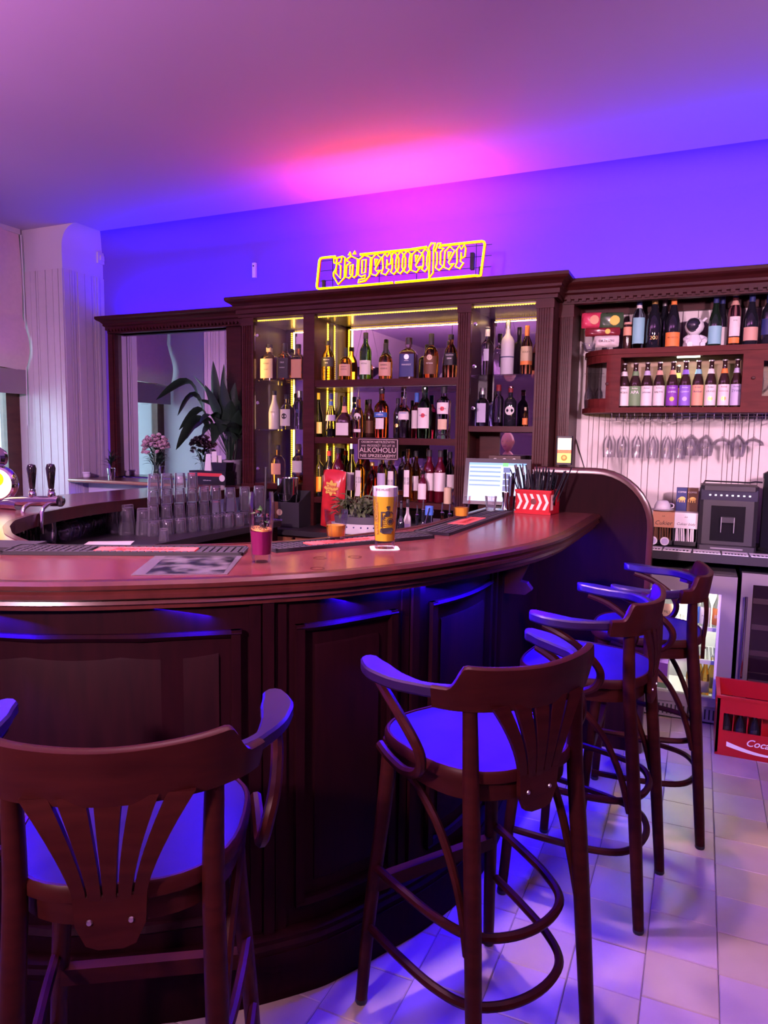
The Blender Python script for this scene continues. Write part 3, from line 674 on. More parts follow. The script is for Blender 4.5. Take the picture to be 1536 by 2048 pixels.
# shelf ledge under the mirror
lg = thing('mirror_ledge', 'narrow dark shelf below the mirror carrying pots and vase', 'shelf', (-3.85, 4.5, 1.17))
MB().box(-0.90, 0.83, -0.20, 0.17, -0.03, 0.0).build('shelf_board', W_NOSE, lg)
MB().tube([(-0.90, -0.205, -0.014), (0.83, -0.205, -0.014)], 0.014, 10).build('shelf_nosing', mat('ledge_rod', (0.35, 0.18, 0.11), 0.25, coat=0.4), lg, True)
MB().box(-0.88, 0.8, -0.02, 0.17, -0.9, -0.03).build('support_board', M_PLAST, lg)
area('ledge_led_light', (-4.2, 4.33, 1.13), 0.9, 2.0, BLUE, (0, -0.3, -1), 0.02)
# ------------------------------------------------------------------ right wing: pilaster, frieze, cornice over the panelling
rw = thing('wall_unit', 'dark wooden pilaster and dentil cornice framing the right-hand wall', 'wall unit', (-0.8, YW, 0.95))
orr = (-0.8, YW, 0.95)
def rbx(name, x0, x1, y0, y1, z0, z1, mt=W_CAB): return mbx(name, x0, x1, y0, y1, z0, z1, mt, rw, orr)
flute(-0.825, -0.745, 1.0, 2.28, YW-0.31, 5, parent=rw, o=orr); rbx('pilaster_body', -0.825, -0.745, YW-0.27, YW, 0.95, 2.42)
rbx('pilaster_base', -0.829, -0.741, YW-0.315, YW-0.27, 0.95, 1.0); rbx('capital', -0.829, -0.741, YW-0.315, YW-0.27, 2.28, 2.42)
rbx('frieze', -0.745, 1.4, YW-0.045, YW-0.016, 2.325, 2.42); rbx('soffit', -0.745, 1.4, YW-0.33, YW-0.016, 2.40, 2.42)
cornice([(-0.80, YW-0.33), (1.4, YW-0.33)], rw, orr, 2.487); rbx('top_board', -0.8, 1.4, YW-0.33, YW-0.01, 2.42, 2.43)
for k in range(48): rbx('dentil', -0.78+0.044*k, -0.757+0.044*k, YW-0.347, YW-0.325, 2.362, 2.386)
for (x0, x1) in ((-4.5, -3.05), (-0.76, 1.38)):
    pass
# ================================================================== bar stools (bentwood armchairs)
def ease(pts, per=6): return spline(pts, per)
def make_stool(label):
    t = thing('bar_stool', label, 'bar stool', group='bentwood bar stools along the counter')
    # seat: rounded plate with a rolled rim
    def outline(k=1.0, n=40):
        out = []
        for i in range(n):
            a = 2*PI*i/n; c, s = math.cos(a), math.sin(a)
            x = math.copysign(abs(c)**0.72, c); y = math.copysign(abs(s)**0.72, s)
            wx = 0.215+0.018*y
            out.append((x*wx*k, (y*0.212-0.0)*k))
        return out
    mb = MB(); rings = [(0.95, 0.764), (1.0, 0.770), (1.0, 0.789), (0.975, 0.797), (0.95, 0.797), (0.94, 0.789), (0.5, 0.784)]; n = 40
    vs_ = []; fs = []
    for (k, z) in rings: vs_ += [(x, y, z) for (x, y) in outline(k)]
    for r_ in range(len(rings)-1):
        for i in range(n): fs.append((r_*n+i, r_*n+(i+1) % n, (r_+1)*n+(i+1) % n, (r_+1)*n+i))
    fs.append(tuple(range(n-1, -1, -1))); fs.append(tuple((len(rings)-1)*n+i for i in range(n)))
    mb.add(vs_, fs).build('seat', W_STOOL, t, True)
    vs_ = [(x, y, 0.7905) for (x, y) in outline(0.955)]+[(x, y, 0.794) for (x, y) in outline(0.945)]+[(x, y, 0.787) for (x, y) in outline(0.6)]+[(0, 0, 0.786)]
    fs = [(r_*n+i, r_*n+(i+1) % n, (r_+1)*n+(i+1) % n, (r_+1)*n+i) for r_ in (0, 1) for i in range(n)]+[(2*n+i, 2*n+(i+1) % n, 3*n) for i in range(n)]
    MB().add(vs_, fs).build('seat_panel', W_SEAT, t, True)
    MB().add(*ring_band(outline(0.93), outline(0.86), 0.722, 0.764)).build('seat_apron', W_STOOL, t, True)
    for s in (-1, 1):
        # rear leg running up to the crest, front leg, pads
        pts = ease([(0.182*s, -0.242, 0.012), (0.176*s, -0.222, 0.25), (0.168*s, -0.195, 0.55), (0.162*s, -0.172, 0.78), (0.165*s, -0.165, 0.955)], 4)
        MB().tube(pts, [0.017+0.004*math.sin(PI*i/(len(pts)-1)) for i in range(len(pts))], 10).build('leg', W_STOOL, t, True)
        pts = ease([(0.224*s, 0.198, 0.012), (0.208*s, 0.182, 0.28), (0.186*s, 0.16, 0.55), (0.172*s, 0.147, 0.76)], 4)
        MB().tube(pts, [0.0165+0.006*i/(len(pts)-1) for i in range(len(pts))], 10).build('leg', W_STOOL, t, True)
        for (x, y) in ((0.182*s, -0.242), (0.224*s, 0.198)):
            MB().lathe([(0, 0), (0.016, 0), (0.018, 0.006), (0.017, 0.014), (0, 0.014)], 10, (x, y, 0)).build('foot_pad', M_BLACK, t, True)
        # C-shaped arm support
        loop = ease([(0.262*s, 0.075, 0.962), (0.272*s, 0.00, 0.935), (0.268*s, -0.075, 0.885), (0.255*s, -0.105, 0.835), (0.244*s, -0.085, 0.785), (0.238*s, -0.02, 0.757), (0.232*s, 0.06, 0.758), (0.226*s, 0.115, 0.768)], 5)
        MB().tube(loop, 0.0125, 8).build('arm_support', W_STOOL, t, True)
        # curved brace under the seat
        br = ease([(0.20*s, 0.07, 0.735), (0.195*s, -0.02, 0.70), (0.184*s, -0.10, 0.62), (0.176*s, -0.16, 0.50), (0.177*s, -0.195, 0.38)], 5)
        MB().tube(br, 0.0105, 8).build('brace', W_STOOL, t, True)
    # horizontal U-shaped armrest
    U = ease([(-0.262, 0.118, 0), (-0.272, 0.06, 0), (-0.262, -0.03, 0), (-0.225, -0.11, 0), (-0.13, -0.172, 0), (0, -0.192, 0), (0.13, -0.172, 0), (0.225, -0.11, 0), (0.262, -0.03, 0), (0.272, 0.06, 0), (0.262, 0.118, 0)], 5)
    n = len(U); vs_ = []; fs = []
    for i, P in enumerate(U):
        tt = (U[min(i+1, n-1)]-U[max(i-1, 0)]).normalized(); nn = Vector((tt.y, -tt.x, 0))
        e = min(i, n-1-i)/(n/2)
        hw = 0.013+0.021*max(0, 1-abs(e-0.22)/0.28)**0.8 if e < 0.5 else 0.013
        if i in (0, n-1): hw *= 0.6
        zz = 0.982+0.010*max(0, 1-e/0.35)
        for (o, z) in ((-hw, 0.008), (-hw+0.005, 0.013), (hw-0.005, 0.013), (hw, 0.008), (hw, -0.010), (hw-0.006, -0.016), (-hw+0.006, -0.016), (-hw, -0.010)): vs_.append(P+nn*o+Vector((0, 0, zz+z)))
    for i in range(n-1):
        for k in range(8): fs.append((i*8+k, (i+1)*8+k, (i+1)*8+(k+1) % 8, i*8+(k+1) % 8))
    fs.append(tuple(range(8))); fs.append(tuple((n-1)*8+k for k in range(7, -1, -1)))
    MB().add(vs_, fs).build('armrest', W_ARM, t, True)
    # crest board, stepped shoulders
    C = ease([(-0.232, -0.118, 0), (-0.20, -0.155, 0), (-0.13, -0.192, 0), (0, -0.212, 0), (0.13, -0.192, 0), (0.20, -0.155, 0), (0.232, -0.118, 0)], 8)
    n = len(C); vs_ = []; fs = []
    for i, P in enumerate(C):
        tt = (C[min(i+1, n-1)]-C[max(i-1, 0)]).normalized(); nn = Vector((tt.y, -tt.x, 0))
        ax = abs(P.x)
        sh = 0.0 if ax < 0.182 else min(1, (ax-0.182)/0.03)
        zt_ = 1.052-0.012*(1-(ax/0.19)**2 if ax < 0.19 else 0) - 0.050*(3*sh*sh-2*sh**3)
        zb_ = 0.940+0.010*(ax/0.23)**2
        lean = 0.012
        for (o, z) in ((0.010, zb_), (0.012+lean, zt_-0.004), (0.006+lean, zt_), (-0.004+lean, zt_), (-0.010+lean, zt_-0.006), (-0.010, zb_)): vs_.append(P+nn*o+Vector((0, 0, z)))
    for i in range(n-1):
        for k in range(6): fs.append((i*6+k, (i+1)*6+k, (i+1)*6+(k+1) % 6, i*6+(k+1) % 6))
    fs.append(tuple(range(6))); fs.append(tuple((n-1)*6+k for k in range(5, -1, -1)))
    MB().add(vs_, fs).build('crest_rail', W_STOOL, t, True)
    # fan of five slats and their foot plate
    for k in range(5):
        u = k-2
        mid = []
        for j in range(9):
            f = j/8; z = 0.775+(0.955-0.775)*f
            x = u*(0.0235+(0.058-0.0235)*f**1.5); hw = 0.0098+0.0125*f**1.3
            y = -0.228+0.018*(f) + 0.25*x*x*1.8 if False else -0.214 + 0.55*x*x - 0.006*math.sin(PI*f)
            mid.append((x, y, z, hw))
        vs_ = []; fs = []
        for (x, y, z, hw) in mid: vs_ += [(x-hw, y-0.006, z), (x+hw, y-0.006, z), (x+hw, y+0.006, z), (x-hw, y+0.006, z)]
        for j in range(8):
            for q in range(4): fs.append((j*4+q, j*4+(q+1) % 4, (j+1)*4+(q+1) % 4, (j+1)*4+q))
        fs += [(0, 3, 2, 1), (32, 33, 34, 35)]
        MB().add(vs_, fs).build('slat', W_STOOL, t)
    pl_ = [(-0.059, 0.785), (0.059, 0.785), (0.056, 0.735), (0.04, 0.700), (0.02, 0.692), (-0.02, 0.692), (-0.04, 0.700), (-0.056, 0.735)]
    fp = MB().prism([(x, z) for (x, z) in pl_], -0.220, -0.207, RX).build('splat_plate', W_STOOL, t)
    for s in (-1, 1): MB().lathe([(0, 0), (0.0052, 0), (0.004, 0.003), (0, 0.0035)], 10, M=Matrix.Translation((0.033*s, -0.220, 0.742)) @ Matrix.Rotation(PI/2, 4, 'X')).build('screw', M_SCREW, fp, True)
    # two U-shaped bentwood stretchers and the flat front foot bar
    for (z, k) in ((0.405, 1.0), (0.235, 1.06)):
        U = ease([(-0.205*k, 0.165, z), (-0.195*k, 0.05, z-0.004), (-0.175*k, -0.08, z-0.008), (-0.135*k, -0.17, z-0.010), (-0.05*k, -0.212, z-0.012), (0.05*k, -0.212, z-0.012), (0.135*k, -0.17, z-0.010), (0.175*k, -0.08, z-0.008), (0.195*k, 0.05, z-0.004), (0.205*k, 0.165, z)], 5)
        MB().tube(U, 0.0115, 8).build('stretcher', W_STOOL, t, True)
    MB().box(-0.20, 0.20, 0.158, 0.185, 0.335, 0.372, bev=0.004).build('foot_bar', W_STOOL, t)
    return t
def ring_band(o, i, z0, z1):
    n = len(o); vs_ = [(x, y, z0) for (x, y) in o]+[(x, y, z1) for (x, y) in o]+[(x, y, z1) for (x, y) in i]+[(x, y, z0) for (x, y) in i]; fs = []
    for k in range(n):
        k2 = (k+1) % n
        for a in range(4): b_ = (a+1) % 4; fs.append((a*n+k, a*n+k2, b_*n+k2, b_*n+k))
    return vs_, fs
s0 = make_stool('bentwood bar stool nearest the viewer, its fan back seen squarely from behind')
poses = [(-0.964, 1.006, 0.568, None), (-0.478, 1.700, 0.965, 'bentwood bar stool with glowing blue seat, second nearest, turned toward the curved bar'),
         (-0.315, 2.455, 1.45, 'bentwood bar stool third along the bar, its back overlapping the farthest stool'),
         (-0.163, 3.022, 1.577, 'farthest bentwood bar stool, standing before the lit drinks fridge')]
for i, (x, y, a, lab) in enumerate(poses):
    o = s0 if i == 0 else copy_tree(s0)
    o.location = (x, y, 0.0); o.rotation_euler = (0, 0, a)
    if lab: o['label'] = lab

# ================================================================== glassware
def shell(prof, wall=0.0022, base=0.012):
    """closed thick-walled vessel from an outer profile (bottom to rim)"""
    inner = [(max(r-wall, 0.001), z) for (r, z) in prof if z > base]
    r_b = prof[0][0]
    inner = [(max(min(inner[0][0], r_b)-0.001, 0.001), base)] + inner
    return [(0, 0)] + prof + inner[::-1] + [(0, base)]
def flip(prof, h): return [(r, h-z) for (r, z) in prof]
P_TUMB = shell([(0.029, 0), (0.031, 0.003), (0.033, 0.04), (0.036, 0.088)], 0.0022, 0.012)
P_PINT = shell([(0.029, 0), (0.031, 0.004), (0.033, 0.05), (0.040, 0.12), (0.0405, 0.145)], 0.0022, 0.014)
P_WIL = shell([(0.030, 0), (0.032, 0.004), (0.036, 0.10), (0.041, 0.155), (0.0395, 0.185)], 0.0025, 0.022)
P_SHOT = shell([(0.019, 0), (0.020, 0.003), (0.0255, 0.062)], 0.0022, 0.011)
P_SNIF = [(0, 0), (0.036, 0), (0.036, 0.002), (0.008, 0.007), (0.005, 0.012), (0.005, 0.045), (0.014, 0.052), (0.034, 0.068), (0.040, 0.088), (0.036, 0.115), (0.029, 0.14), (0.027, 0.14), (0.034, 0.115), (0.0375, 0.088), (0.031, 0.07), (0.010, 0.057), (0, 0.056)]
P_FLUTE = [(0, 0), (0.032, 0), (0.032, 0.002), (0.006, 0.006), (0.0038, 0.012), (0.0038, 0.085), (0.010, 0.094), (0.024, 0.12), (0.0285, 0.15), (0.0275, 0.19), (0.0235, 0.225), (0.0222, 0.225), (0.026, 0.19), (0.0268, 0.15), (0.022, 0.122), (0.008, 0.099), (0, 0.097)]
P_WINE = [(0, 0), (0.035, 0), (0.035, 0.002), (0.006, 0.006), (0.004, 0.012), (0.004, 0.08), (0.012, 0.088), (0.032, 0.11), (0.040, 0.145), (0.037, 0.18), (0.031, 0.205), (0.0296, 0.205), (0.0355, 0.18), (0.0382, 0.145), (0.0302, 0.112), (0.010, 0.093), (0, 0.091)]
P_COUPE = [(0, 0), (0.036, 0), (0.036, 0.002), (0.006, 0.006), (0.004, 0.012), (0.004, 0.09), (0.012, 0.098), (0.035, 0.108), (0.050, 0.125), (0.054, 0.14), (0.0525, 0.14), (0.048, 0.126), (0.033, 0.111), (0.010, 0.102), (0, 0.1)]
GM = {}
def glass_mesh(key, prof, seg=20):
    if key not in GM:
        o = MB().lathe(prof, seg).build(key, M_HANG if key in ('flute', 'wine', 'coupe') else M_WARE, None, True); GM[key] = o.data; bpy.data.objects.remove(o)
    return GM[key]
def glass(name, key, prof, loc, label, group, scale=1.0, rz=0.0, seg=20, cat='glass', updown=False, h=0):
    o = link(name, glass_mesh(key, prof, seg), None, loc, (PI if updown else 0, 0, rz))
    if updown: o.location = (loc[0], loc[1], loc[2]+h*scale)
    o.scale = (scale,)*3
    return tag(o, label, cat, group)
ORD = ['first', 'second', 'third', 'fourth', 'fifth', 'sixth', 'seventh', 'eighth', 'ninth', 'tenth', 'eleventh', 'twelfth', 'thirteenth']
Z0 = ZWL+0.0005
# row of snifters, upside down
for k in range(5):
    p = on_z(128+21*k, 1082-7.0*k, ZWL)
    glass('snifter_glass', 'snifter', P_SNIF, (p.x, p.y, Z0), '%s upturned stemmed glass from the tap in the row on the low worktop' % ORD[k], 'upturned stemmed glasses', 1.0, updown=True, h=0.14)
for k in range(5):
    p = on_z(128+21*k, 1082-7.0*k, ZWL)
    glass('snifter_glass', 'snifter', P_SNIF, (p.x-0.05, p.y+0.065, Z0), '%s upturned stemmed glass from the tap in the back row under the bar edge' % ORD[k], 'upturned stemmed glasses', 1.0, updown=True, h=0.14)
# tall pints upside down
for k, (px, py) in enumerate(((226, 1066), (255, 1069), (287, 1070))):
    p = on_z(px, py, ZWL)
    glass('pint_glass', 'pint', P_PINT, (p.x, p.y, Z0), '%s tall upturned beer glass between the stemmed glasses and the tumbler stack' % ORD[k], 'tall upturned beer glasses', 1.0 if k != 1 else 1.12, updown=True, h=0.145)
# tumbler stack: front row of tiers along the worktop edge, two deep
tier_h = 0.0825
stack = []
def stack_line(px0, py0, px1, py1, n):
    a = on_z(px0, py0, ZWL); b_ = on_z(px1, py1, ZWL)
    return [a.lerp(b_, k/max(1, n-1)) for k in range(n)]
front = stack_line(308, 1072, 478, 1052, 8)
for k, p in enumerate(front):
    glass('tumbler', 'tumbler', P_TUMB, (p.x, p.y, Z0), '%s upturned tumbler from the left in the bottom tier of the stack' % ORD[k], 'stacked upturned tumblers', scale=0.92, updown=True, h=0.088)
for k, p in enumerate(front):
    glass('tumbler', 'tumbler', P_TUMB, (p.x-0.078, p.y+0.03, Z0), '%s upturned tumbler from the left in the hidden back row of the bottom tier' % ORD[k], 'stacked upturned tumblers', scale=0.92, updown=True, h=0.088)
for k, p in enumerate(front[:6]):
    glass('tumbler', 'tumbler', P_TUMB, (p.x-0.03, p.y+0.03, Z0+tier_h), '%s upturned tumbler from the left in the second tier of the stack' % ORD[k], 'stacked upturned tumblers', scale=0.92, updown=True, h=0.088)
for k, p in enumerate(front[:6]):
    glass('tumbler', 'tumbler', P_TUMB, (p.x-0.035, p.y+0.04, Z0+2*tier_h), '%s upturned tumbler from the left in the third tier of the stack' % ORD[k], 'stacked upturned tumblers', scale=0.92, updown=True, h=0.088)
for k, p in enumerate(front[:4]):
    glass('tumbler', 'tumbler', P_TUMB, (p.x-0.04, p.y+0.05, Z0+3*tier_h), '%s upturned tumbler from the left on top of the stack' % ORD[k], 'stacked upturned tumblers', scale=0.92, updown=True, h=0.088)
for k in range(3):
    p = front[6].lerp(front[7], k*0.8)
    glass('pint_glass', 'pint', P_PINT, (p.x-0.05+0.01*k, p.y+0.09+0.05*k, Z0+tier_h*1.0+0.001), '%s upturned beer glass behind the right end of the tumbler stack' % ORD[k], 'upturned beer glasses by the stack', updown=True, h=0.145)
    glass('tumbler', 'tumbler', P_TUMB, (p.x-0.05+0.01*k, p.y+0.09+0.05*k, Z0), '%s tumbler carrying an upturned beer glass behind the stack' % ORD[k], 'tumblers under the beer glasses', scale=0.92, updown=True, h=0.088)
p = on_z(328, 1082, ZWL)
glass('shot_glass', 'shot', P_SHOT, (p.x, p.y, Z0), 'single square-sided shot glass standing alone before the tumbler stack', None, 1.05, updown=True, h=0.062, seg=8)
# low row of small tumblers below the tap
for k in range(5):
    p = on_z(8+15*k, 1088, ZWL)
    glass('small_tumbler', 'shot2', P_SHOT, (p.x, p.y, Z0), '%s small upturned glass from the left below the beer tap' % ORD[k], 'small upturned glasses below the tap', 1.35, updown=True, h=0.062)
p = on_z(93, 1090, ZWL)
glass('beer_mug', 'mug', shell([(0.036, 0), (0.038, 0.004), (0.043, 0.06), (0.041, 0.125)], 0.004, 0.016), (p.x, p.y, Z0), 'dimpled thick beer glass standing right below the tap handles', None, 1.1)
# hanging rack glasses are placed with the wall cabinet below

# ================================================================== bottles
def tint(name, c, rough=0.03): return mat('glass_'+name, c, rough, trans=1.0, ior=1.42)
G = dict(clear=tint('clear', (0.96, 0.96, 0.98)), amber=tint('amber', (0.75, 0.30, 0.05)), honey=tint('honey', (0.95, 0.55, 0.12)), brown=mat('glass_brown', (0.035, 0.012, 0.008), 0.08, coat=0.5), green=tint('green', (0.12, 0.42, 0.12)),
         dark=mat('glass_dark', (0.012, 0.012, 0.02), 0.06, coat=0.6), red=tint('red', (0.70, 0.05, 0.07)), orange=tint('orange', (0.9, 0.20, 0.04)), blue=tint('blue', (0.55, 0.72, 0.95)), deepblue=mat('liquid_blue', (0.01, 0.015, 0.45), 0.1),
         milk=mat('milk_white', (0.75, 0.72, 0.68), 0.25), frost=mat('frosted', (0.62, 0.58, 0.68), 0.4), darkgreen=mat('glass_darkgreen', (0.008, 0.02, 0.012), 0.06, coat=0.6), pink=tint('pink', (0.85, 0.35, 0.40)), ruby=mat('ruby_liquid', (0.07, 0.003, 0.010), 0.1, coat=0.4), beer=mat('beer_bottle', (0.03, 0.014, 0.012), 0.1, coat=0.5))
def C(n, c, **k): return mat('print_'+n, c, k.pop('rough', 0.55), noise=0.04, **k)
LBL = dict(cream=C('cream', (0.62, 0.48, 0.32)), white=C('white', (0.74, 0.70, 0.70)), black=C('black', (0.018, 0.016, 0.022)), rose=C('rose', (0.62, 0.36, 0.28)), lilac=C('lilac', (0.50, 0.45, 0.66)), green=C('green', (0.16, 0.30, 0.14)), purple=C('purple', (0.22, 0.05, 0.42)), violet=C('violet', (0.25, 0.14, 0.62)), orange=C('orange', (0.85, 0.25, 0.06)), peach=C('peach', (0.70, 0.36, 0.22)), gold=C('gold', (0.60, 0.38, 0.12), metal=0.6, rough=0.3), yellow=C('yellow', (0.8, 0.62, 0.10)), red=C('red', (0.60, 0.04, 0.05)), blue=C('blue', (0.05, 0.14, 0.50)), silver=C('silver', (0.6, 0.58, 0.6), metal=0.8, rough=0.3), darkred=C('darkred', (0.20, 0.012, 0.02)), brown=C('brown', (0.12, 0.05, 0.02)), teal=C('teal', (0.25, 0.55, 0.60)), navy=C('navy', (0.02, 0.03, 0.14)))
# profiles in unit height / unit radius: (r, z)
SHAPES = dict(
    wine=[(0.94, 0), (1, 0.012), (1, 0.60), (0.93, 0.66), (0.62, 0.74), (0.40, 0.80), (0.37, 0.97), (0.41, 0.972), (0.41, 1)],
    champ=[(0.94, 0), (1, 0.012), (1, 0.42), (0.92, 0.53), (0.68, 0.66), (0.46, 0.77), (0.36, 0.86), (0.36, 1)],
    burg=[(0.94, 0), (1, 0.012), (1, 0.45), (0.90, 0.54), (0.60, 0.67), (0.42, 0.78), (0.38, 0.86), (0.37, 1)],
    spirit=[(0.92, 0), (1, 0.015), (1, 0.58), (0.95, 0.64), (0.70, 0.70), (0.42, 0.74), (0.34, 0.78), (0.34, 0.97), (0.40, 0.972), (0.40, 1)],
    square=[(0.95, 0), (1, 0.012), (1, 0.60), (0.97, 0.64), (0.72, 0.70), (0.36, 0.745), (0.33, 0.78), (0.36, 0.98), (0.36, 1)],
    squat=[(0.94, 0), (1, 0.015), (1, 0.52), (0.92, 0.62), (0.62, 0.70), (0.34, 0.73), (0.32, 0.77), (0.32, 0.98), (0.32, 1)],
    cone=[(0.95, 0), (1, 0.015), (0.98, 0.28), (0.66, 0.60), (0.40, 0.74), (0.34, 0.80), (0.34, 1)],
    tri=[(0.95, 0), (1, 0.015), (0.98, 0.42), (0.80, 0.52), (0.40, 0.60), (0.27, 0.70), (0.25, 1)],
    slim=[(0.92, 0), (1, 0.012), (1, 0.66), (0.9, 0.71), (0.5, 0.76), (0.42, 0.80), (0.42, 1)],
    beer=[(0.95, 0), (1, 0.012), (1, 0.50), (0.94, 0.57), (0.62, 0.70), (0.44, 0.80), (0.40, 0.93), (0.44, 0.94), (0.44, 0.97), (0.40, 0.975)],
    martini=[(0.96, 0), (1, 0.02), (0.90, 0.08), (0.94, 0.5), (1, 0.66), (0.92, 0.74), (0.5, 0.79), (0.36, 0.83), (0.36, 1)],
    chub=[(0.94, 0), (1, 0.02), (1, 0.5), (0.85, 0.66), (0.5, 0.76), (0.36, 0.80), (0.34, 1)])
def rad_at(prof, t):
    for (r0_, z0_), (r1_, z1_) in zip(prof, prof[1:]):
        if z0_ <= t <= z1_ and z1_ > z0_: return r0_+(r1_-r0_)*(t-z0_)/(z1_-z0_)
    return prof[-1][0]
def bottle(label, loc, h, r, shape='spirit', g='amber', cap=('black', 0.10), lab=None, sq=1.0, flat=1.0, rz=0.0, group=None, neck=None, texts=(), liquid=None, extra=None, seg=18, roundel=None, cat='bottle', name='bottle'):
    """lab: list of (z0, z1, colour, half-angle); texts: list of (string, z, width, ink)"""
    t = thing(name, label, cat, loc, rz, group)
    pr = SHAPES[shape]; P = [(a*r, z*h) for (a, z) in pr]
    MB().lathe([(0, 0)]+P+[(0, h*pr[-1][1])], seg, sq=sq, flat=flat).build('glass_body', G[g], t, True)
    if liquid:
        lm, lv = liquid; q = [(max(0.001, a*r*0.93), z*h) for (a, z) in pr if z <= lv]
        q = [(q[0][0], 0.006)] + q[1:] + [(rad_at(pr, lv)*r*0.93, lv*h)]
        MB().lathe([(0, 0.006)]+q+[(0, lv*h)], seg, sq=sq, flat=flat).build('liquid', G[lm], t, True)
    if cap:
        cm, cf = cap; rc = rad_at(pr, 1-cf*0.3)*r*1.12; zt_ = h*pr[-1][1]
        MB().lathe([(0, zt_-cf*h), (rc, zt_-cf*h), (rc*1.02, zt_-cf*h*0.9), (rc, zt_+0.002), (rc*0.9, zt_+0.004), (0, zt_+0.004)], 14).build('cap', LBL[cm] if cm in LBL else G[cm], t, True)
    def patch(z0, z1, col, ha, nm, bump=0.0008):
        n = 12; vs_ = []; fs = []; zs = 5
        for j in range(zs+1):
            z = z0+(z1-z0)*j/zs; rr = rad_at(pr, z)*r+bump
            for i in range(n+1):
                a = -PI/2-ha+2*ha*i/n; ca, sa = math.cos(a), math.sin(a)
                if sq != 1.0: ca = math.copysign(abs(ca)**sq, ca); sa = math.copysign(abs(sa)**sq, sa)
                vs_.append((rr*ca, (rad_at(pr, z)*r*flat+bump)*sa, z*h))
        for j in range(zs):
            for i in range(n): a = j*(n+1)+i; fs.append((a, a+1, a+n+2, a+n+1))
        return MB().add(vs_, fs).build(nm, LBL[col] if isinstance(col, str) else col, t, True)
    for (z0, z1, col, ha) in (lab or []): patch(z0, z1, col, ha, 'label')
    if neck: patch(neck[0], neck[1], neck[2], PI*0.98, 'neck_label')
    if roundel:
        zc_, rr_, col = roundel; n = 16; R_ = rad_at(pr, zc_)*r+0.0015; vs_ = [(0, -R_*flat, zc_*h)]; fs = []
        for i in range(n):
            a = 2*PI*i/n; x = rr_*math.cos(a); z = zc_*h+rr_*math.sin(a); y = -math.sqrt(max(1e-6, R_*R_-x*x))*flat if sq == 1.0 else -R_*flat
            vs_.append((x, y, z))
        for i in range(n): fs.append((0, 1+i, 1+(i+1) % n))
        MB().add(vs_, fs).build('roundel', LBL[col], t)
    for (s, z, wd, ink) in texts:
        R_ = rad_at(pr, z)*r+0.002
        im = {'w': M_WINK, 'k': M_INK, 'g': M_GOLDINK}.get(ink) or LBL[ink]
        if sq != 1.0 or flat != 1.0: flat_text(s, wd, im, t, (0, -(rad_at(pr, z)*r*flat+0.0022), z*h), STAND)
        else: cyl_text(s, R_, z*h, wd, im, t)
    if extra: extra(t, h, r)
    return t
def pourer(t, h, r):
    MB().lathe([(0, h), (0.009, h), (0.010, h+0.012), (0.006, h+0.016), (0.0045, h+0.04), (0.0035, h+0.062), (0, h+0.062)], 10).build('pourer', M_CHROME, t, True)
def place(px, ytop, wpx, Y, zs, shape, **k):
    """bottle whose top / width match the photo at the depth Y, standing on a shelf of height zs"""
    b0 = on_y(px, 0.5*(ytop)+400, Y); top = on_y(px, ytop, Y)
    X = on_y(px, ytop+60, Y).x; a = on_y(px-wpx/2, ytop+60, Y).x; b_ = on_y(px+wpx/2, ytop+60, Y).x
    lim = {1.540: 1.868, 1.128: 1.488, 1.622: 1.925, 1.590: 1.92, 1.208: 1.575}.get(zs, 9)
    if k.get('extra') is not None: lim -= 0.066
    return dict(loc=(X, Y, zs+0.0006), h=max(0.06, min(top.z, lim)-zs), r=abs(b_-a)/2*0.93, shape=shape, **k)
# ------------------------------------------------------------------ bottles in the cabinet
ZS1, ZS2, ZS3 = 1.923, 1.540, 1.128
def B(label, px, yt, w, Y, zs, shape, grp, **k):
    d = place(px, yt, w, Y, zs, shape, **k); d.setdefault('rz', 0.12); return bottle(label, group=grp, **d)
g1 = 'bottles in the narrow left bay'
B('square honey whiskey bottle with cream label, left on the narrow bay top shelf', 539, 690, 28, 4.40, 1.936, 'square', g1, g='honey', sq=0.4, cap=('black', 0.1), lab=[(0.06, 0.60, 'cream', 0.75)], texts=[("WHISKEY", 0.46, 0.045, 'k'), ("HONEY", 0.30, 0.03, 'k')], neck=(0.80, 0.92, 'cream'))
B('square whiskey bottle with black label, middle of the top glass shelf in the narrow bay', 570, 688, 25, 4.40, 1.936, 'square', g1, g='amber', sq=0.4, cap=('black', 0.2), lab=[(0.06, 0.60, 'black', 0.75)], texts=[("OLD", 0.48, 0.03, 'w'), ("WHISKEY", 0.34, 0.042, 'w')])
B('square amber bottle with brown label half behind the post in the narrow bay', 597, 690, 24, 4.42, 1.936, 'square', g1, g='amber', sq=0.4, cap=('black', 0.1), lab=[(0.06, 0.58, 'peach', 0.7)])
B('opaque white bottle with dark cap on the middle shelf of the narrow bay', 549, 783, 21, 4.40, 1.590, 'burg', g1, g='milk', cap=('black', 0.10), texts=[("COCO", 0.45, 0.04, 'brown')])
B('clear bottle with white portrait label on the middle shelf of the narrow bay', 573, 790, 23, 4.39, 1.590, 'spirit', g1, g='clear', cap=('black', 0.12), lab=[(0.10, 0.58, 'white', 1.0)], roundel=(0.38, 0.02, 'black'))
B('clear bottle with small round dark badge beside the post in the narrow bay', 599, 783, 22, 4.42, 1.590, 'slim', g1, g='clear', cap=('silver', 0.16), roundel=(0.48, 0.014, 'navy'))
B('golden bottle with orange label at the bottom of the narrow bay', 556, 891, 26, 4.40, 1.208, 'squat', g1, g='honey', cap=('black', 0.12), lab=[(0.22, 0.52, 'peach', 0.8)])
B('clear bottle with pale label at the bottom of the narrow bay beside the post', 597, 889, 24, 4.42, 1.208, 'spirit', g1, g='clear', cap=('brown', 0.14), lab=[(0.28, 0.58, 'white', 0.9)], liquid=('amber', 0.24))
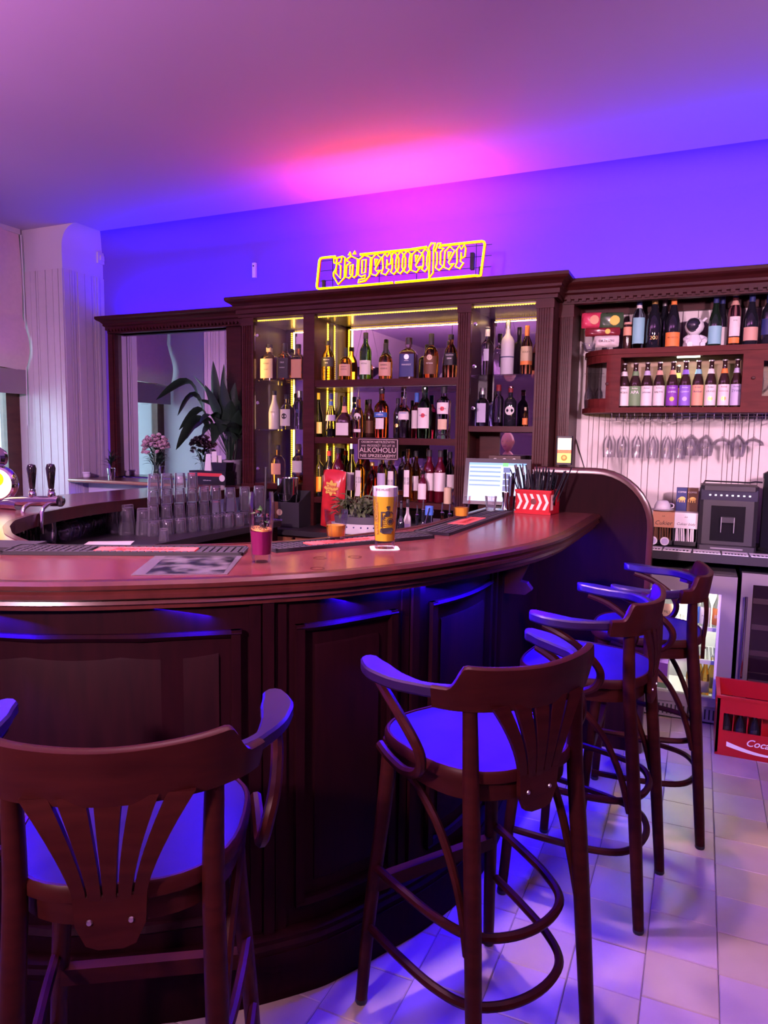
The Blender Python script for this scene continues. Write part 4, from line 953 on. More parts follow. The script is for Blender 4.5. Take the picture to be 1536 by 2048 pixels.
g2 = 'bottles on the top shelf of the wide bay'
B('flask-shaped bourbon bottle with black label, leftmost on the top shelf of the wide bay', 656, 683, 27, 4.37, ZS1, 'chub', g2, g='honey', cap=('black', 0.1), lab=[(0.36, 0.60, 'black', 1.1)], texts=[("BOURBON", 0.53, 0.042, 'w'), ("RYE", 0.45, 0.02, 'w')], flat=0.6)
B('round whiskey bottle with tall black stopper and rose label before the yellow light strip', 691, 697, 25, 4.38, ZS1, 'squat', g2, g='amber', cap=('black', 0.26), lab=[(0.14, 0.50, 'rose', 1.1)], texts=[("SMOKEY", 0.42, 0.045, 'k'), ("RESERVE", 0.34, 0.045, 'k')])
B('green whisky bottle with broad white label, tallest on the top shelf of the wide bay', 731, 667, 23, 4.38, ZS1, 'wine', g2, g='green', cap=('black', 0.12), lab=[(0.12, 0.42, 'white', 1.3)], texts=[("ARDNA", 0.35, 0.045, 'k')])
B('round amber bottle with rose label and black stopper, between green and square bottles', 771, 688, 27, 4.37, ZS1, 'squat', g2, g='amber', cap=('black', 0.26), lab=[(0.10, 0.48, 'rose', 1.1)], texts=[("BARREL", 0.40, 0.05, 'k'), ("RESERVE", 0.30, 0.05, 'k')])
B('dark square herbal liqueur bottle lettered MANIFEST in the wide bay', 817, 677, 34, 4.37, ZS1, 'square', g2, g='brown', sq=0.35, cap=('black', 0.15), lab=[(0.05, 0.60, 'navy', 0.72)], texts=[("MANIFEST", 0.34, 0.062, 'w'), ("HERBAL", 0.44, 0.03, 'w')], roundel=(0.53, 0.017, 'silver'))
B('dark rum bottle with long stopper and round badge in the wide bay', 862, 669, 30, 4.37, ZS1, 'squat', g2, g='amber', cap=('black', 0.24), lab=[(0.10, 0.50, 'brown', 1.0)], texts=[("METAXA", 0.34, 0.045, 'w')], roundel=(0.47, 0.018, 'cream'))
B('gold whiskey bottle with black TULLAMORE label beside the fluted post', 901, 671, 29, 4.37, ZS1, 'chub', g2, g='honey', cap=('black', 0.10), lab=[(0.30, 0.58, 'black', 1.2)], texts=[("TULLAMORE", 0.53, 0.055, 'w'), ("DEW", 0.45, 0.03, 'w')])
g3 = 'bottles on the middle shelf of the wide bay'
B('green wine-like bottle with yellow neck and pale label, leftmost on the middle shelf', 636, 787, 19, 4.37, ZS2, 'burg', g3, g='green', cap=('yellow', 0.14), lab=[(0.08, 0.34, 'cream', 1.2)])
B('conical liqueur bottle with blue liquid and lilac collar on the middle shelf', 662, 789, 23, 4.37, ZS2, 'cone', g3, g='clear', cap=('navy', 0.12), lab=[(0.38, 0.52, 'lilac', 1.5)], liquid=('deepblue', 0.20), neck=(0.74, 0.84, 'blue'))
B('broad-shouldered dark bottle with white label beside the blue liqueur', 689, 795, 32, 4.37, ZS2, 'tri', g3, g='brown', sq=0.55, cap=('black', 0.12), lab=[(0.05, 0.36, 'white', 0.7)], neck=(0.62, 0.78, 'peach'))
B('pink liqueur bottle with round white badge and pourer on the middle shelf', 717, 799, 21, 4.35, ZS2, 'chub', g3, g='pink', cap=None, roundel=(0.55, 0.024, 'white'), lab=[(0.14, 0.22, 'white', 0.7)], extra=pourer)
B('plain dark brown bottle between the pink and the orange bitter bottles', 739, 800, 19, 4.43, ZS2, 'wine', g3, g='brown', cap=('black', 0.10), lab=[(0.12, 0.45, 'brown', 1.2)])
B('orange-red bitter bottle lettered APEROL on the middle shelf', 763, 778, 29, 4.36, ZS2, 'spirit', g3, g='orange', cap=('black', 0.10), lab=[(0.42, 0.52, 'blue', 1.1), (0.18, 0.40, 'white', 0.6)], texts=[("APEROL", 0.47, 0.055, 'w')])
B('dark round-badge wine bottle behind the lettered clear bottle', 795, 798, 17, 4.42, ZS2, 'wine', g3, g='dark', cap=('black', 0.12), roundel=(0.32, 0.012, 'gold'))
B('half-empty clear bitter bottle with metal pourer and blue-white label', 808, 790, 24, 4.36, ZS2, 'spirit', g3, g='clear', cap=None, lab=[(0.46, 0.66, 'white', 1.1)], liquid=('ruby', 0.42), texts=[("CAMPARI", 0.62, 0.048, 'blue')], extra=pourer)
B('slim pink vermouth bottle with blue cap, half behind the green vermouth', 833, 787, 20, 4.41, ZS2, 'slim', g3, g='red', cap=('blue', 0.2), lab=[(0.22, 0.62, 'white', 1.2)])
B('green vermouth bottle with arched white label and red disc', 849, 772, 30, 4.36, ZS2, 'wine', g3, g='green', cap=('darkgreen', 0.10), lab=[(0.20, 0.60, 'white', 0.85)], texts=[("MARTINI", 0.45, 0.05, 'navy')], roundel=(0.45, 0.014, 'red'))
B('clear vermouth bottle with white label and red disc beside the fluted post', 887, 773, 31, 4.36, ZS2, 'martini', g3, g='clear', cap=('black', 0.12), lab=[(0.48, 0.70, 'white', 0.85), (0.18, 0.38, 'cream', 0.7)], texts=[("MARTINI", 0.58, 0.05, 'navy')], roundel=(0.58, 0.014, 'red'), liquid=None)
g4 = 'bottles on the bottom board of the wide bay'
rows4 = [('dark herbal bottle with glowing orange label, leftmost on the bottom board', 636, 899, 20, 4.36, 'square', dict(g='dark', sq=0.6, cap=('black', 0.12), lab=[(0.10, 0.42, 'orange', 1.0)])),
 ('dark syrup bottle with lilac label behind the red sweets bag', 658, 903, 20, 4.42, 'wine', dict(g='dark', cap=('red', 0.1), lab=[(0.14, 0.46, 'lilac', 1.2)])),
 ('dark syrup bottle with white label above the red sweets bag', 676, 897, 25, 4.36, 'wine', dict(g='ruby', cap=('black', 0.1), lab=[(0.14, 0.56, 'white', 1.2)])),
 ('clear syrup bottle with pale label right of the sweets bag', 703, 899, 21, 4.43, 'wine', dict(g='clear', cap=('black', 0.1), lab=[(0.14, 0.52, 'white', 1.2)])),
 ('brown syrup bottle with black-banded 123 label above the herb planter', 719, 906, 22, 4.36, 'spirit', dict(g='amber', cap=('black', 0.1), lab=[(0.05, 0.62, 'white', 0.5), (0.34, 0.48, 'black', 0.6)], texts=[("123", 0.41, 0.028, 'w')])),
 ('small jar bottle with red drink between two labelled syrup bottles', 744, 925, 22, 4.40, 'chub', dict(g='red', cap=('gold', 0.1))),
 ('clear syrup bottle with lilac oval label below the black sign', 764, 905, 20, 4.37, 'spirit', dict(g='clear', cap=('black', 0.1), lab=[(0.14, 0.56, 'lilac', 0.9)], liquid=('amber', 0.12))),
 ('clear syrup bottle with 123 label and red fruit print below the black sign', 783, 907, 19, 4.36, 'spirit', dict(g='clear', cap=('black', 0.1), lab=[(0.08, 0.62, 'white', 0.6), (0.28, 0.44, 'black', 0.66)], texts=[("123", 0.36, 0.026, 'w')])),
 ('tall syrup bottle with 123 label right of the beer glass', 815, 899, 19, 4.36, 'spirit', dict(g='amber', cap=('clear', 0.1), lab=[(0.08, 0.60, 'white', 0.6), (0.32, 0.46, 'black', 0.66)], texts=[("123", 0.39, 0.028, 'w')])),
 ('amber syrup bottle half hidden beside the tall 123 bottle', 831, 903, 18, 4.43, 'wine', dict(g='amber', cap=('black', 0.1), lab=[(0.2, 0.5, 'white', 0.9)])),
 ('small dark bottle with flowered white label in front of the red syrups', 845, 942, 21, 4.31, 'chub', dict(g='ruby', cap=('clear', 0.1), lab=[(0.10, 0.60, 'white', 0.9)])),
 ('red syrup bottle with berry label, left of the candle pair', 858, 901, 24, 4.39, 'wine', dict(g='ruby', cap=('black', 0.12), lab=[(0.22, 0.56, 'white', 1.2)])),
 ('red syrup bottle with rose-hip label next to the candle', 880, 902, 24, 4.36, 'wine', dict(g='ruby', cap=('black', 0.12), lab=[(0.22, 0.58, 'white', 1.2)])),
 ('clear syrup bottle half behind the candle and the fluted post', 899, 905, 21, 4.42, 'wine', dict(g='clear', cap=('black', 0.12), lab=[(0.22, 0.56, 'white', 1.2)]))]
for (lab, px, yt, w_, Y, shp, k) in rows4: B(lab, px, yt, w_, Y, ZS3, shp, g4, **k)
cnd = on_y(895, 998, 4.30); t = thing('pillar_candle', 'cream pillar candle on the bottom board beside the fluted post', 'candle', (cnd.x, 4.30, ZS3+0.0006))
MB().lathe([(0, 0), (0.024, 0), (0.025, 0.003), (0.025, 0.10), (0.02, 0.104), (0, 0.1)], 16).build('wax', mat('candle_wax', (0.80, 0.66, 0.42), 0.5), t, True); MB().tube([(0, 0, 0.098), (0.001, 0, 0.112)], 0.0012, 5).build('wick', M_INK, t)
g5 = 'bottles in the narrow right bay'
B('clear bottle with white cap on the glass shelf of the right bay', 974, 656, 27, 4.40, 1.938, 'spirit', g5, g='clear', cap=('white', 0.18), lab=[(0.3, 0.55, 'lilac', 0.4)])
B('frosted lilac vodka bottle on the glass shelf of the right bay', 1015, 642, 28, 4.40, 1.938, 'spirit', g5, g='frost', cap=('silver', 0.14), lab=[(0.32, 0.34, 'navy', 1.4)])
B('amber spirit bottle with orange cap and cream label on the right bay glass shelf', 1053, 653, 26, 4.40, 1.938, 'chub', g5, g='honey', cap=('orange', 0.2), lab=[(0.28, 0.58, 'cream', 1.2), (0.20, 0.28, 'orange', 1.2)], texts=[("DUCKY", 0.46, 0.045, 'k')])
B('pale blue gin bottle with long label on the wooden shelf of the right bay', 964, 777, 28, 4.39, 1.622, 'square', g5, g='blue', sq=0.6, cap=('silver', 0.16), lab=[(0.10, 0.60, 'lilac', 0.5)])
B('clear bottle with brown cap on the wooden shelf of the right bay', 996, 771, 22, 4.40, 1.622, 'slim', g5, g='clear', cap=('darkred', 0.14), liquid=('ruby', 0.10))
B('dark gin bottle with white diamond label on the wooden shelf of the right bay', 1020, 774, 26, 4.38, 1.622, 'spirit', g5, g='dark', cap=('darkred', 0.14), roundel=(0.40, 0.028, 'white'))
B('small amber miniature at the right end of the wooden shelf', 1049, 816, 13, 4.37, 1.622, 'chub', g5, g='honey', cap=('cream', 0.14), lab=[(0.1, 0.45, 'orange', 1.0)])
# sign about alcohol hanging from the middle shelf
a = on_y(716, 876, YF+0.004); b_ = on_y(797, 921, YF+0.004)
sg = thing('alcohol_notice', 'black notice in Polish capitals hanging below the middle shelf', 'sign', ((a.x+b_.x)/2, YF+0.004, (a.z+b_.z)/2))
sw_ = (b_.x-a.x)/2; sh_ = (a.z-b_.z)/2
MB().box(-sw_, sw_, -0.004, 0.0, -sh_, sh_).build('board', mat('notice_black', (0.03, 0.014, 0.02), 0.3), sg)
M_PRT = mat('notice_print', (0.72, 0.60, 0.55), 0.5)
fr_ = MB()
for (x0, x1, z0, z1) in ((-sw_+.006, sw_-.006, sh_-.009, sh_-.006), (-sw_+.006, sw_-.006, -sh_+.006, -sh_+.009), (-sw_+.006, -sw_+.009, -sh_+.006, sh_-.006), (sw_-.009, sw_-.006, -sh_+.006, sh_-.006)): fr_.box(x0, x1, -0.0052, -0.004, z0, z1)
fr_.build('border', M_PRT, sg)
for (s, z, wd, hh) in (("OSOBOM NIETRZEŹWYM", 0.047, 0.235, 0.015), ("oraz  MŁODZIEŻY  DO LAT 18", 0.023, 0.235, 0.014), ("ALKOHOLU", -0.008, 0.26, 0.034), ("NIE SPRZEDAJEMY", -0.046, 0.25, 0.020)):
    flat_text(s, wd*sw_/0.145, M_PRT, sg, (0, -0.0055, z*sh_/0.073), STAND, height=hh*sh_/0.073)
# ================================================================== neon sign
ns = thing('neon_sign', 'yellow neon sign reading Jägermeister in blackletter inside a rounded frame', 'neon sign', (-1.835, 4.28, 2.50))
M_NEON = mat('neon_yellow', (1, 0.8, 0.0), 0.4, emit=(1.0, 0.80, 0.0), es=2.6, noise=0, sampled=False)
M_NRED = mat('neon_red', (0.5, 0.02, 0.0), 0.4, emit=(0.75, 0.02, 0.0), es=0.35, noise=0, sampled=False)
XS0 = -2.20; XS1 = -1.375; SZB = 0.083; SZT = 0.215
def gx(px): return on_y(px, 520, 4.28).x+1.835
GL = dict(
 J=[[(0.0, 0.98), (0.05, 0.78), (0.28, 0.74), (0.22, 0.5), (0.0, 0.30), (0.02, 0.12), (0.42, -0.28), (0.95, 0.02), (1.0, 1.0), (0.8, 1.06)], [(0.30, 1.02), (0.75, 1.06), (0.62, 0.78), (0.34, 0.76), (0.62, 0.62), (0.60, 0.0), (0.2, 0.28)]],
 a=[[(0.05, 0.88), (0.45, 1.03), (1.0, 0.86), (0.93, 0.08), (0.72, -0.02), (0.52, 0.1), (0.28, -0.03), (0.0, 0.06), (0.08, 0.6), (0.42, 0.72), (0.12, 0.82)], [(0.38, 0.58), (0.62, 0.62), (0.58, 0.14), (0.36, 0.16)], [(0.22, 1.10), (0.36, 1.22), (0.44, 1.10)], [(0.62, 1.12), (0.76, 1.24), (0.84, 1.12)]],
 g=[[(0.12, 0.82), (0.50, 1.02), (1.0, 0.88), (0.94, 0.0), (0.62, -0.22), (0.05, -0.28), (0.12, -0.14), (0.58, -0.1), (0.62, 0.06), (0.3, 0.0), (0.05, 0.12)], [(0.36, 0.78), (0.66, 0.80), (0.62, 0.18), (0.34, 0.16)]],
 e=[[(0.0, 0.1), (0.08, 0.82), (0.52, 1.02), (1.0, 0.80), (0.42, 0.30), (0.58, 0.2), (0.96, 0.24), (0.5, -0.02)], [(0.40, 0.78), (0.66, 0.76), (0.40, 0.48)]],
 r=[[(0.0, 0.08), (0.16, 0.3), (0.10, 0.84), (0.36, 1.0), (0.54, 0.84), (0.84, 1.02), (1.0, 0.86), (0.92, 0.5), (0.66, 0.44), (0.56, 0.7), (0.5, 0.3), (0.8, 0.22), (0.44, -0.02)]],
 i=[[(0.0, 0.84), (0.5, 1.02), (1.0, 0.86), (0.82, 0.62), (0.80, 0.26), (1.0, 0.14), (0.5, -0.02), (0.0, 0.1), (0.22, 0.28), (0.22, 0.68)]],
 s=[[(0.18, -0.36), (0.22, 0.88), (0.0, 1.02), (0.42, 1.26), (1.0, 1.24), (0.78, 1.02), (0.74, -0.12)]],
 t=[[(0.0, 0.88), (0.32, 1.22), (0.62, 1.22), (0.60, 0.98), (1.0, 0.96), (0.64, 0.80), (0.62, 0.26), (0.98, 0.14), (0.5, -0.02), (0.1, 0.12), (0.22, 0.3), (0.22, 0.8)]])
word = [('J', 667, 690), ('a', 691.5, 715), ('g', 715, 741), ('e', 742, 762), ('r', 763, 783), ('i', 782, 794), ('i', 795, 807), ('i', 808, 821), ('e', 822, 844), ('i', 844, 856), ('s', 856, 870), ('t', 870, 887), ('e', 888, 909), ('r', 911, 931)]
for (ch, p0, p1) in word:
    a0, a1 = gx(p0), gx(p1)
    mb = MB(); rb = MB()
    for poly in GL[ch]:
        pts = [(a0+(a1-a0)*x, 0, SZB+(SZT-SZB)*z) for (x, z) in poly]
        mb.tube(pts, 0.0047, 6, closed=True); rb.tube([(x, 0.012, z) for (x, _, z) in pts], 0.0055, 5, closed=True)
    L_ = mb.build('letter', M_NEON, ns, True); rb.build('letter_channel', M_NRED, L_, True)
def tubepx(pts, nm='frame_tube', rr=0.0072):
    P = [(gx(x), 0, on_y(x, y, 4.28).z-2.50) for (x, y) in pts]
    q = MB().tube(P, rr, 8).build(nm, M_NEON, ns, True); MB().tube([(x, 0.016, z) for (x, y, z) in P], rr, 6).build('frame_channel', M_NRED, q, True)
tubepx([(671, 513), (645, 515.5), (641, 517), (638.5, 521), (633.5, 572), (634.5, 576), (638, 577.5), (710, 572), (786, 565)])
tubepx([(791, 565), (880, 557), (951, 551), (959, 552), (962, 551), (968.5, 488), (967, 484), (963, 482.5), (882, 491), (877, 496)])
tubepx([(720, 509), (770, 504), (820, 499), (853, 494)])
# wire grid and brackets behind
gd = MB()
for px in (661, 755, 830, 949): x = gx(px); gd.box(x-0.002, x+0.002, 0.03, 0.035, 0.03, 0.235)
for z in (0.085, 0.15, 0.215): gd.box(gx(636), gx(980), 0.034, 0.038, z-0.002, z+0.002)
gd.build('wire_grid', M_BLACK, ns)
MB().box(gx(940), gx(947), 0.0, 0.03, 0.07, 0.17).build('transformer', M_BLACK, ns)
MB().box(gx(640), gx(645), 0.03, 0.05, 0.0, 0.09).box(gx(955), gx(960), 0.03, 0.05, 0.0, 0.09).build('bracket', M_BLACK, ns)
area('neon_glow_light', (-1.9, 4.31, 2.74), 0.95, 20, (1.0, 0.05, 0.015), (0.0, -0.12, 1), 0.05)
area('neon_glow_light', (-1.9, 4.36, 2.62), 1.0, 7, (1.0, 0.05, 0.03), (0.0, 1, 0.35), 0.1)
area('neon_glow_light', (-1.84, 4.25, 2.62), 1.0, 0.7, (1.0, 0.72, 0.05), (0.0, -1, -0.5), 0.1)
# ================================================================== wall cabinet with beers, right side
YS = 4.46; ZT_ = 2.083; ZB_ = 1.711
wc = thing('wall_cabinet', 'reddish wooden wall cabinet with open beer compartment and curved glazed end', 'cabinet', (0.1, YW, ZB_))
ow = (0.1, YW, ZB_)
def wbx(name, x0, x1, y0, y1, z0, z1, mt=W_WALL, bev=0.0): return MB().box(x0-ow[0], x1-ow[0], y0-ow[1], y1-ow[1], z0-ow[2], z1-ow[2], bev=bev).build(name, mt, wc)
xs = {k: on_y(k, 760, YS).x for k in (1152, 1225, 1240, 1484, 1495)}
xL = xs[1225]; xc = -0.70
# curved left end: quarter round plates
def quarter(rad, x0, z0, z1, name, mt):
    poly = [(x0-ow[0], 0-0.012), (x0-ow[0], YS-YW)] if False else None
    pts = [(x0, YW-0.012)] + [(x0-(x0-xc)*math.sin(a)*rad, YW-0.012-(YW-0.012-YS)*math.cos(a)*rad) for a in [k*PI/2/10 for k in range(11)]]
    pts = [(x-ow[0], y-ow[1]) for (x, y) in pts]
    return MB().prism(pts, z0-ow[2], z1-ow[2]).build(name, mt, wc)
XR = 1.2
wbx('top_board', xL, XR, YS-0.012, YW-0.012, ZT_-0.03, ZT_); quarter(1.03, xL, ZT_-0.03, ZT_, 'top_board', W_WALL)
wbx('bottom_board', xL, XR, YS-0.015, YW-0.012, ZB_, ZB_+0.03); quarter(1.05, xL, ZB_, ZB_+0.03, 'bottom_board', W_WALL)
wbx('back_board', xL, XR, YW-0.03, YW-0.012, ZB_+0.03, ZT_-0.03, wood('cab_back', (0.28, 0.20, 0.11), (0.36, 0.26, 0.15), 0.5, (1, 1, 5)))
for (a_, e_) in ((1225, 1240), (1484, 1495)): wbx('divider', xs[a_], xs[e_], YS, YW-0.03, ZB_+0.03, ZT_-0.03)
wbx('top_rail', xs[1240], xs[1484], YS, YS+0.018, ZT_-0.05, ZT_-0.03)
# curved glazed door
def arc(rad, a0, a1, n=8): return [Vector((xL-(xL-xc)*math.sin(a0+(a1-a0)*k/n)*rad-ow[0], YW-0.012-(YW-0.012-YS)*math.cos(a0+(a1-a0)*k/n)*rad-ow[1], 0)) for k in range(n+1)]
dm = MB(); sec_ = lambda z0, z1: [(0, z0-ow[2]), (0, z1-ow[2]), (0.016, z1-ow[2]), (0.016, z0-ow[2])]
dm.sweep(arc(0.98, 0, PI/2), sec_(ZB_+0.03, ZB_+0.085)); dm.sweep(arc(0.98, 0, PI/2), sec_(ZT_-0.075, ZT_-0.03)); dm.sweep(arc(0.98, 0, 0.2), sec_(ZB_+0.03, ZT_-0.03)); dm.sweep(arc(0.98, PI/2-0.12, PI/2), sec_(ZB_+0.03, ZT_-0.03))
cd = dm.build('curved_door', W_WALL, wc)
g_ = MB().sweep(arc(0.95, 0.18, PI/2-0.1), [(0, ZB_+0.08-ow[2]), (0, ZT_-0.07-ow[2]), (0.003, ZT_-0.07-ow[2]), (0.003, ZB_+0.08-ow[2])]).build('curved_pane', M_PANE, cd, True)
MB().lathe([(0, 0), (0.006, 0), (0.01, 0.012), (0, 0.016)], 10, M=Matrix.Translation((xL-0.03-ow[0], YS-ow[1], 1.88-ow[2])) @ Matrix.Rotation(PI/2, 4, 'X')).build('knob', W_CAB, cd, True)
# right glazed door
rd = MB()
for (x0, x1, z0, z1) in ((xs[1495], xs[1495]+0.075, ZB_+0.03, ZT_-0.03), (xs[1495]+0.36, xs[1495]+0.43, ZB_+0.03, ZT_-0.03), (xs[1495]+0.075, xs[1495]+0.36, ZB_+0.03, ZB_+0.09), (xs[1495]+0.075, xs[1495]+0.36, ZT_-0.09, ZT_-0.03)):
    rd.box(x0-ow[0], x1-ow[0], YS-ow[1], YS+0.018-ow[1], z0-ow[2], z1-ow[2])
rd = rd.build('door', W_WALL, wc)
MB().box(xs[1495]+0.07-ow[0], xs[1495]+0.365-ow[0], YS+0.006-ow[1], YS+0.01-ow[1], ZB_+0.085-ow[2], ZT_-0.085-ow[2]).build('pane', M_PANE, rd)
MB().lathe([(0, 0), (0.006, 0), (0.01, 0.012), (0, 0.016)], 10, M=Matrix.Translation((xs[1495]+0.028-ow[0], YS-ow[1], 1.9-ow[2])) @ Matrix.Rotation(PI/2, 4, 'X')).build('knob', W_CAB, rd, True)
# beers
ZBE = ZB_+0.0306
beer = [(1247, 'white', 'TRÓJKA', 'k', 'beer bottle with white label and round crest, leftmost in the compartment', 'white', None), (1269.5, 'green', 'APA', 'w', 'beer bottle with green APA label', 'green', None), (1293, 'white', 'Johannes', 'navy', 'beer bottle with white label and blue hop picture, third from left', 'lilac', None),
        (1317.5, 'white', 'BAŁTYK', 'k', 'beer bottle with shield-shaped white label, fourth from the left', 'rose', None), (1344, 'purple', 'CHMIEL', 'w', 'beer bottle with purple label and yellow crest', 'peach', 'yellow'), (1369.5, 'violet', 'CZARNY', 'w', 'beer bottle with violet label and violet neck', 'violet', 'lilac'),
        (1395, 'peach', 'Amber', 'navy', 'beer bottle with peach and white lettered label under the lamp', 'teal', None), (1420.5, 'white', 'GRAND', 'k', 'beer bottle with white GRAND label', 'white', 'gold'), (1447, 'white', 'PSZENICZNE', 'darkred', 'beer bottle with orange neck foil and white label', 'orange', 'gold'), (1472, 'lilac', 'ŻYWE', 'navy', 'beer bottle with lilac label, rightmost in the compartment', 'lilac', None)]
for i, (px, col, txt, ink, lab, nk, ro) in enumerate(beer):
    yt = 728-9*i/9
    d = place(px, yt, 25, YS+0.075, ZBE, 'beer', g='beer', cap=None)
    hh = d['h']/0.975; d['h'] = hh
    bottle(lab + ' of the wall cabinet', group='beer bottles in the wall cabinet', lab=[(0.04, 0.47, col, 1.35)], texts=[(txt, 0.33, 0.05, ink), ('Amber', 0.42, 0.036, ink)], neck=(0.70, 0.80, nk), roundel=(0.18, 0.013, ro) if ro else None,
           extra=lambda t, h, r: MB().lathe([(0, h*0.955), (0.0150, h*0.955), (0.0155, h*0.965), (0.0135, h*0.985), (0, h*0.988)], 14).build('crown_cap', LBL['silver'], t, True), rz=0.05, **d)
d = place(1354, 731, 22, YS+0.16, ZBE, 'beer', g='beer', cap=None)
bottle('beer bottle with yellow neck half hidden in the second row of the wall cabinet', group='beer bottles in the wall cabinet', lab=[(0.04, 0.47, 'orange', 1.35)], neck=(0.70, 0.82, 'yellow'), extra=lambda t, h, r: MB().lathe([(0, h*0.97), (0.015, h*0.97), (0.0135, h*1.0), (0, h*1.0)], 14).build('crown_cap', LBL['silver'], t, True), **d)
# lamp in the compartment
p = on_y(1377, 714, YS+0.10)
lm = thing('cabinet_lamp', 'small white tube lamp under the top board above the beers', 'lamp', (p.x, YS+0.10, ZT_-0.03))
MB().box(-0.075, 0.075, -0.015, 0.015, -0.012, 0.0).build('housing', M_STEEL, lm); MB().tube([(-0.062, 0, -0.016), (0.062, 0, -0.016)], 0.006, 8).build('tube', mat('lamp_tube', (1, 1, 1), 0.4, emit=(0.95, 1.0, 0.85), es=5, noise=0, sampled=False), lm, True)
area('cabinet_lamp_light', (p.x, YS+0.10, ZT_-0.06), 0.13, 0.8, (0.95, 1.0, 0.8), (0, 0, -1), 0.02)
# glasses standing inside the curved end and the right door
for k, (px, up_) in enumerate(((1178, 1), (1198, 1))):
    q = on_y(px, 760, YS+0.13)
    glass('flute_glass', 'flute', P_FLUTE, (q.x, YS+0.14, ZBE), '%s champagne flute behind the curved glass door' % ('left' if k == 0 else 'right'), 'flutes behind the curved door', 0.95, updown=True, h=0.225)
q = on_y(1528, 760, YS+0.1); glass('wine_glass', 'wine', P_WINE, (q.x, YS+0.13, ZBE), 'wine glass standing behind the right-hand cabinet door', None, 1.0)
# rack of hanging stemware
ZR = ZB_-0.045
rk = thing('glass_rack', 'chrome wire rack under the wall cabinet for hanging stemware', 'glass rack', (0.1, 4.6, ZB_))
mb = MB(); x_ = -0.50
while x_ < 0.7:
    mb.tube([(x_-0.1, -0.12, -0.002), (x_-0.1, -0.12, -0.042), (x_-0.1, 0.12, -0.042), (x_-0.1, 0.12, -0.002)], 0.0022, 6); x_ += 0.043
mb.tube([(-0.6, -0.12, -0.022), (0.6, -0.12, -0.022)], 0.0022, 6); mb.tube([(-0.6, -0.12, -0.005), (0.6, -0.12, -0.005)], 0.0022, 6)
mb.build('wires', M_CHROME, rk, True)
rack = [(1217, 'f'), (1245, 'f'), (1275, 'f'), (1305, 'f'), (1335, 'f'), (1361, 'f'), (1383, 'w'), (1412, 'w'), (1447, 'c'), (1478, 'w'), (1510, 'c')]
nm_ = {'f': ('flute', P_FLUTE, 0.225, 'flute', 1.0), 'w': ('wine', P_WINE, 0.205, 'wine glass', 1.0), 'c': ('coupe', P_COUPE, 0.14, 'wide coupe glass', 1.0)}
cnt = {}
for (px, kd) in rack:
    key, pr_, hh, nm2, sc_ = nm_[kd]; cnt[kd] = cnt.get(kd, 0)+1
    q = on_y(px, 845, 4.52)
    glass('hanging_'+nm2.replace(' ', '_'), key, pr_, (q.x, 4.52, ZR-hh*sc_+0.002), '%s %s from the left hanging upside down in the front of the rack' % (ORD[cnt[kd]-1], nm2), 'stemware hanging in the rack', sc_, updown=True, h=hh)
cnt = {}
for (px, kd) in rack[::1]:
    key, pr_, hh, nm2, sc_ = nm_['f' if kd == 'f' else kd]; cnt[kd] = cnt.get(kd, 0)+1
    q = on_y(px, 845, 4.52)
    if kd != 'c': glass('hanging_'+nm2.replace(' ', '_'), key, pr_, (q.x+0.01, 4.64, ZR-hh*sc_+0.002), '%s %s from the left hanging in the back row of the rack' % (ORD[cnt[kd]-1], nm2), 'stemware hanging in the rack', sc_, updown=True, h=hh)
# ------------------------------------------------------------------ bottles and things on top of the wall cabinet
g6 = 'wine bottles on top of the wall cabinet'
YT = 4.58; ZW = ZT_
B('clear gin bottle with pale label on top of the wall cabinet', 1277, 594, 29, YT, ZW, 'wine', g6, g='blue', cap=('navy', 0.16), lab=[(0.12, 0.60, 'teal', 1.0)], neck=(0.78, 0.86, 'white'))
B('black sparkling wine bottle with gold print and gold neck, front of the pair', 1308, 589, 33, YT-0.02, ZW, 'champ', g6, g='dark', cap=('gold', 0.26), texts=[("200", 0.2, 0.045, 'g')])
B('black sparkling wine bottle with silver neck half behind the gold-necked one', 1328, 593, 28, YT+0.07, ZW, 'champ', g6, g='dark', cap=('silver', 0.26))
B('sparkling wine bottle with orange foil and orange label', 1346, 591, 32, YT-0.02, ZW, 'champ', g6, g='dark', cap=('orange', 0.40), lab=[(0.04, 0.30, 'orange', 1.2)], texts=[("PROSECCO", 0.2, 0.06, 'k')])
B('dark wine bottle with pale blue label, in front of its taller twin', 1430, 590, 30, YT-0.02, ZW, 'burg', g6, g='darkgreen', cap=('navy', 0.16), lab=[(0.06, 0.40, 'teal', 1.2)])
B('tall dark wine bottle with white picture label behind the pale blue one', 1443, 586, 28, YT+0.06, ZW, 'burg', g6, g='dark', cap=('navy', 0.2), lab=[(0.06, 0.38, 'white', 1.2)])
B('rosé wine bottle with white label and orange band on the wall cabinet', 1469, 579, 29, YT-0.01, ZW, 'wine', g6, g='pink', cap=('navy', 0.14), neck=(0.72, 0.80, 'rose'), lab=[(0.18, 0.52, 'white', 0.9), (0.06, 0.16, 'orange', 0.9)], texts=[("ROSE", 0.45, 0.02, 'k')])
B('dark red wine bottle with rose label, second from the right edge', 1502, 582, 33, YT-0.01, ZW, 'burg', g6, g='dark', cap=('navy', 0.2), lab=[(0.10, 0.34, 'rose', 1.2)])
B('dark wine bottle cut by the right edge of the picture', 1537, 585, 33, YT-0.01, ZW, 'wine', g6, g='dark', cap=('navy', 0.2), lab=[(0.2, 0.5, 'navy', 1.2)])
q = on_y(1254, 690, YT)
t = thing('spice_jar', 'slim brown jar with peach label between snacks and gin bottle', 'jar', (q.x, YT, ZW+0.0006))
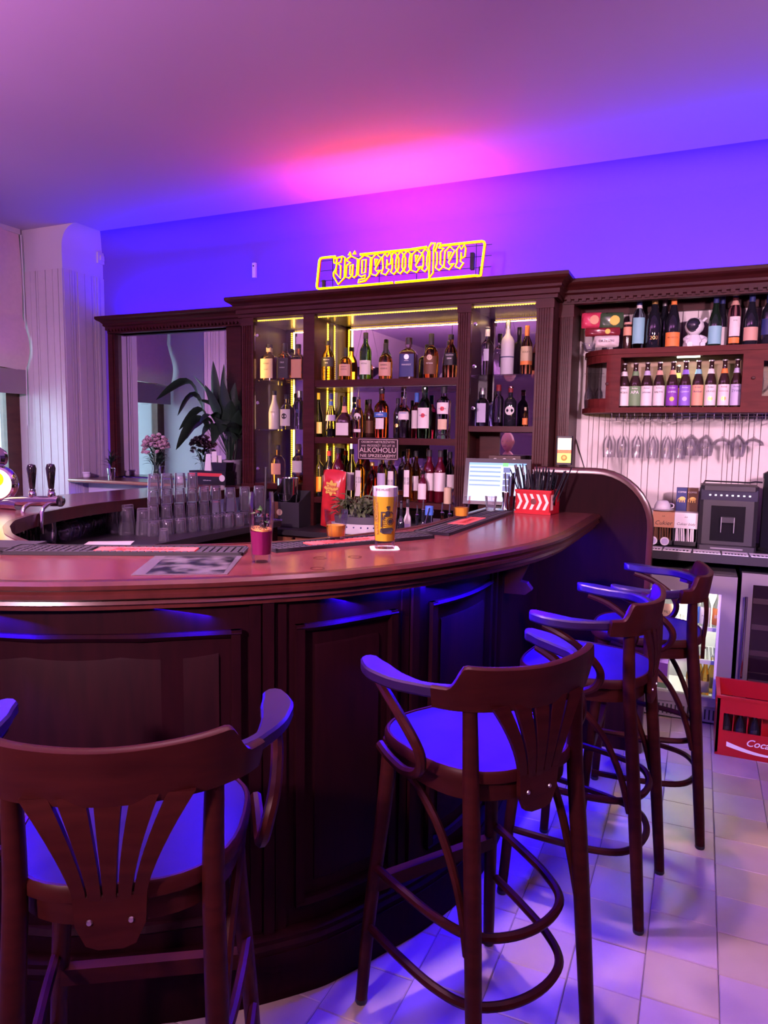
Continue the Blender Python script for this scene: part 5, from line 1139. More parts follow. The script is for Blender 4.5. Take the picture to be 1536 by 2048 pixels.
MB().lathe([(0, 0), (0.024, 0), (0.025, 0.005), (0.025, 0.15), (0.018, 0.155), (0, 0.155)], 16).build('jar_body', G['brown'], t, True); MB().lathe([(0, 0.155), (0.023, 0.155), (0.023, 0.168), (0, 0.168)], 16).build('lid', LBL['rose'], t); MB().lathe([(0.0257, 0.09), (0.0257, 0.14)], 16).build('label', LBL['peach'], t, True)
# snack pile in a glass dish
def pillow(w_, h_, t_, nm, mt, parent, loc=(0, 0, 0), rot=None, n=10):
    vs_ = []; fs = []
    for side in (1, -1):
        for j in range(n+1):
            for i in range(n+1):
                u, v = 2*i/n-1, 2*j/n-1
                puff = max(0, (1-u**4)*(1-v**4))**0.6
                vs_.append((u*w_/2*(1-0.04*v*v), -side*t_/2*puff*(1+0.12*math.sin(5*u+3*v)), v*h_/2*(1-0.05*u*u)))
    N = (n+1)**2
    for j in range(n):
        for i in range(n):
            a = j*(n+1)+i; fs.append((a, a+1, a+n+2, a+n+1)); fs.append((N+a, N+a+n+1, N+a+n+2, N+a+1))
    return MB().add(vs_, fs).build(nm, mt, parent, True, loc, rot)
def foil(n, c): return mat('foil_'+n, c, 0.25, noise=0.35, nscale=25, coat=0.3)
def snack(label, px, py, wpx, hpx, Y, col, th=0.04, badge=None, text=None, tilt=0.0):
    c_ = on_y(px, py, Y); wd = abs(on_y(px+wpx/2, py, Y).x-on_y(px-wpx/2, py, Y).x); hh = abs(on_y(px, py-hpx/2, Y).z-on_y(px, py+hpx/2, Y).z)
    t = thing('snack_packet', label, 'snack packet', c_, 0.1, 'snack packets on the wall cabinet'); t.rotation_euler = (0, tilt, 0.1)
    pillow(wd, hh, th, 'packet', foil(label[:12], col), t)
    if badge: MB().lathe([(0, 0), (hh*0.3, 0), (hh*0.28, 0.004), (0, 0.006)], 12, M=Matrix.Translation((wd*0.15, -th/2*0.95, 0.0)) @ Matrix.Rotation(PI/2, 4, 'X')).build('badge', LBL[badge], t)
    if text: flat_text(text, wd*0.6, M_INK, t, (0, -th/2-0.004, 0), STAND)
    return t
snack('white nut packet with brown window lying lowest of the snacks', 1213, 683, 50, 24, 4.53, (0.7, 0.62, 0.6), 0.05, None, 'ORZESZKI')
snack('dark red wafer packet in the middle of the snack pile', 1205, 664, 70, 18, 4.55, (0.20, 0.02, 0.03), 0.045, 'yellow')
snack('pink crisps packet on the left of the snack pile', 1183, 641, 40, 32, 4.56, (0.62, 0.05, 0.12), 0.05, 'peach')
snack('green crisps packet with yellow badge on top of the snack pile', 1222, 642, 50, 34, 4.57, (0.05, 0.10, 0.05), 0.05, 'yellow')
q = on_y(1179, 692, 4.53); glass('nut_bowl', 'bowl', shell([(0.024, 0), (0.032, 0.01), (0.044, 0.045)], 0.003, 0.008), (q.x, 4.53, ZW+0.0006), 'small glass bowl under the snack packets at the cabinet end', None, 1.0, cat='bowl')
# astronaut figure
q = on_y(1387, 688, YT)
t = thing('astronaut_figure', 'white toy astronaut with dark visor between sparkling and dark wine', 'figurine', (q.x, YT-0.01, ZW+0.0006), 0.25)
M_TOY = mat('toy_white', (0.78, 0.78, 0.82), 0.35)
MB().lathe([(0, 0), (0.05, 0), (0.06, 0.012), (0.055, 0.035), (0.04, 0.06), (0.033, 0.075), (0, 0.085)], 20).build('body', M_TOY, t, True)
hd = MB().lathe([(0, -0.052), (0.025, -0.046), (0.046, -0.024), (0.053, 0.0), (0.046, 0.026), (0.025, 0.047), (0, 0.053)], 20, (0, 0, 0.125)).build('helmet', M_TOY, t, True)
MB().lathe([(0.0, 0.058), (0.02, 0.054), (0.034, 0.044), (0.040, 0.034), (0.036, 0.030), (0, 0.03)], 18, M=Matrix.Translation((-0.012, 0, 0.132)) @ Matrix.Rotation(PI/2+0.1, 4, 'X')).build('visor', mat('visor_dark', (0.02, 0.02, 0.03), 0.08, coat=0.6), hd, True)
for s in (-1, 1):
    MB().tube(spline([(0.028*s, -0.01, 0.065), (0.052*s, -0.03, 0.05), (0.045*s, -0.055, 0.035)], 4), 0.014, 8).build('arm', M_TOY, t, True)
    MB().tube([(0.025*s, -0.03, 0.018), (0.035*s, -0.065, 0.016)], 0.016, 8).build('leg', M_TOY, t, True)
MB().tube([(0.045, 0.01, 0.155), (0.066, 0.01, 0.175)], 0.008, 8).build('antenna', M_TOY, t, True)
# power cord on the wall
cd_ = [on_y(*p_, YW-0.02) for p_ in ((1152, 715), (1142, 745), (1134, 775), (1133, 812), (1146, 858), (1158, 900), (1170, 940))]
tag(MB().tube(spline([tuple(v) for v in cd_], 4), 0.0028, 6).build('power_cord', M_BLACK, None, True), 'thin black cord running down the panelling from the wall cabinet', 'cord')
# ================================================================== right counter, fridges
rc = thing('service_counter', 'black counter along the right wall above the fridges', 'counter', (0.4, 4.45, 0))
MB().box(-0.78, 1.2, -0.33, 0.28, 0.905, 0.95).build('slab', M_DARK, rc); MB().box(-0.78, -0.72, -0.28, 0.27, 0.0, 0.905).build('side_panel', M_DARK, rc); MB().box(-0.72, 1.2, 0.24, 0.27, 0, 0.905).build('back_panel', M_DARK, rc)
rr = random.Random(11); x_ = -0.29
k = 0
while x_ < 0.45:
    wd = rr.uniform(0.10, 0.15); o = MB().box(-wd/2, wd/2, -0.06, 0.06, 0, 0.004).build('paper_mat', M_PAPER, None, False, (x_+wd/2, 4.19, 0.9505), (0, 0, rr.uniform(-0.05, 0.05)))
    tag(o, '%s printed paper card from the left along the service counter edge' % ORD[k], 'card', 'paper cards on the service counter')
    pr = MB()
    for q_ in range(7): a_ = -wd/2+0.012+q_*wd/8; pr.box(a_, a_+wd/14, -0.05, rr.uniform(-0.03, 0.0), 0.004, 0.0044)
    pr.build('print', M_INK, o); x_ += wd+0.01; k += 1
# fridge with glass door
fx0, fx1, fy, fz = -0.30, 0.216, 4.15, 0.832
fr = thing('drinks_fridge', 'lit under-counter drinks fridge with glass door behind the stools', 'fridge', ((fx0+fx1)/2, fy, 0)); ox = (fx0+fx1)/2
M_FR = mat('fridge_grey', (0.26, 0.23, 0.25), 0.35, metal=0.3); M_FIN = mat('fridge_liner', (0.8, 0.8, 0.82), 0.4)
def fbx(name, x0, x1, y0, y1, z0, z1, mt, parent=fr, o=None): return MB().box(x0-ox, x1-ox, y0-fy, y1-fy, z0, z1).build(name, mt, parent)
MB().box(fx0-ox, fx0+0.02-ox, 0.05, 0.45, 0.02, fz).box(fx1-0.02-ox, fx1-ox, 0.05, 0.45, 0.02, fz).box(fx0+0.02-ox, fx1-0.02-ox, 0.05, 0.45, fz-0.03, fz).box(fx0+0.02-ox, fx1-0.02-ox, 0.43, 0.45, 0.02, fz-0.03).box(fx0+0.02-ox, fx1-0.02-ox, 0.05, 0.43, 0.02, 0.12).build('casing', M_FR, fr)
fbx('liner', fx0+0.022, fx1-0.022, fy+0.41, fy+0.428, 0.12, fz-0.03, M_FIN); fbx('liner', fx0+0.021, fx0+0.03, fy+0.06, fy+0.42, 0.12, fz-0.03, M_FIN); fbx('liner', fx1-0.03, fx1-0.021, fy+0.06, fy+0.42, 0.12, fz-0.03, M_FIN); fbx('liner', fx0+0.03, fx1-0.03, fy+0.06, fy+0.42, 0.12, 0.128, M_FIN)
df = MB()
for (x0, x1, z0, z1) in ((fx0, fx0+0.06, 0.105, fz), (fx1-0.072, fx1, 0.105, fz), (fx0+0.06, fx1-0.072, 0.105, 0.155), (fx0+0.06, fx1-0.072, fz-0.10, fz)): df.box(x0-ox, x1-ox, 0.0, 0.045, z0, z1)
df = df.build('door_frame', M_FR, fr)
fbx('door_gasket', fx1-0.085, fx1-0.072, fy+0.004, fy+0.04, 0.155, fz-0.1, M_FIN, df); fbx('door_pane', fx0+0.055, fx1-0.072, fy+0.02, fy+0.024, 0.15, fz-0.095, M_PANE, df)
vg = fbx('vent_grille', fx0+0.01, fx1-0.01, fy+0.012, fy+0.05, 0.015, 0.10, M_FR)
for k in range(22): MB().box(fx0+0.03+0.0215*k-ox, fx0+0.038+0.0215*k-ox, 0.008, 0.0135, 0.03, 0.085).build('vent_slot', M_INK, vg)
for z in (0.335, 0.52):
    sh = MB()
    for k in range(24): x_ = fx0+0.035+0.0195*k-ox; sh.box(x_, x_+0.003, 0.07, 0.40, z-0.004, z)
    sh.box(fx0+0.03-ox, fx1-0.03-ox, 0.066, 0.072, z-0.012, z+0.012); sh.box(fx0+0.03-ox, fx1-0.03-ox, 0.398, 0.404, z-0.006, z); sh.build('wire_shelf', M_FIN, fr)
MB().box(fx0+0.06-ox, fx1-0.06-ox, 0.09, 0.11, fz-0.045, fz-0.034).build('lamp', mat('fridge_lamp', (1, 1, 1), 0.4, emit=(1, 1, 0.92), es=4, noise=0, sampled=False), fr)
area('fridge_light', (ox, fy+0.12, fz-0.05), 0.36, 4.5, (1.0, 0.98, 0.80), (0, 0.25, -1), 0.03)
area('fridge_light', (ox, fy+0.30, fz-0.05), 0.36, 7.5, (1.0, 0.98, 0.72), (0, -0.9, -1), 0.03)
# contents
fb_ = [(1312, 'purple', 'PORTER', 'w'), (1334, 'rose', 'PILS', 'k'), (1388, 'blue', 'ALE', 'w'), (1410, 'white', 'Amber', 'navy'), (1436, 'orange', 'IPA', 'w')]
for i, (px, col, tx_, ink) in enumerate(fb_):
    q = on_y(px, 1230, fy+0.13)
    bottle('%s beer bottle in the fridge with %s label on the upper shelf' % (ORD[i], col), (q.x, fy+0.13, 0.5205), 0.215, 0.029, 'beer', 'clear', None, [(0.08, 0.52, col, 1.4)], texts=[(tx_, 0.3, 0.036, ink)], group='beer bottles in the fridge', extra=lambda t, h, r: MB().lathe([(0, h*0.955), (0.0140, h*0.955), (0.0125, h*0.985), (0, h*0.988)], 12).build('crown_cap', LBL['silver'], t, True))
for i, px in enumerate((1380, 1394, 1408, 1422, 1434)):
    bk = i % 2; q = on_y(px, 1380, fy+0.12+0.09*bk)
    bottle('%s amber cider bottle from the left on the fridge floor' % ORD[i], (q.x, fy+0.11+0.09*bk, 0.1286), 0.215, 0.0255, 'beer', 'honey', None, [(0.12, 0.42, 'cream', 1.1)], group='cider bottles in the fridge', extra=lambda t, h, r: MB().lathe([(0, h*0.955), (0.0140, h*0.955), (0.0125, h*0.985), (0, h*0.988)], 12).build('crown_cap', LBL['silver'], t, True))
q = on_y(1318, 1370, fy+0.11)
t = thing('milk_carton', 'white and purple milk carton on the fridge floor', 'carton', (q.x, fy+0.12, 0.1286), -0.1)
MB().box(-0.045, 0.045, -0.035, 0.035, 0, 0.165).build('carton', M_PAPER, t); MB().add([(-0.045, -0.035, 0.165), (0.045, -0.035, 0.165), (0.045, 0.035, 0.165), (-0.045, 0.035, 0.165), (-0.045, 0, 0.195), (0.045, 0, 0.195)], [(0, 1, 5, 4), (2, 3, 4, 5), (1, 2, 5), (3, 0, 4)]).build('gable', LBL['purple'], t)
MB().lathe([(0, 0), (0.013, 0), (0.013, 0.014), (0, 0.014)], 12, (0.0, -0.008, 0.186)).build('cap', LBL['white'], t)
MB().box(-0.0455, 0.0455, -0.0358, -0.035, 0.09, 0.165).build('print', LBL['purple'], t); MB().box(-0.005, 0.0455, -0.0358, -0.035, 0.02, 0.05).build('print', LBL['green'], t); MB().box(-0.005, 0.0455, -0.0358, -0.035, 0.05, 0.09).build('print', LBL['peach'], t)
flat_text('mleko', 0.075, M_INK, t, (-0.025, -0.0366, 0.06), (PI/2, -PI/2, 0))
# wine cooler beside
wx0, wx1 = 0.236, 0.80; wo = (wx0+wx1)/2
wr = thing('wine_cooler', 'steel-framed wine cooler with dark glass beside the drinks fridge', 'wine cooler', (wo, fy, 0))
MB().box(wx0-wo, wx1-wo, 0.05, 0.48, 0.02, 0.86).build('casing', M_BLACK, wr)
dr = MB()
for (x0, x1, z0, z1) in ((wx0, wx0+0.055, 0.06, 0.86), (wx1-0.055, wx1, 0.06, 0.86), (wx0+0.055, wx1-0.055, 0.06, 0.11), (wx0+0.055, wx1-0.055, 0.80, 0.86)): dr.box(x0-wo, x1-wo, 0.0, 0.045, z0, z1)
dr = dr.build('door_frame', mat('cooler_steel', (0.30, 0.27, 0.29), 0.4, metal=0.8), wr)
MB().box(wx0+0.05-wo, wx1-0.05-wo, 0.012, 0.016, 0.105, 0.805).build('dark_pane', mat('smoked_glass', (0.012, 0.006, 0.009), 0.08), dr)
MB().tube([(wx0+0.025-wo, -0.03, 0.30), (wx0+0.025-wo, -0.03, 0.74)], 0.007, 10).tube([(wx0+0.025-wo, 0.0, 0.34), (wx0+0.025-wo, -0.03, 0.34)], 0.005, 8).tube([(wx0+0.025-wo, 0.0, 0.70), (wx0+0.025-wo, -0.03, 0.70)], 0.005, 8).build('handle', M_CHROME, dr, True)
for z in (0.26, 0.42, 0.56, 0.70): MB().box(wx0+0.06-wo, wx1-0.06-wo, 0.008, 0.0125, z, z+0.028).build('rack_front', mat('rack_wood', (0.035, 0.015, 0.015), 0.5), wr)
# ------------------------------------------------------------------ red crate
ck_ = thing('bottle_crate', 'red plastic drinks crate with white script lettering on the floor', 'crate', (0.345, 3.93, 0.0), -0.0)
cw, cdp, ch = 0.20, 0.15, 0.29
MB().box(-cw, cw, -cdp, cdp, 0.0, 0.012).build('base', M_RED, ck_)
for s in (-1, 1):
    w1 = MB().box(-cw, cw, s*cdp-(0.012 if s > 0 else 0), s*cdp+(0.012 if s < 0 else 0), 0.012, 0.125).box(-cw, cw, s*cdp-(0.012 if s > 0 else 0), s*cdp+(0.012 if s < 0 else 0), 0.215, ch)
    for x in (-cw, cw-0.03): w1.box(x, x+0.03, s*cdp-(0.012 if s > 0 else 0), s*cdp+(0.012 if s < 0 else 0), 0.125, 0.215)
    w1.build('long_wall', M_RED, ck_)
    x0 = s*cw-(0.012 if s > 0 else 0); x1 = s*cw+(0.012 if s < 0 else 0)
    w2 = MB().box(x0, x1, -cdp, cdp, 0.012, 0.19).box(x0, x1, -cdp, cdp, 0.25, ch)
    for y in (-cdp, cdp-0.07): w2.box(x0, x1, y, y+0.07, 0.19, 0.25)
    w2.build('end_wall', M_RED, ck_)
MB().add(*ring_band([(-cw-.006, -cdp-.006), (cw+.006, -cdp-.006), (cw+.006, cdp+.006), (-cw-.006, cdp+.006)], [(-cw+.012, -cdp+.012), (cw-.012, -cdp+.012), (cw-.012, cdp-.012), (-cw+.012, cdp-.012)], ch, ch+0.012)).build('rim', M_RED, ck_)
for k in range(5): MB().box(-cw+0.012+0.0627*(k+1)-0.002, -cw+0.012+0.0627*(k+1)+0.002, -cdp+0.013, cdp-0.013, 0.012, 0.2).build('divider', M_RED, ck_)
for k in range(3): MB().box(-cw+0.013, cw-0.013, -cdp+0.069*(k+1)-0.002, -cdp+0.069*(k+1)+0.002, 0.012, 0.2).build('divider', M_RED, ck_)
flat_text('Coca‑Cola', 0.21, M_WINK, ck_, (0.04, -cdp-0.002, 0.082), STAND, shear=0.35, bold=0.01)
wv = [(-0.15+0.3*k/12, 0.062-0.024*math.sin(PI*k/12*0.9)-0.012*k/12) for k in range(13)]
vs_ = []
for k, (x, z) in enumerate(wv): th_ = 0.011*(1-k/12)+0.001; vs_ += [(x, -cdp-0.0018, z-th_), (x, -cdp-0.0018, z+th_)]
MB().add(vs_, [(2*k, 2*k+2, 2*k+3, 2*k+1) for k in range(12)]).build('wave_ribbon', M_WINK, ck_)
for i in range(3):
    for j in range(2):
        x = -cw+0.043+0.0627*i; y = -cdp+0.040+0.069*j
        bottle('%s empty dark cola bottle in the %s row of the red crate' % (ORD[i], 'front' if j == 0 else 'second'), (0.345+x, 3.93+y, 0.0125), 0.235, 0.026, 'beer', 'dark', None, None, group='empty bottles in the red crate')
# ------------------------------------------------------------------ things on the service counter
ZK = 0.9506
def onk(px, Y): return on_y(px, 1060, Y).x
M_KRAFT = mat('kraft_card', (0.50, 0.24, 0.12), 0.6)
for (px, w_, col, head, lab, nm) in ((1326, 0.116, M_KRAFT, 'Cukier trzcinowy', 'brown cardboard dispenser of cane sugar sticks beside the end panel', 'k'), (1371, 0.122, M_PAPER, 'Cukier biały', 'white cardboard dispenser of sugar sticks lettered in script', 'w')):
    t = thing('sugar_dispenser', lab, 'dispenser', (onk(px, 4.40), 4.42, ZK), 0.0)
    MB().box(-w_/2, w_/2, -0.04, 0.06, 0.10, 0.19).build('box_front', col, t); MB().box(-w_/2, w_/2, 0.05, 0.06, 0.0, 0.10).box(-w_/2, -w_/2+0.004, -0.06, 0.06, 0, 0.10).box(w_/2-0.004, w_/2, -0.06, 0.06, 0, 0.10).box(-w_/2, w_/2, -0.06, 0.06, 0, 0.004).box(-w_/2, w_/2, -0.06, -0.056, 0.0, 0.028).build('tray', M_DARK, t)
    flat_text(head.split()[0]+' '+head.split()[1] if nm == 'w' else 'Cukier', w_*0.8, M_INK, t, (0, -0.041, 0.125), STAND, shear=0.25)
    flat_text('AA', w_*0.14, M_INK, t, (0, -0.041, 0.165), STAND)
    for k in range(9): MB().tube([(-w_/2+0.012+k*(w_-0.02)/9, -0.05+0.01*(k % 3), 0.012), (-w_/2+0.01+k*(w_-0.02)/9+rr.uniform(-.006, .006), -0.035+0.008*(k % 3), 0.098)], 0.005, 6).build('sugar_stick', M_PAPER if nm == 'w' else LBL['brown'], t)
    if nm == 'k':
        t2 = t
for k, px in enumerate((1306, 1330)):
    t = thing('creamer_pod', '%s lilac coffee creamer pod leaning on the cane sugar dispenser' % ('left' if k == 0 else 'right'), 'pod', (onk(px, 4.30), 4.325, ZK+0.026), 0, 'creamer pods')
    MB().lathe([(0, 0), (0.024, 0), (0.025, 0.004), (0.018, 0.022), (0, 0.024)], 16, M=Matrix.Rotation(-PI/2, 4, 'X')).build('cup', M_TOY, t, True); MB().lathe([(0, -0.001), (0.018, -0.001), (0.018, 0.0), (0, 0.0)], 16, M=Matrix.Rotation(-PI/2, 4, 'X')).build('foil_lid', LBL['lilac'], t)
t = thing('coffee_cup', 'white coffee cup upturned on a saucer on the cane sugar dispenser', 'cup', (onk(1322, 4.42), 4.43, ZK+0.1906))
MB().lathe([(0, 0), (0.045, 0), (0.062, 0.008), (0.063, 0.011), (0.045, 0.005), (0, 0.004)], 24).build('saucer', M_TOY, t, True)
cu_ = MB().lathe([(0.044, 0.011), (0.045, 0.013), (0.043, 0.035), (0.030, 0.058), (0.022, 0.062), (0, 0.062)], 24).build('cup_body', M_TOY, t, True)
MB().tube(spline([(0.040, -0.005, 0.045), (0.058, -0.012, 0.042), (0.06, -0.014, 0.026), (0.044, -0.006, 0.02)], 4), 0.004, 6).build('handle', M_TOY, cu_, True)
for k, (px, col) in enumerate(((1360, LBL['navy']), (1381, LBL['brown']))):
    t = thing('coffee_box', '%s coffee packet with golden elephant behind the white sugar dispenser' % ('black' if k == 0 else 'dark brown'), 'packet', (onk(px, 4.52), 4.53, ZK), 0, 'elephant coffee packets')
    MB().box(-0.030, 0.030, -0.028, 0.028, 0, 0.325).build('packet', col, t)
    el = MB().lathe([(0, 0), (0.017, 0), (0, 0.0005)], 12, M=Matrix.Translation((0.003, -0.0285, 0.262)) @ Matrix.Rotation(PI/2, 4, 'X'), flat=0.7)
    for x in (-0.012, 0.0, 0.012): el.box(x, x+0.005, -0.029, -0.028, 0.24, 0.256)
    el.tube([(-0.014, -0.0286, 0.265), (-0.021, -0.0286, 0.255), (-0.02, -0.0286, 0.243)], 0.0018, 5).build('elephant_print', M_GOLDINK, t)
    flat_text('COFFEE', 0.045, M_WINK, t, (0, -0.0286, 0.30), STAND)
# coffee machine
t = thing('coffee_machine', 'dark grey bean-to-cup coffee machine on the service counter', 'coffee machine', (onk(1453, 4.38), 4.42, ZK), 0.0)
M_CM = mat('machine_grey', (0.022, 0.020, 0.026), 0.45)
MB().box(-0.146, 0.146, -0.10, 0.16, 0.03, 0.33, bev=0.02).build('body', M_CM, t); MB().box(-0.144, 0.144, -0.13, 0.15, 0.33, 0.355, bev=0.02).build('lid', M_CM, t)
pn = MB().add([(-0.14, -0.10, 0.275), (0.14, -0.10, 0.275), (0.14, -0.125, 0.335), (-0.14, -0.125, 0.335), (-0.14, -0.09, 0.275), (0.14, -0.09, 0.275), (0.14, -0.09, 0.335), (-0.14, -0.09, 0.335)], [(0, 1, 2, 3), (4, 7, 6, 5), (0, 4, 5, 1), (3, 2, 6, 7), (1, 5, 6, 2), (0, 3, 7, 4)]).build('control_panel', mat('panel_grey', (0.05, 0.05, 0.075), 0.4), t)
for k in range(8): MB().box(-0.1+0.028*k, -0.09+0.028*k, -0.119, -0.112, 0.300, 0.308).build('button', mat('lit_button', (0.9, 0.9, 1), 0.4, emit=(0.8, 0.85, 1), es=0.9, noise=0), pn)
MB().box(-0.085, 0.085, -0.104, -0.099, 0.05, 0.245).build('recess', mat('recess_black', (0.006, 0.006, 0.008), 0.2), t); MB().box(-0.035, 0.035, -0.13, -0.10, 0.155, 0.185).build('spout', M_CM, t)
for x in (-0.034, 0.03): MB().box(x, x+0.004, -0.131, -0.128, 0.10, 0.185).build('spout_trim', M_STEEL, t)
MB().box(-0.144, 0.144, -0.16, 0.0, 0.0, 0.03, bev=0.01).build('drip_tray', M_CM, t); MB().box(-0.08, 0.08, -0.165, -0.16, 0.012, 0.02).build('tray_lip', M_STEEL, t)
MB().tube([(-0.13, 0.0, 0.36), (-0.125, 0.0, 0.375), (0.10, 0.0, 0.372), (0.13, 0.0, 0.378), (0.165, 0, 0.376)], 0.005, 6).build('steam_pipe', M_BLACK, t, True)
t = thing('bean_canister', 'tall black canister at the right end of the service counter', 'canister', (onk(1556, 4.38), 4.42, ZK))
MB().lathe([(0, 0), (0.10, 0), (0.10, 0.012), (0.088, 0.02), (0.088, 0.40), (0, 0.4)], 8).build('body', M_BLACK, t); MB().lathe([(0, 0.40), (0.092, 0.40), (0.092, 0.425), (0.06, 0.445), (0, 0.45)], 8).build('lid', M_BLACK, t)
# ================================================================== things on the bar top
ZBT = ZB+0.0006
def bz(px, py, z=ZB): return on_z(px, py, z)
# rubber bar mats with red lettered strip
def bar_mat(label, f0, f1, wd, sx, text, tsz, flip_=False):
    a = bz(*f0); b_ = bz(*f1); d = (b_-a); L = d.length; d.normalize(); n = Vector((-d.y, d.x, 0))
    c = (a+b_)/2 + n*wd/2
    t = thing('bar_mat', label, 'bar mat', (c.x, c.y, ZBT), math.atan2(d.y, d.x), 'rubber bar mats')
    MB().box(-L/2, L/2, -wd/2, wd/2, 0, 0.004).build('base', M_RUBBER, t)
    MB().box(-L/2, L/2, -wd/2, -wd/2+0.008, 0.004, 0.011).box(-L/2, L/2, wd/2-0.008, wd/2, 0.004, 0.011).box(-L/2, -L/2+0.008, -wd/2, wd/2, 0.004, 0.011).box(L/2-0.008, L/2, -wd/2, wd/2, 0.004, 0.011).build('rim', M_RUBBER, t)
    st_ = MB(); n_ = int(L/0.021)
    for i in range(n_):
        for j in range(5):
            x = -L/2+0.014+i*0.021; y = -wd/2+0.014+j*(wd-0.026)/5
            if abs(x+0.008-sx) < 0.155 and 1 <= j <= 3: continue
            st_.box(x, x+0.015, y, y+(wd-0.026)/5-0.006, 0.004, 0.010)
    q = st_.build('studs', mat('rubber_stud', (0.022, 0.021, 0.028), 0.6), t); q['kind'] = 'stuff'
    stp = MB().box(sx-0.148, sx+0.148, -wd*0.29, wd*0.29, 0.004, 0.0095).build('red_strip', mat('mat_red', (0.72, 0.09, 0.08), 0.5), t)
    flat_text(text, 0.20, mat('mat_print', (0.25, 0.02, 0.02), 0.5), stp, (sx, 0, 0.0100), (0, 0, 0), height=0.045, shear=0.1, bold=0.01)
    return t
bar_mat('studded black bar mat at the left of the bar with a red lettered strip', (0, 1110), (482, 1113), 0.135, 0.055, 'Jägermeister', 1)
bar_mat('studded black bar mat carrying the first juice tumbler', (552, 1106), (869, 1077), 0.125, -0.02, 'Jägermeister', 1)
bar_mat('studded black bar mat carrying the far juice tumbler and shot glasses', (898, 1072), (1026, 1027), 0.14, -0.03, 'Jägermeister', 1)
a = bz(-60, 1098); t = thing('bar_mat', 'corner of another black bar mat at the left picture edge', 'bar mat', (a.x, a.y+0.05, ZBT), 0.35, 'rubber bar mats')
MB().box(-0.16, 0.16, -0.07, 0.07, 0, 0.011).build('base', M_RUBBER, t)
# leaflet
a = bz(262, 1151); b_ = bz(455, 1149); c_ = bz(485, 1113); d_ = bz(310, 1113)
cn = (a+b_+c_+d_)/4; t = thing('leaflet', 'laminated photo leaflet lying on the bar edge under the left mat', 'leaflet', (cn.x, cn.y, ZBT))
P4 = [(p-cn) for p in (a, b_, c_, d_)]
MB().add([(p.x, p.y, 0) for p in P4]+[(p.x, p.y, 0.0015) for p in P4], [(3, 2, 1, 0), (4, 5, 6, 7), (0, 1, 5, 4), (1, 2, 6, 5), (2, 3, 7, 6), (3, 0, 4, 7)]).build('sheet', mat('leaflet_laminate', (0.14, 0.12, 0.16), 0.12, coat=0.6), t)
mtp, ntp, bp_ = nodemat('leaflet_photo'); nz = ntp.nodes.new('ShaderNodeTexNoise'); nz.inputs['Scale'].default_value = 14; crp = ntp.nodes.new('ShaderNodeValToRGB'); crp.color_ramp.elements[0].position = 0.42; crp.color_ramp.elements[1].position = 0.62; crp.color_ramp.elements[0].color = (0.01, 0.01, 0.015, 1); crp.color_ramp.elements[1].color = (0.13, 0.12, 0.14, 1)
tcp = ntp.nodes.new('ShaderNodeTexCoord'); ntp.links.new(tcp.outputs['Object'], nz.inputs[0]); ntp.links.new(nz.outputs['Fac'], crp.inputs[0]); ntp.links.new(crp.outputs[0], bp_.inputs['Base Color']); bp_.inputs['Roughness'].default_value = 0.15
q4 = [P4[0].lerp(P4[1], 0.12), P4[0].lerp(P4[1], 0.96), P4[3].lerp(P4[2], 0.96), P4[3].lerp(P4[2], 0.12)]
MB().add([(p.x*0.97, p.y*0.94, 0.0019) for p in q4], [(0, 1, 2, 3)]).build('photo', mtp, t)
# small paper on the low worktop
p = on_z(205, 1085, ZWL); t = MB().box(-0.11, 0.11, -0.08, 0.08, 0, 0.001).build('paper_note', M_PAPER, None, False, (p.x+0.06, p.y-0.02, ZWL+0.0008), (0, 0, 0.6)); tag(t, 'blank white paper sheet on the low worktop before the stemmed glasses', 'paper')
# ---- drinks
def height_at(px, ytop, loc): return on_y(px, ytop, loc.y).z-ZB
M_PINKL = liquid('pink_drink', (0.30, 0.018, 0.13)); M_JUICE = liquid('orange_juice', (1.0, 0.50, 0.06)); M_BEER = liquid('lager', (1.0, 0.68, 0.05)); M_FOAM = mat('beer_foam', (0.85, 0.80, 0.78), 0.7, bump=0.2, nscale=60)
def fill(P, z0, z1, r_in):   # liquid solid following the inner wall
    return None
loc = bz(523, 1123)
t = thing('highball_drink', 'tall glass of pink drink with black straw and fruit slice', 'drink', (loc.x, loc.y, ZBT))
hg = height_at(523, 984, loc); s_ = hg/0.185
pr = [(0.0245*s_/1.0, 0), (0.026*s_, 0.004), (0.0265*s_, 0.02*s_), (0.0325*s_, 0.125*s_), (0.0335*s_, 0.155*s_), (0.031*s_, 0.185*s_)]
MB().lathe(shell(pr, 0.002, 0.020*s_), 28).build('glass', M_THIN, t, True)
MB().lathe([(0, 0.0205*s_), (0.0242*s_, 0.0205*s_), (0.0285*s_, 0.082*s_), (0, 0.082*s_)], 28).build('pink_liquid', M_PINKL, t, True)
MB().lathe([(0, 0), (0.027*s_, 0), (0.027*s_, 0.006), (0, 0.006)], 20, M=Matrix.Translation((0, 0, 0.084*s_)) @ Matrix.Rotation(0.12, 4, 'Y')).build('fruit_slice', mat('orange_slice', (0.85, 0.38, 0.10), 0.5), t, True)
rr = random.Random(5)
for k in range(4): MB().lathe([(0, -0.010), (0.010, -0.008), (0.012, 0.0), (0.009, 0.009), (0, 0.010)], 7, (rr.uniform(-.012, .012)*s_, rr.uniform(-.012, .012)*s_, (0.100+0.009*k)*s_)).build('ice_cube', M_GLASS, t)
for k in range(5): MB().add([(0, 0, 0), (0.012, 0.006, 0.004), (0.022, 0, 0.012), (0.012, -0.008, 0.006)], [(0, 1, 2, 3)]).build('mint_leaf', mat('mint', (0.05, 0.14, 0.03), 0.5), t, False, (-0.005+rr.uniform(-.01, .01), rr.uniform(-.01, .01), (0.11+0.008*k)*s_), (0, rr.uniform(-1, 1), k*1.3))
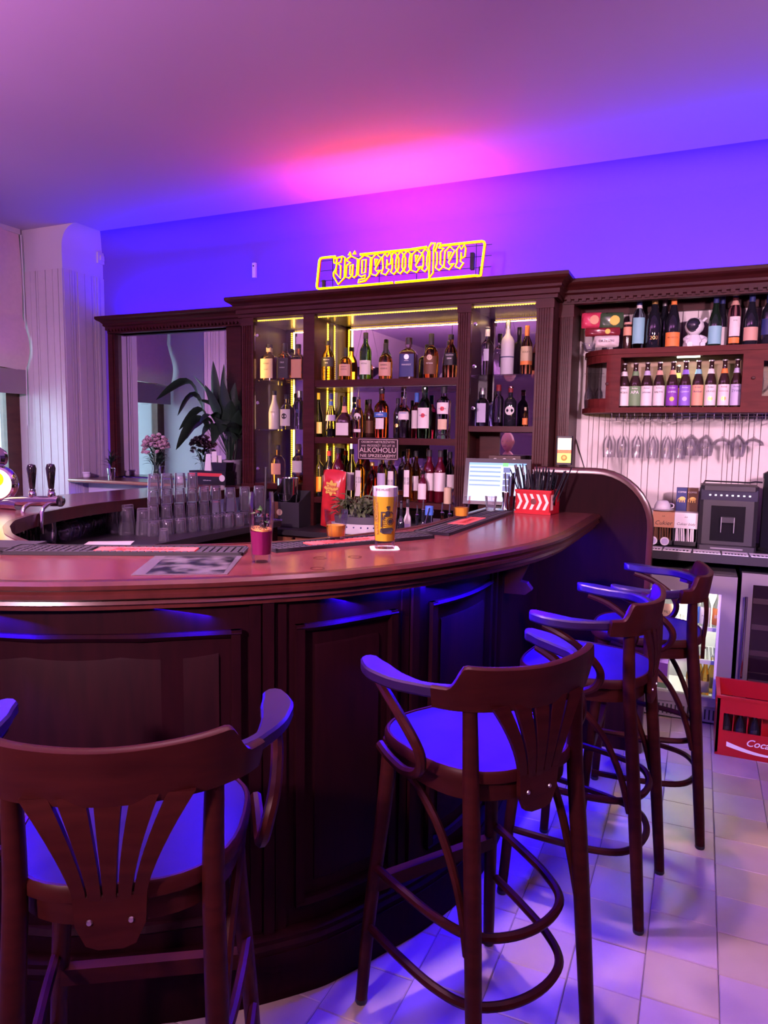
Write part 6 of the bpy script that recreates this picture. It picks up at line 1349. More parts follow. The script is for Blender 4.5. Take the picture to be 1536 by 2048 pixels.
MB().tube([(0.004, 0.008, 0.03*s_), (0.012, 0.006, 0.25*s_)], 0.0035, 8).build('straw', M_BLACK, t, True)
cyl_text('Amber', 0.0325*s_, 0.095*s_, 0.055*s_, M_INK, t, 0.35, shear=0.2).rotation_euler = (0, 0, 0)
for lab, px, pyb, pyt, sc in (('short tumbler of orange juice on the middle bar mat', 672, 1084, 1020, 1.0), ('short tumbler of orange juice on the far bar mat', 922, 1041, 992, 1.0)):
    loc = bz(px, pyb); hg = on_y(px, pyt, loc.y).z-ZB-0.011; s_ = hg/0.09
    t = thing('juice_tumbler', lab, 'drink', (loc.x, loc.y, ZBT+0.011), 0, 'juice tumblers')
    pr = [(0.027*s_, 0), (0.0285*s_, 0.003), (0.032*s_, 0.042*s_), (0.0355*s_, 0.06*s_), (0.038*s_, 0.09*s_)]
    MB().lathe(shell(pr, 0.0024, 0.009*s_), 10).build('glass', M_THIN, t)
    MB().lathe([(0, 0.0095*s_), (0.0255*s_, 0.0095*s_), (0.0292*s_, 0.043*s_), (0, 0.043*s_)], 20).build('juice', M_JUICE, t, True)
# beer on a coaster
loc = bz(769, 1097)
t = thing('coaster', 'white paper coaster under the beer glass', 'coaster', (loc.x, loc.y, ZBT), 0.5)
MB().prism([(0.047*math.copysign(abs(math.cos(a))**0.35, math.cos(a)), 0.047*math.copysign(abs(math.sin(a))**0.35, math.sin(a))) for a in [2*PI*k/32 for k in range(32)]], 0, 0.0016).build('card', M_PAPER, t); MB().box(-0.03, 0.03, -0.03, 0.03, 0.0016, 0.0018).build('print', LBL['rose'], t)
t = thing('beer_glass', 'tall branded glass of golden beer with head on a coaster', 'drink', (loc.x, loc.y, ZBT+0.0022))
hg = height_at(769, 974, loc); s_ = hg/0.165
pr = [(0.026*s_, 0), (0.0275*s_, 0.004), (0.0275*s_, 0.02*s_), (0.0315*s_, 0.085*s_), (0.0345*s_, 0.125*s_), (0.0335*s_, 0.165*s_)]
MB().lathe(shell(pr, 0.0018, 0.020*s_), 28).build('glass', M_THIN, t, True)
MB().lathe([(0, 0.0205*s_), (0.0260*s_, 0.0205*s_), (0.0298*s_, 0.085*s_), (0.0326*s_, 0.125*s_), (0.0322*s_, 0.139*s_), (0, 0.139*s_)], 28).build('beer', M_BEER, t, True)
MB().lathe([(0, 0.139*s_), (0.0321*s_, 0.139*s_), (0.0318*s_, 0.163*s_), (0.02*s_, 0.166*s_), (0, 0.165*s_)], 28).build('foam', M_FOAM, t, True)
# printed brewer's drum and lettering
dr_ = MB()
def wrap(pts, R_=0.0338): return [(R_*s_*math.cos(-PI/2+0.55+x/R_/s_), R_*s_*math.sin(-PI/2+0.55+x/R_/s_), z) for (x, z) in pts]
def disc(cx, cz, r_, n=14): return [(cx+r_*math.cos(2*PI*k/n), cz+r_*math.sin(2*PI*k/n)) for k in range(n)]
ink = [[(-.018, .046), (-.010, .042), (.012, .042), (.020, .052), (.016, .058), (-.016, .056)], disc(.010, .074, .0062), [(-.004, .086), (.007, .088), (.011, .099), (.004, .103), (-.003, .100)], disc(.004, .1075, .0036), [(-.002, .110), (.010, .1112), (.008, .115), (0.0, .1145)],
       [(-.016, .058), (-.0125, .058), (-.0125, .100), (-.016, .100)], [(-.0125, .0965), (-.004, .0965), (-.004, .100), (-.0125, .100)], [(-.0125, .080), (-.006, .092), (-.004, .091), (-.0105, .078)], [(.011, .099), (.019, .092), (.0195, .094), (.012, .102)]]
for zz in (.062, .067, .072, .077, .082): ink.append([(-.0115, zz), (-.003, zz), (-.003, zz+.0017), (-.0115, zz+.0017)])
for k in range(16):
    a0, a1 = 2*PI*k/16, 2*PI*(k+1)/16; ink.append([(.010+.0098*math.cos(a0), .074+.0098*math.sin(a0)), (.010+.0098*math.cos(a1), .074+.0098*math.sin(a1)), (.010+.0080*math.cos(a1), .074+.0080*math.sin(a1)), (.010+.0080*math.cos(a0), .074+.0080*math.sin(a0))])
for poly in ink:
    w_ = wrap([(x*s_, z*s_) for (x, z) in poly], 0.0343); dr_.add(w_, [tuple(range(len(w_)))])
dr_.build('drummer_print', M_INK, t)
V, F, wd = text_mesh('KAPER KRÓLEWSKI', 0, 0.02); k_ = 0.085*s_/wd
vs_ = []
for v in V: a = -PI/2-0.28-v[1]*k_*1.3/(0.0335*s_); R_ = 0.0345*s_*(0.93+0.07*min(1, max(0, (0.085*s_+v[0]*k_-0.05)/0.06))); vs_.append((R_*math.cos(a), R_*math.sin(a), 0.082*s_+v[0]*k_))
me = bpy.data.meshes.new('lettering'); me.from_pydata(vs_, [], F); me.materials.append(M_GOLDINK); link('lettering', me, t)
cyl_text('LIVE MUSIC', 0.0345*s_, 0.157*s_, 0.04*s_, M_INK, t, 0.2)
# wet ring marks
for k, (px, py) in enumerate(((640, 1116), (710, 1114), (635, 1137))):
    q = bz(px, py); o = MB().add(*ring_band(disc(0, 0, 0.020, 20), disc(0, 0, 0.0185, 20), 0, 0.0005)).build('wet_ring', mat('wet_mark', (0.05, 0.012, 0.01), 0.05, coat=0.5), None, True, (q.x, q.y, ZB+0.0004)); tag(o, '%s wet ring mark on the bar top left of the beer' % ('left', 'right', 'front')[k], 'stain', 'wet ring marks on the bar')
# shot glasses on far mat
q = bz(981, 1026); t = glass('shot_glass', 'shot', P_SHOT, (q.x, q.y, ZBT+0.011), 'clear shot glass on the far end of the third bar mat', None, 1.15)
q = bz(1008, 1024); t = thing('bar_jigger', 'steel jigger cup beside the far shot glass', 'jigger', (q.x, q.y+0.02, ZBT+0.011)); MB().lathe([(0, 0.002), (0.021, 0), (0.013, 0.045), (0.019, 0.085), (0.0175, 0.085), (0.0115, 0.047), (0, 0.046)], 18).build('cup', M_CHROME, t, True)
# straw caddy
a = bz(1030, 1026); b_ = bz(1100, 1031); d = (b_-a).normalized(); L = (b_-a).length; n = Vector((-d.y, d.x, 0)); dep = 0.135
c_ = (a+b_)/2+n*dep/2
t = thing('straw_caddy', 'red napkin caddy with cream chevrons holding black straws', 'caddy', (c_.x, c_.y, ZBT), math.atan2(d.y, d.x))
hC = on_y(1100, 982, b_.y).z-ZB; hb = hC
w_ = MB().box(-L/2, L/2, -dep/2, -dep/2+0.006, 0, hC).box(-L/2, L/2, dep/2-0.006, dep/2, 0, hC).box(-L/2, -L/2+0.006, -dep/2, dep/2, 0, hC).box(L/2-0.006, L/2, -dep/2, -dep/2+0.045, 0, hC).box(L/2-0.006, L/2, dep/2-0.045, dep/2, 0, hC).box(L/2-0.006, L/2, -dep/2+0.045, dep/2-0.045, 0, hC*0.35).box(-L/2, L/2, -dep/2, dep/2, 0, 0.006)
w_.box(-L/2-0.003, L/2+0.003, -dep/2-0.003, -dep/2, hC-0.012, hC).box(-L/2-0.003, L/2+0.003, -dep/2-0.003, -dep/2, 0, 0.012); w_.build('box', M_RED, t)
cvn = 5; hw = (L-0.012)/cvn
for k in range(cvn):
    x0 = -L/2+0.006+k*hw; z0 = 0.022; z1 = hC-0.020; zm = (z0+z1)/2; e = hw*0.5; tp = hw*0.42
    pts = [(x0, z0), (x0+tp, z0), (min(x0+tp+e, L/2-0.004), zm), (x0+tp, z1), (x0, z1), (x0+e, zm)]
    MB().add([(x, -dep/2-0.0006, z) for (x, z) in pts], [(0, 1, 2, 5), (5, 2, 3, 4)]).build('chevron', mat('chevron_cream', (0.78, 0.62, 0.50), 0.5), t)
MB().lathe([(0, 0), (0.015, 0), (0, 0.0006)], 10, M=Matrix.Translation((0.004, -dep/2-0.0008, hC*0.52)) @ Matrix.Rotation(PI/2, 4, 'X')).build('emblem', mat('emblem_brown', (0.10, 0.02, 0.02), 0.5), t)
for k in range(4): MB().box(L/2, L/2+0.0006, -dep/2+0.006+0.009*k, -dep/2+0.011+0.009*k, 0.022, hC-0.02).build('side_stripe', MATS['chevron_cream'], t)
rr = random.Random(9)
M_STRAW = mat('straw_black', (0.010, 0.010, 0.016), 0.25)
for k in range(64):
    x = rr.uniform(-L/2+0.015, L/2-0.015); y = rr.uniform(-dep/2+0.015, dep/2-0.015)
    lean = (x/(L/2))*0.055+rr.uniform(-0.03, 0.03); ly = rr.uniform(-0.04, 0.04); zt_ = rr.uniform(0.185, 0.235)
    MB().tube([(x, y, 0.008), (x+lean*1.1, y+ly, zt_)], 0.0031, 6).build('straw', M_STRAW, t, True)
# steel straw cup with metal straws
q = bz(1012, 1012, 1.17)
t = thing('bar_tool_cup', 'steel cup of metal straws and stirrers before the till screen', 'cup', (c_.x-0.165, c_.y+0.10, ZBT)); MB().lathe([(0, 0), (0.028, 0), (0.032, 0.07), (0.030, 0.07), (0.026, 0.003), (0, 0.003)], 18).build('cup', M_CHROME, t, True)
for k in range(12): a_ = rr.uniform(0, 6.28); MB().tube([(0.012*math.cos(a_), 0.012*math.sin(a_), 0.005), (0.028*math.cos(a_), 0.02*math.sin(a_), rr.uniform(0.16, 0.20))], 0.0032, 6).build('metal_straw', M_CHROME, t, True)
# lit counter display on the end panel
a = on_y(1114, 872, 3.64); b_ = on_y(1144, 932, 3.64); w2 = (b_.x-a.x)/2; hh = a.z-b_.z
t = thing('lit_display', 'small illuminated black-framed beer display on the end panel', 'display', ((a.x+b_.x)/2, 3.638, 1.411), 0.12)
zb = b_.z-1.411+0.006; zt_ = a.z-1.411
MB().box(-w2, w2, -0.012, 0.012, zb, zt_, bev=0.006).build('frame', M_BLACK, t)
MB().lathe([(0, 0), (0.022, 0), (0.024, 0.004), (0.008, 0.008), (0.006, zb), (0, zb)], 12).build('stand', M_BLACK, t, True)
zz = zt_-zb
for (f0, f1, c_, e_) in ((0.52, 0.93, (1.0, 0.86, 0.55), 0.75), (0.40, 0.52, (1.0, 0.10, 0.05), 1.0), (0.07, 0.40, (1.0, 0.72, 0.12), 1.1)):
    MB().box(-w2+0.007, w2-0.007, -0.0135, -0.012, zb+zz*f0, zb+zz*f1).build('lit_panel', mat('lit_%d' % int(f0*100), c_, 0.5, emit=c_, es=e_, noise=0), t)
MB().lathe([(0, 0), (0.016, 0), (0, 0.0008)], 14, M=Matrix.Translation((0, -0.0137, zb+zz*0.24)) @ Matrix.Rotation(PI/2, 4, 'X')).build('monk_emblem', mat('emblem_olive', (0.35, 0.25, 0.03), 0.5), t)
MB().lathe([(0, 0), (0.008, 0), (0, 0.0008)], 10, M=Matrix.Translation((0, -0.0147, zb+zz*0.25)) @ Matrix.Rotation(PI/2, 4, 'X')).build('emblem_face', LBL['yellow'], t)
flat_text('FRANZISKANER', 2*w2-0.02, LBL['yellow'], t, (0, -0.0138, zb+zz*0.46), STAND, height=0.011)
area('display_light', (t.location.x+0.02, 3.72, 1.50), 0.08, 0.9, (1.0, 0.55, 0.2), (0.3, 1, 0.0), 0.08)
# ================================================================== behind the bar
# till screen on the back counter
q = on_y(993, 965, 4.02)
t = thing('till_screen', 'touch-screen till showing a blue and white order list', 'till', (q.x, 4.04, ZWK+0.0006), 0.12)
MB().box(-0.09, 0.09, -0.07, 0.09, 0, 0.02, bev=0.01).build('base', M_BLACK, t); MB().box(-0.035, 0.035, 0.0, 0.03, 0.02, 0.28).build('neck', M_BLACK, t)
TM_ = Matrix.Translation((0, -0.02, 0.365)) @ Matrix.Rotation(-0.22, 4, 'X')
sc_ = MB().box(-0.19, 0.19, -0.012, 0.02, -0.135, 0.135, TM_).build('casing', M_BLACK, t)
def scr(x0, x1, z0, z1, c_, e_, nm='screen_area', dy=0.0): return MB().add([TM_ @ Vector((x, -0.0128-dy, z)) for (x, z) in ((x0, z0), (x1, z0), (x1, z1), (x0, z1))], [(0, 1, 2, 3)]).build(nm, mat('scr_%g_%g_%g' % c_, c_, 0.3, emit=c_, es=e_, noise=0), sc_)
scr(-0.165, 0.165, -0.115, 0.110, (0.35, 0.62, 0.85), 0.7)
for k in range(10): scr(-0.16, 0.02, 0.078-0.013*k, 0.087-0.013*k, (0.75, 0.88, 0.95) if k % 2 else (0.12, 0.30, 0.55), 0.7, 'list_row', 0.0004)
scr(-0.165, 0.165, 0.097, 0.110, (0.15, 0.4, 0.7), 0.9, 'title_bar', 0.0004); scr(0.03, 0.062, 0.090, 0.110, (0.1, 0.75, 0.15), 0.9, 'green_button', 0.0008)
for k in range(5): scr(0.035, 0.075, 0.055-0.036*k, 0.084-0.036*k, (0.06, 0.13, 0.25), 0.6, 'menu_button', 0.0004)
for r_ in range(3):
    for k in range(4): scr(-0.155+0.045*k, -0.115+0.045*k, -0.11+0.022*r_, -0.092+0.022*r_, (0.85, 0.92, 0.9), 0.6, 'key', 0.0004)
# dark studded box behind the till
q = on_y(1013, 918, 4.40)
t = thing('studded_box', 'dark wooden box with three round studs behind the till', 'box', (q.x, 4.42, ZWK+0.0006)); zt_ = q.z-ZWK+0.02
MB().box(-0.10, 0.10, -0.07, 0.07, 0, zt_).build('box', mat('box_brown', (0.05, 0.022, 0.015), 0.35), t)
for k in range(3): MB().add(*ring_band(disc(-0.06+0.06*k, 0, 0.015), disc(-0.06+0.06*k, 0, 0.008), 0, 0.004)).build('stud', M_STEEL, t, True, (0, -0.07, zt_-0.03), (PI/2, 0, 0))
# black reservation box with ice bucket
q = on_z(592, 1046, ZWK)
t = thing('reservation_box', 'open black card holder box with chalk lettering on the back counter', 'box', (q.x+0.035, min(q.y+0.08, 4.165), ZWK+0.0006), 0.05); rby = min(q.y+0.08, 4.165)
bx = MB(); W_, D_ = 0.125, 0.085
bx.add([(-W_, -D_, 0), (W_, -D_, 0), (W_, -D_, 0.17), (-W_, -D_, 0.17)], [(0, 1, 2, 3)])
bx = MB().box(-W_, W_, -D_, -D_+0.006, 0, 0.17).box(-W_, W_, D_-0.006, D_, 0, 0.24)
for s in (-1, 1): bx.prism([(-D_, 0), (D_, 0), (D_, 0.24), (-D_, 0.17)], s*W_-0.003, s*W_+0.003, Matrix(((0, 0, 1, 0), (1, 0, 0, 0), (0, 1, 0, 0), (0, 0, 0, 1))))
bx.box(-W_, W_, -D_, D_, 0, 0.006).build('box', mat('black_board', (0.022, 0.022, 0.028), 0.45), t)
MB().box(-0.055, -0.03, -D_-0.001, -D_, 0.06, 0.17).build('leather_strap', LBL['brown'], t); MB().lathe([(0, 0), (0.022, 0), (0, 0.0012)], 14, M=Matrix.Translation((-0.02, -D_-0.0012, 0.10)) @ Matrix.Rotation(PI/2, 4, 'X')).build('medallion', LBL['cream'], t)
flat_text('Rezerwacja', 0.10, LBL['violet'], t, (-0.05, -D_-0.001, 0.05), STAND, shear=0.2)
MB().tube([(-0.09, -D_-0.012, 0.004), (-0.01, -D_-0.014, 0.004)], 0.004, 6).build('chalk', LBL['peach'], t)
t2 = thing('ice_bucket', 'polished steel ice bucket standing in the black box', 'bucket', (q.x+0.03, rby, ZWK+0.0075)); t2.scale = (1, 1, 1.28)
MB().lathe([(0, 0), (0.052, 0), (0.055, 0.01), (0.066, 0.15), (0.069, 0.17), (0.071, 0.17), (0.075, 0.25), (0.077, 0.252), (0.074, 0.252), (0.064, 0.16), (0.05, 0.006), (0, 0.006)], 28).build('bucket_wall', M_CHROME, t2, True)
MB().add(*ring_band(disc(0, 0, 0.0735, 28), disc(0, 0, 0.069, 28), 0.165, 0.171)).build('band', M_CHROME, t2, True)
# sweets bag
q = on_y(667, 1000, 4.19)
t = thing('sweets_bag', 'red lollipop bag with yellow flower logo on the back counter', 'bag', (q.x, 4.185, ZWK+0.2006), 0.05); t.rotation_euler = (0, 0.06, 0.05)
pillow(0.17, 0.395, 0.07, 'bag', foil('chupa', (0.62, 0.03, 0.04)), t)
fp_ = [((0.045+0.008*math.cos(8*a))*math.cos(a), 0.075+(0.045+0.008*math.cos(8*a))*math.sin(a)) for a in [2*PI*k/48 for k in range(48)]]
MB().add([(x, -0.043+0.5*x*x, z) for (x, z) in fp_], [tuple(range(48))]).build('flower_logo', LBL['yellow'], t)
flat_text('Chupa', 0.075, LBL['red'], t, (0, -0.045, 0.087), STAND, shear=0.2, bold=0.02); flat_text('Chups', 0.07, LBL['red'], t, (0.004, -0.045, 0.057), STAND, shear=0.2, bold=0.02)
# herb planter
q = on_z(712, 1066, ZWK)
t = thing('herb_planter', 'grey pot of grey-green leafy herbs in a patterned white bowl', 'plant', (q.x, 4.065, ZWK+0.0006))
MB().lathe([(0, 0), (0.15, 0), (0.168, 0.03), (0.175, 0.065), (0.168, 0.065), (0.15, 0.01), (0, 0.01)], 32, flat=0.5).build('bowl', M_TOY, t, True)
for k in range(12): a_ = PI+PI*k/11; MB().lathe([(0, 0), (0.006, 0), (0, 0.001)], 6, M=Matrix.Translation((0.173*math.cos(a_), 0.0865*math.sin(a_), 0.045)) @ Matrix.Rotation(a_-PI/2+PI, 4, 'Z') @ Matrix.Rotation(PI/2, 4, 'X')).build('bowl_print', LBL['navy'], t)
MB().lathe([(0, 0.012), (0.14, 0.012), (0.155, 0.11), (0.148, 0.11), (0.14, 0.095), (0, 0.095)], 32, flat=0.5).build('pot', mat('pot_grey', (0.10, 0.10, 0.12), 0.6), t, True)
rr = random.Random(21)
M_HERB = mat('herb_green', (0.16, 0.22, 0.10), 0.6, noise=0.3, nscale=15)
def leaf(L, W_, droop, n=5):
    vs_ = []; fs = []
    for k in range(n+1):
        u = k/n; w_ = W_*math.sin(PI*min(1, u*0.92+0.06))**0.8; x = L*u; z = -droop*u*u+0.25*L*math.sin(u*1.2)
        vs_ += [(x, -w_, z+w_*0.35), (x, 0, z), (x, w_, z+w_*0.35)]
    for k in range(n): a = 3*k; fs += [(a, a+3, a+4, a+1), (a+1, a+4, a+5, a+2)]
    return MB().add(vs_, fs)
LM = [leaf(0.055, 0.011, 0.02), leaf(0.07, 0.013, 0.035), leaf(0.045, 0.010, 0.0)]
LMe = []
for b3 in LM: o = b3.build('leaf', M_HERB, None, True, angle=3); LMe.append(o.data); bpy.data.objects.remove(o)
for k in range(170):
    a_ = rr.uniform(0, 6.28); r_ = 0.16*math.sqrt(rr.random()); z = 0.12+rr.uniform(0.0, 0.13)*(1-r_*2.5)
    link('leaf', LMe[k % 3], t, (r_*math.cos(a_), r_*math.sin(a_)*0.45, z), (rr.uniform(-0.5, 0.5), rr.uniform(-0.7, 0.4), a_+rr.uniform(-0.8, 0.8)))
for k in range(7):
    a_ = rr.uniform(0, 6.28); MB().tube(spline([(0.07*math.cos(a_), 0.03*math.sin(a_), 0.1), (0.09*math.cos(a_), 0.04*math.sin(a_), 0.2), (0.11*math.cos(a_)+0.02, 0.05*math.sin(a_), 0.27+0.05*rr.random())], 3), 0.0016, 5).build('stem', M_HERB, t, True)
# pourer bottles on the rail
g8 = 'pourer bottles behind the bar'
rail = [('small dark bitters bottle with white label behind the bar', 802, 1052, 1003, 'spirit', 'dark', [(0.1, 0.5, 'white', 1.2)], None), ('dark bottle with steel pourer left of the blue flask', 834, 1050, 1010, 'slim', 'dark', [(0.2, 0.5, 'white', 1.0)], pourer), ('slim bottle with tall steel pourer behind the blue flask', 846, 1048, 1000, 'slim', 'dark', None, pourer),
        ('dark bottle with steel pourer right of the blue flask', 884, 1048, 1005, 'slim', 'brown', None, pourer), ('clear bottle with steel pourer next to the far juice tumbler', 899, 1046, 1008, 'slim', 'clear', None, pourer), ('white plastic bottle left of the beer glass', 815, 1060, 1000, 'slim', 'milk', [(0.3, 0.6, 'lilac', 1.0)], None)]
for (lab, px, pb, pt, shp, gg, lb_, ex) in rail:
    rY = 3.30+0.05*(rail.index((lab, px, pb, pt, shp, gg, lb_, ex)) % 3); q = on_y(px, 1040, rY); hh = on_y(px, pt, rY).z-0.9155-(0.062 if ex else 0)
    bottle(lab, (q.x, rY, 0.9158), hh, 0.0185, shp, gg, ('black', 0.12) if ex is None else None, lb_, group=g8, extra=ex)
q = on_y(858, 1040, 3.16); t = thing('blue_flask', 'conical blue-capped clear flask with steel spoon behind the bar', 'flask', (q.x, 3.16, 0.9158))
hh = on_y(858, 1012, 3.16).z-0.9158
MB().lathe([(0, 0), (0.055, 0), (0.058, 0.01), (0.02, hh*0.75), (0.018, hh*0.9), (0, hh*0.9)], 20).build('flask_body', G['blue'], t, True); MB().lathe([(0, hh*0.86), (0.02, hh*0.86), (0.02, hh), (0, hh)], 16).build('cap', LBL['blue'], t, True)
MB().tube([(-0.06, -0.03, 0.01), (0.01, -0.025, hh*0.98)], 0.003, 6).build('spoon', M_CHROME, t, True)
# ------------------------------------------------------------------ beer tap
tp = thing('beer_tap', 'chrome beer tap with two black handles and glowing round badge', 'beer tap', (-2.62, 2.30, ZWL))
def tpx(px, py, Y=2.30): v = on_y(px, py, Y); return (v.x+2.62, 0.0, v.z-ZWL)
A_ = tpx(-60, 1003); Bq = tpx(119, 1002)
MB().tube([A_, Bq], 0.024, 14).build('tap_bar', M_CHROME, tp, True)
MB().lathe([(0, 0), (0.026, 0), (0.026, 0.008), (0, 0.01)], 14, M=Matrix.Translation(Bq) @ Matrix.Rotation(PI/2, 4, 'Y')).build('bar_cap', M_CHROME, tp, True)
for px in (65, 103):
    c0 = Vector(tpx(px, 992)); hd = MB().lathe([(0, 0), (0.013, 0), (0.015, 0.012), (0.011, 0.02), (0.013, 0.026), (0.010, 0.034), (0.012, 0.036), (0.019, 0.10), (0.021, 0.125), (0.016, 0.142), (0, 0.147)], 16, c0).build('tap_handle', mat('handle_black', (0.012, 0.011, 0.013), 0.08, coat=0.6), tp, True)
    MB().lathe([(0.014, -0.004), (0.017, 0.0), (0.017, 0.012), (0.013, 0.020), (0.015, 0.024), (0.013, 0.032)], 14, c0).build('collar', M_CHROME, hd, True)
    c1 = Vector(tpx(px, 1006)); MB().tube(spline([c1, c1+Vector((0.005, -0.05, -0.02)), c1+Vector((0.02, -0.075, -0.07)), c1+Vector((0.025, -0.08, -0.13))], 4), 0.0095, 10).build('spout', M_CHROME, tp, True)
# curved swan-neck column
c1 = Vector(tpx(40, 1010)); c0 = Vector(tpx(-30, 1080)); MB().tube(spline([c1, c1+Vector((-0.10, 0, 0.0)), Vector((c0.x-0.09, 0, c1.z-0.03)), Vector((c0.x-0.09, 0, ZB-ZWL+0.0006))], 6), 0.03, 16).build('column', M_CHROME, tp, True)
MB().lathe([(0, 0), (0.07, 0), (0.07, 0.012), (0.045, 0.02), (0, 0.02)], 20, (c0.x-0.09, 0, ZB-ZWL+0.0006)).build('column_base', M_CHROME, tp, True)
c2 = Vector(tpx(2, 967)); mm = Matrix.Translation(c2+Vector((0, -0.01, 0.0))) @ Matrix.Rotation(0.45, 4, 'Z') @ Matrix.Rotation(PI/2, 4, 'X')
bd = MB().lathe([(0, -0.05), (0.06, -0.045), (0.082, -0.02), (0.086, 0.0), (0.080, 0.02), (0.070, 0.026), (0.066, 0.02), (0, 0.02)], 28, M=mm).build('badge_housing', M_CHROME, tp, True)
MB().lathe([(0.0, 0.024), (0.062, 0.022), (0.066, 0.020), (0, 0.0202)], 28, M=mm).build('badge_face', mat('badge_white', (1, 1, 0.9), 0.4, emit=(1.0, 0.92, 0.62), es=1.6, noise=0), bd, True)
MB().lathe([(0.0, 0.026), (0.034, 0.0255), (0.034, 0.025), (0, 0.025)], 24, M=mm @ Matrix.Translation((0, 0.022, 0))).build('badge_sun', mat('badge_yellow', (1, 0.7, 0), 0.4, emit=(1.0, 0.66, 0.0), es=1.6, noise=0), bd)
c3 = c2+Vector((0.0, 0, 0.10)); MB().lathe([(0, -0.03), (0.04, -0.028), (0.055, 0), (0.05, 0.02), (0, 0.025)], 20, M=Matrix.Translation(c3+Vector((-0.02, 0, 0.02))) @ Matrix.Rotation(PI/2, 4, 'X')).build('upper_badge', M_CHROME, tp, True)
# ------------------------------------------------------------------ mirror ledge: pots, flowers, plant, napkins
ZL = 1.1706
def lx(px, Y, py=930): return on_y(px, py, Y).x
t = thing('small_jar', 'small white glazed jar alone on the mirror ledge', 'jar', (lx(173, 4.45), 4.45, ZL)); MB().lathe([(0, 0), (0.025, 0), (0.03, 0.006), (0.031, 0.028), (0.028, 0.032), (0.034, 0.036), (0.034, 0.05), (0.030, 0.05), (0.026, 0.01), (0, 0.008)], 18).build('jar_body', M_TOY, t, True); MB().lathe([(0, 0.048), (0.03, 0.048), (0.03, 0.05), (0, 0.052)], 16).build('lid', M_TOY, t)
t = thing('small_jar', 'small white glazed jar beside the flower vase on the ledge', 'jar', (lx(362, 4.40), 4.40, ZL)); MB().lathe([(0, 0), (0.025, 0), (0.03, 0.006), (0.031, 0.028), (0.028, 0.032), (0.034, 0.036), (0.034, 0.05), (0.030, 0.05), (0.026, 0.01), (0, 0.008)], 18).build('jar_body', M_TOY, t, True); MB().lathe([(0, 0.048), (0.03, 0.048), (0.03, 0.05), (0, 0.052)], 16).build('lid', M_TOY, t)
M_LEAF = mat('dark_leaf', (0.015, 0.035, 0.018), 0.35, noise=0.25, nscale=10)
t = thing('small_potted_plant', 'little spiky plant in a silver cup before the mirror frame', 'plant', (lx(222, 4.42), 4.42, ZL))
MB().lathe([(0, 0), (0.027, 0), (0.036, 0.09), (0.033, 0.09), (0.025, 0.006), (0, 0.006)], 20).build('cup', M_CHROME, t, True); MB().lathe([(0, 0.08), (0.0335, 0.08), (0, 0.084)], 16).build('soil', mat('soil', (0.03, 0.02, 0.015), 0.9), t)
rr = random.Random(31); lv = leaf(0.10, 0.006, 0.03).build('leaf', M_LEAF, None, True, angle=3); lvm = lv.data; bpy.data.objects.remove(lv)
for k in range(28): link('leaf', lvm, t, (0, 0, 0.085+rr.uniform(0, 0.07)), (0, rr.uniform(-1.35, -0.15), rr.uniform(0, 6.28)))
MB().tube([(0, 0, 0.08), (0.002, 0, 0.17)], 0.003, 6).build('stem', M_LEAF, t)
t = thing('flower_vase', 'glass vase with a bouquet of pale pink blossoms', 'vase', (lx(312, 4.42), 4.42, ZL))
MB().lathe(shell([(0.035, 0), (0.04, 0.01), (0.042, 0.05), (0.028, 0.10), (0.03, 0.13)], 0.003, 0.012), 20).build('vase', M_THIN, t, True); MB().lathe([(0, 0.013), (0.036, 0.013), (0.038, 0.04), (0, 0.04)], 18).build('water', mat('vase_water', (0.8, 0.75, 0.5), 0.05, trans=0.8, ior=1.33), t, True)
M_PET = mat('petal', (0.70, 0.52, 0.56), 0.7, noise=0.15, nscale=20)
def blossom():
    b3 = MB(); r4 = random.Random(2)
    for k in range(14):
        a_ = 2.4*k; el = 0.2+1.2*k/14; L_ = 0.020
        d = Vector((math.cos(a_)*math.cos(el), math.sin(a_)*math.cos(el), math.sin(el))); s = d.cross(Vector((0, 0, 1))); s = s.normalized() if s.length > 0.01 else Vector((1, 0, 0)); u_ = s.cross(d)
        b3.add([d*0.003, d*L_*0.6+s*0.009, d*L_+u_*0.004, d*L_*0.6-s*0.009], [(0, 1, 2, 3)])
    return b3
bo = blossom().build('blossom', M_PET, None, True, angle=3); bom = bo.data; bpy.data.objects.remove(bo)
for k in range(60):
    a_ = rr.uniform(0, 6.28); r_ = 0.125*math.sqrt(rr.random()); z = 0.25+0.08*math.cos(r_/0.125*1.5)+rr.uniform(-0.05, 0.05)
    link('blossom', bom, t, (r_*math.cos(a_), r_*math.sin(a_)*0.6, z), (rr.uniform(-.6, .6), rr.uniform(-.6, .6), a_)).scale = (1.45,)*3
for k in range(46):
    a_ = rr.uniform(0, 6.28); link('leaf', lvm, t, (0.04*math.cos(a_), 0.03*math.sin(a_), 0.12+rr.uniform(0, 0.16)), (0, rr.uniform(-1.2, 0.1), a_)).scale = (0.7, 1.6, 1)
for k in range(10): a_ = 2*PI*k/10; MB().tube([(0.006*math.cos(a_), 0.006*math.sin(a_), 0.02), (0.02*math.cos(a_), 0.02*math.sin(a_), 0.13), (0.08*math.cos(a_), 0.05*math.sin(a_), 0.25)], 0.002, 5).build('stem', M_LEAF, t)
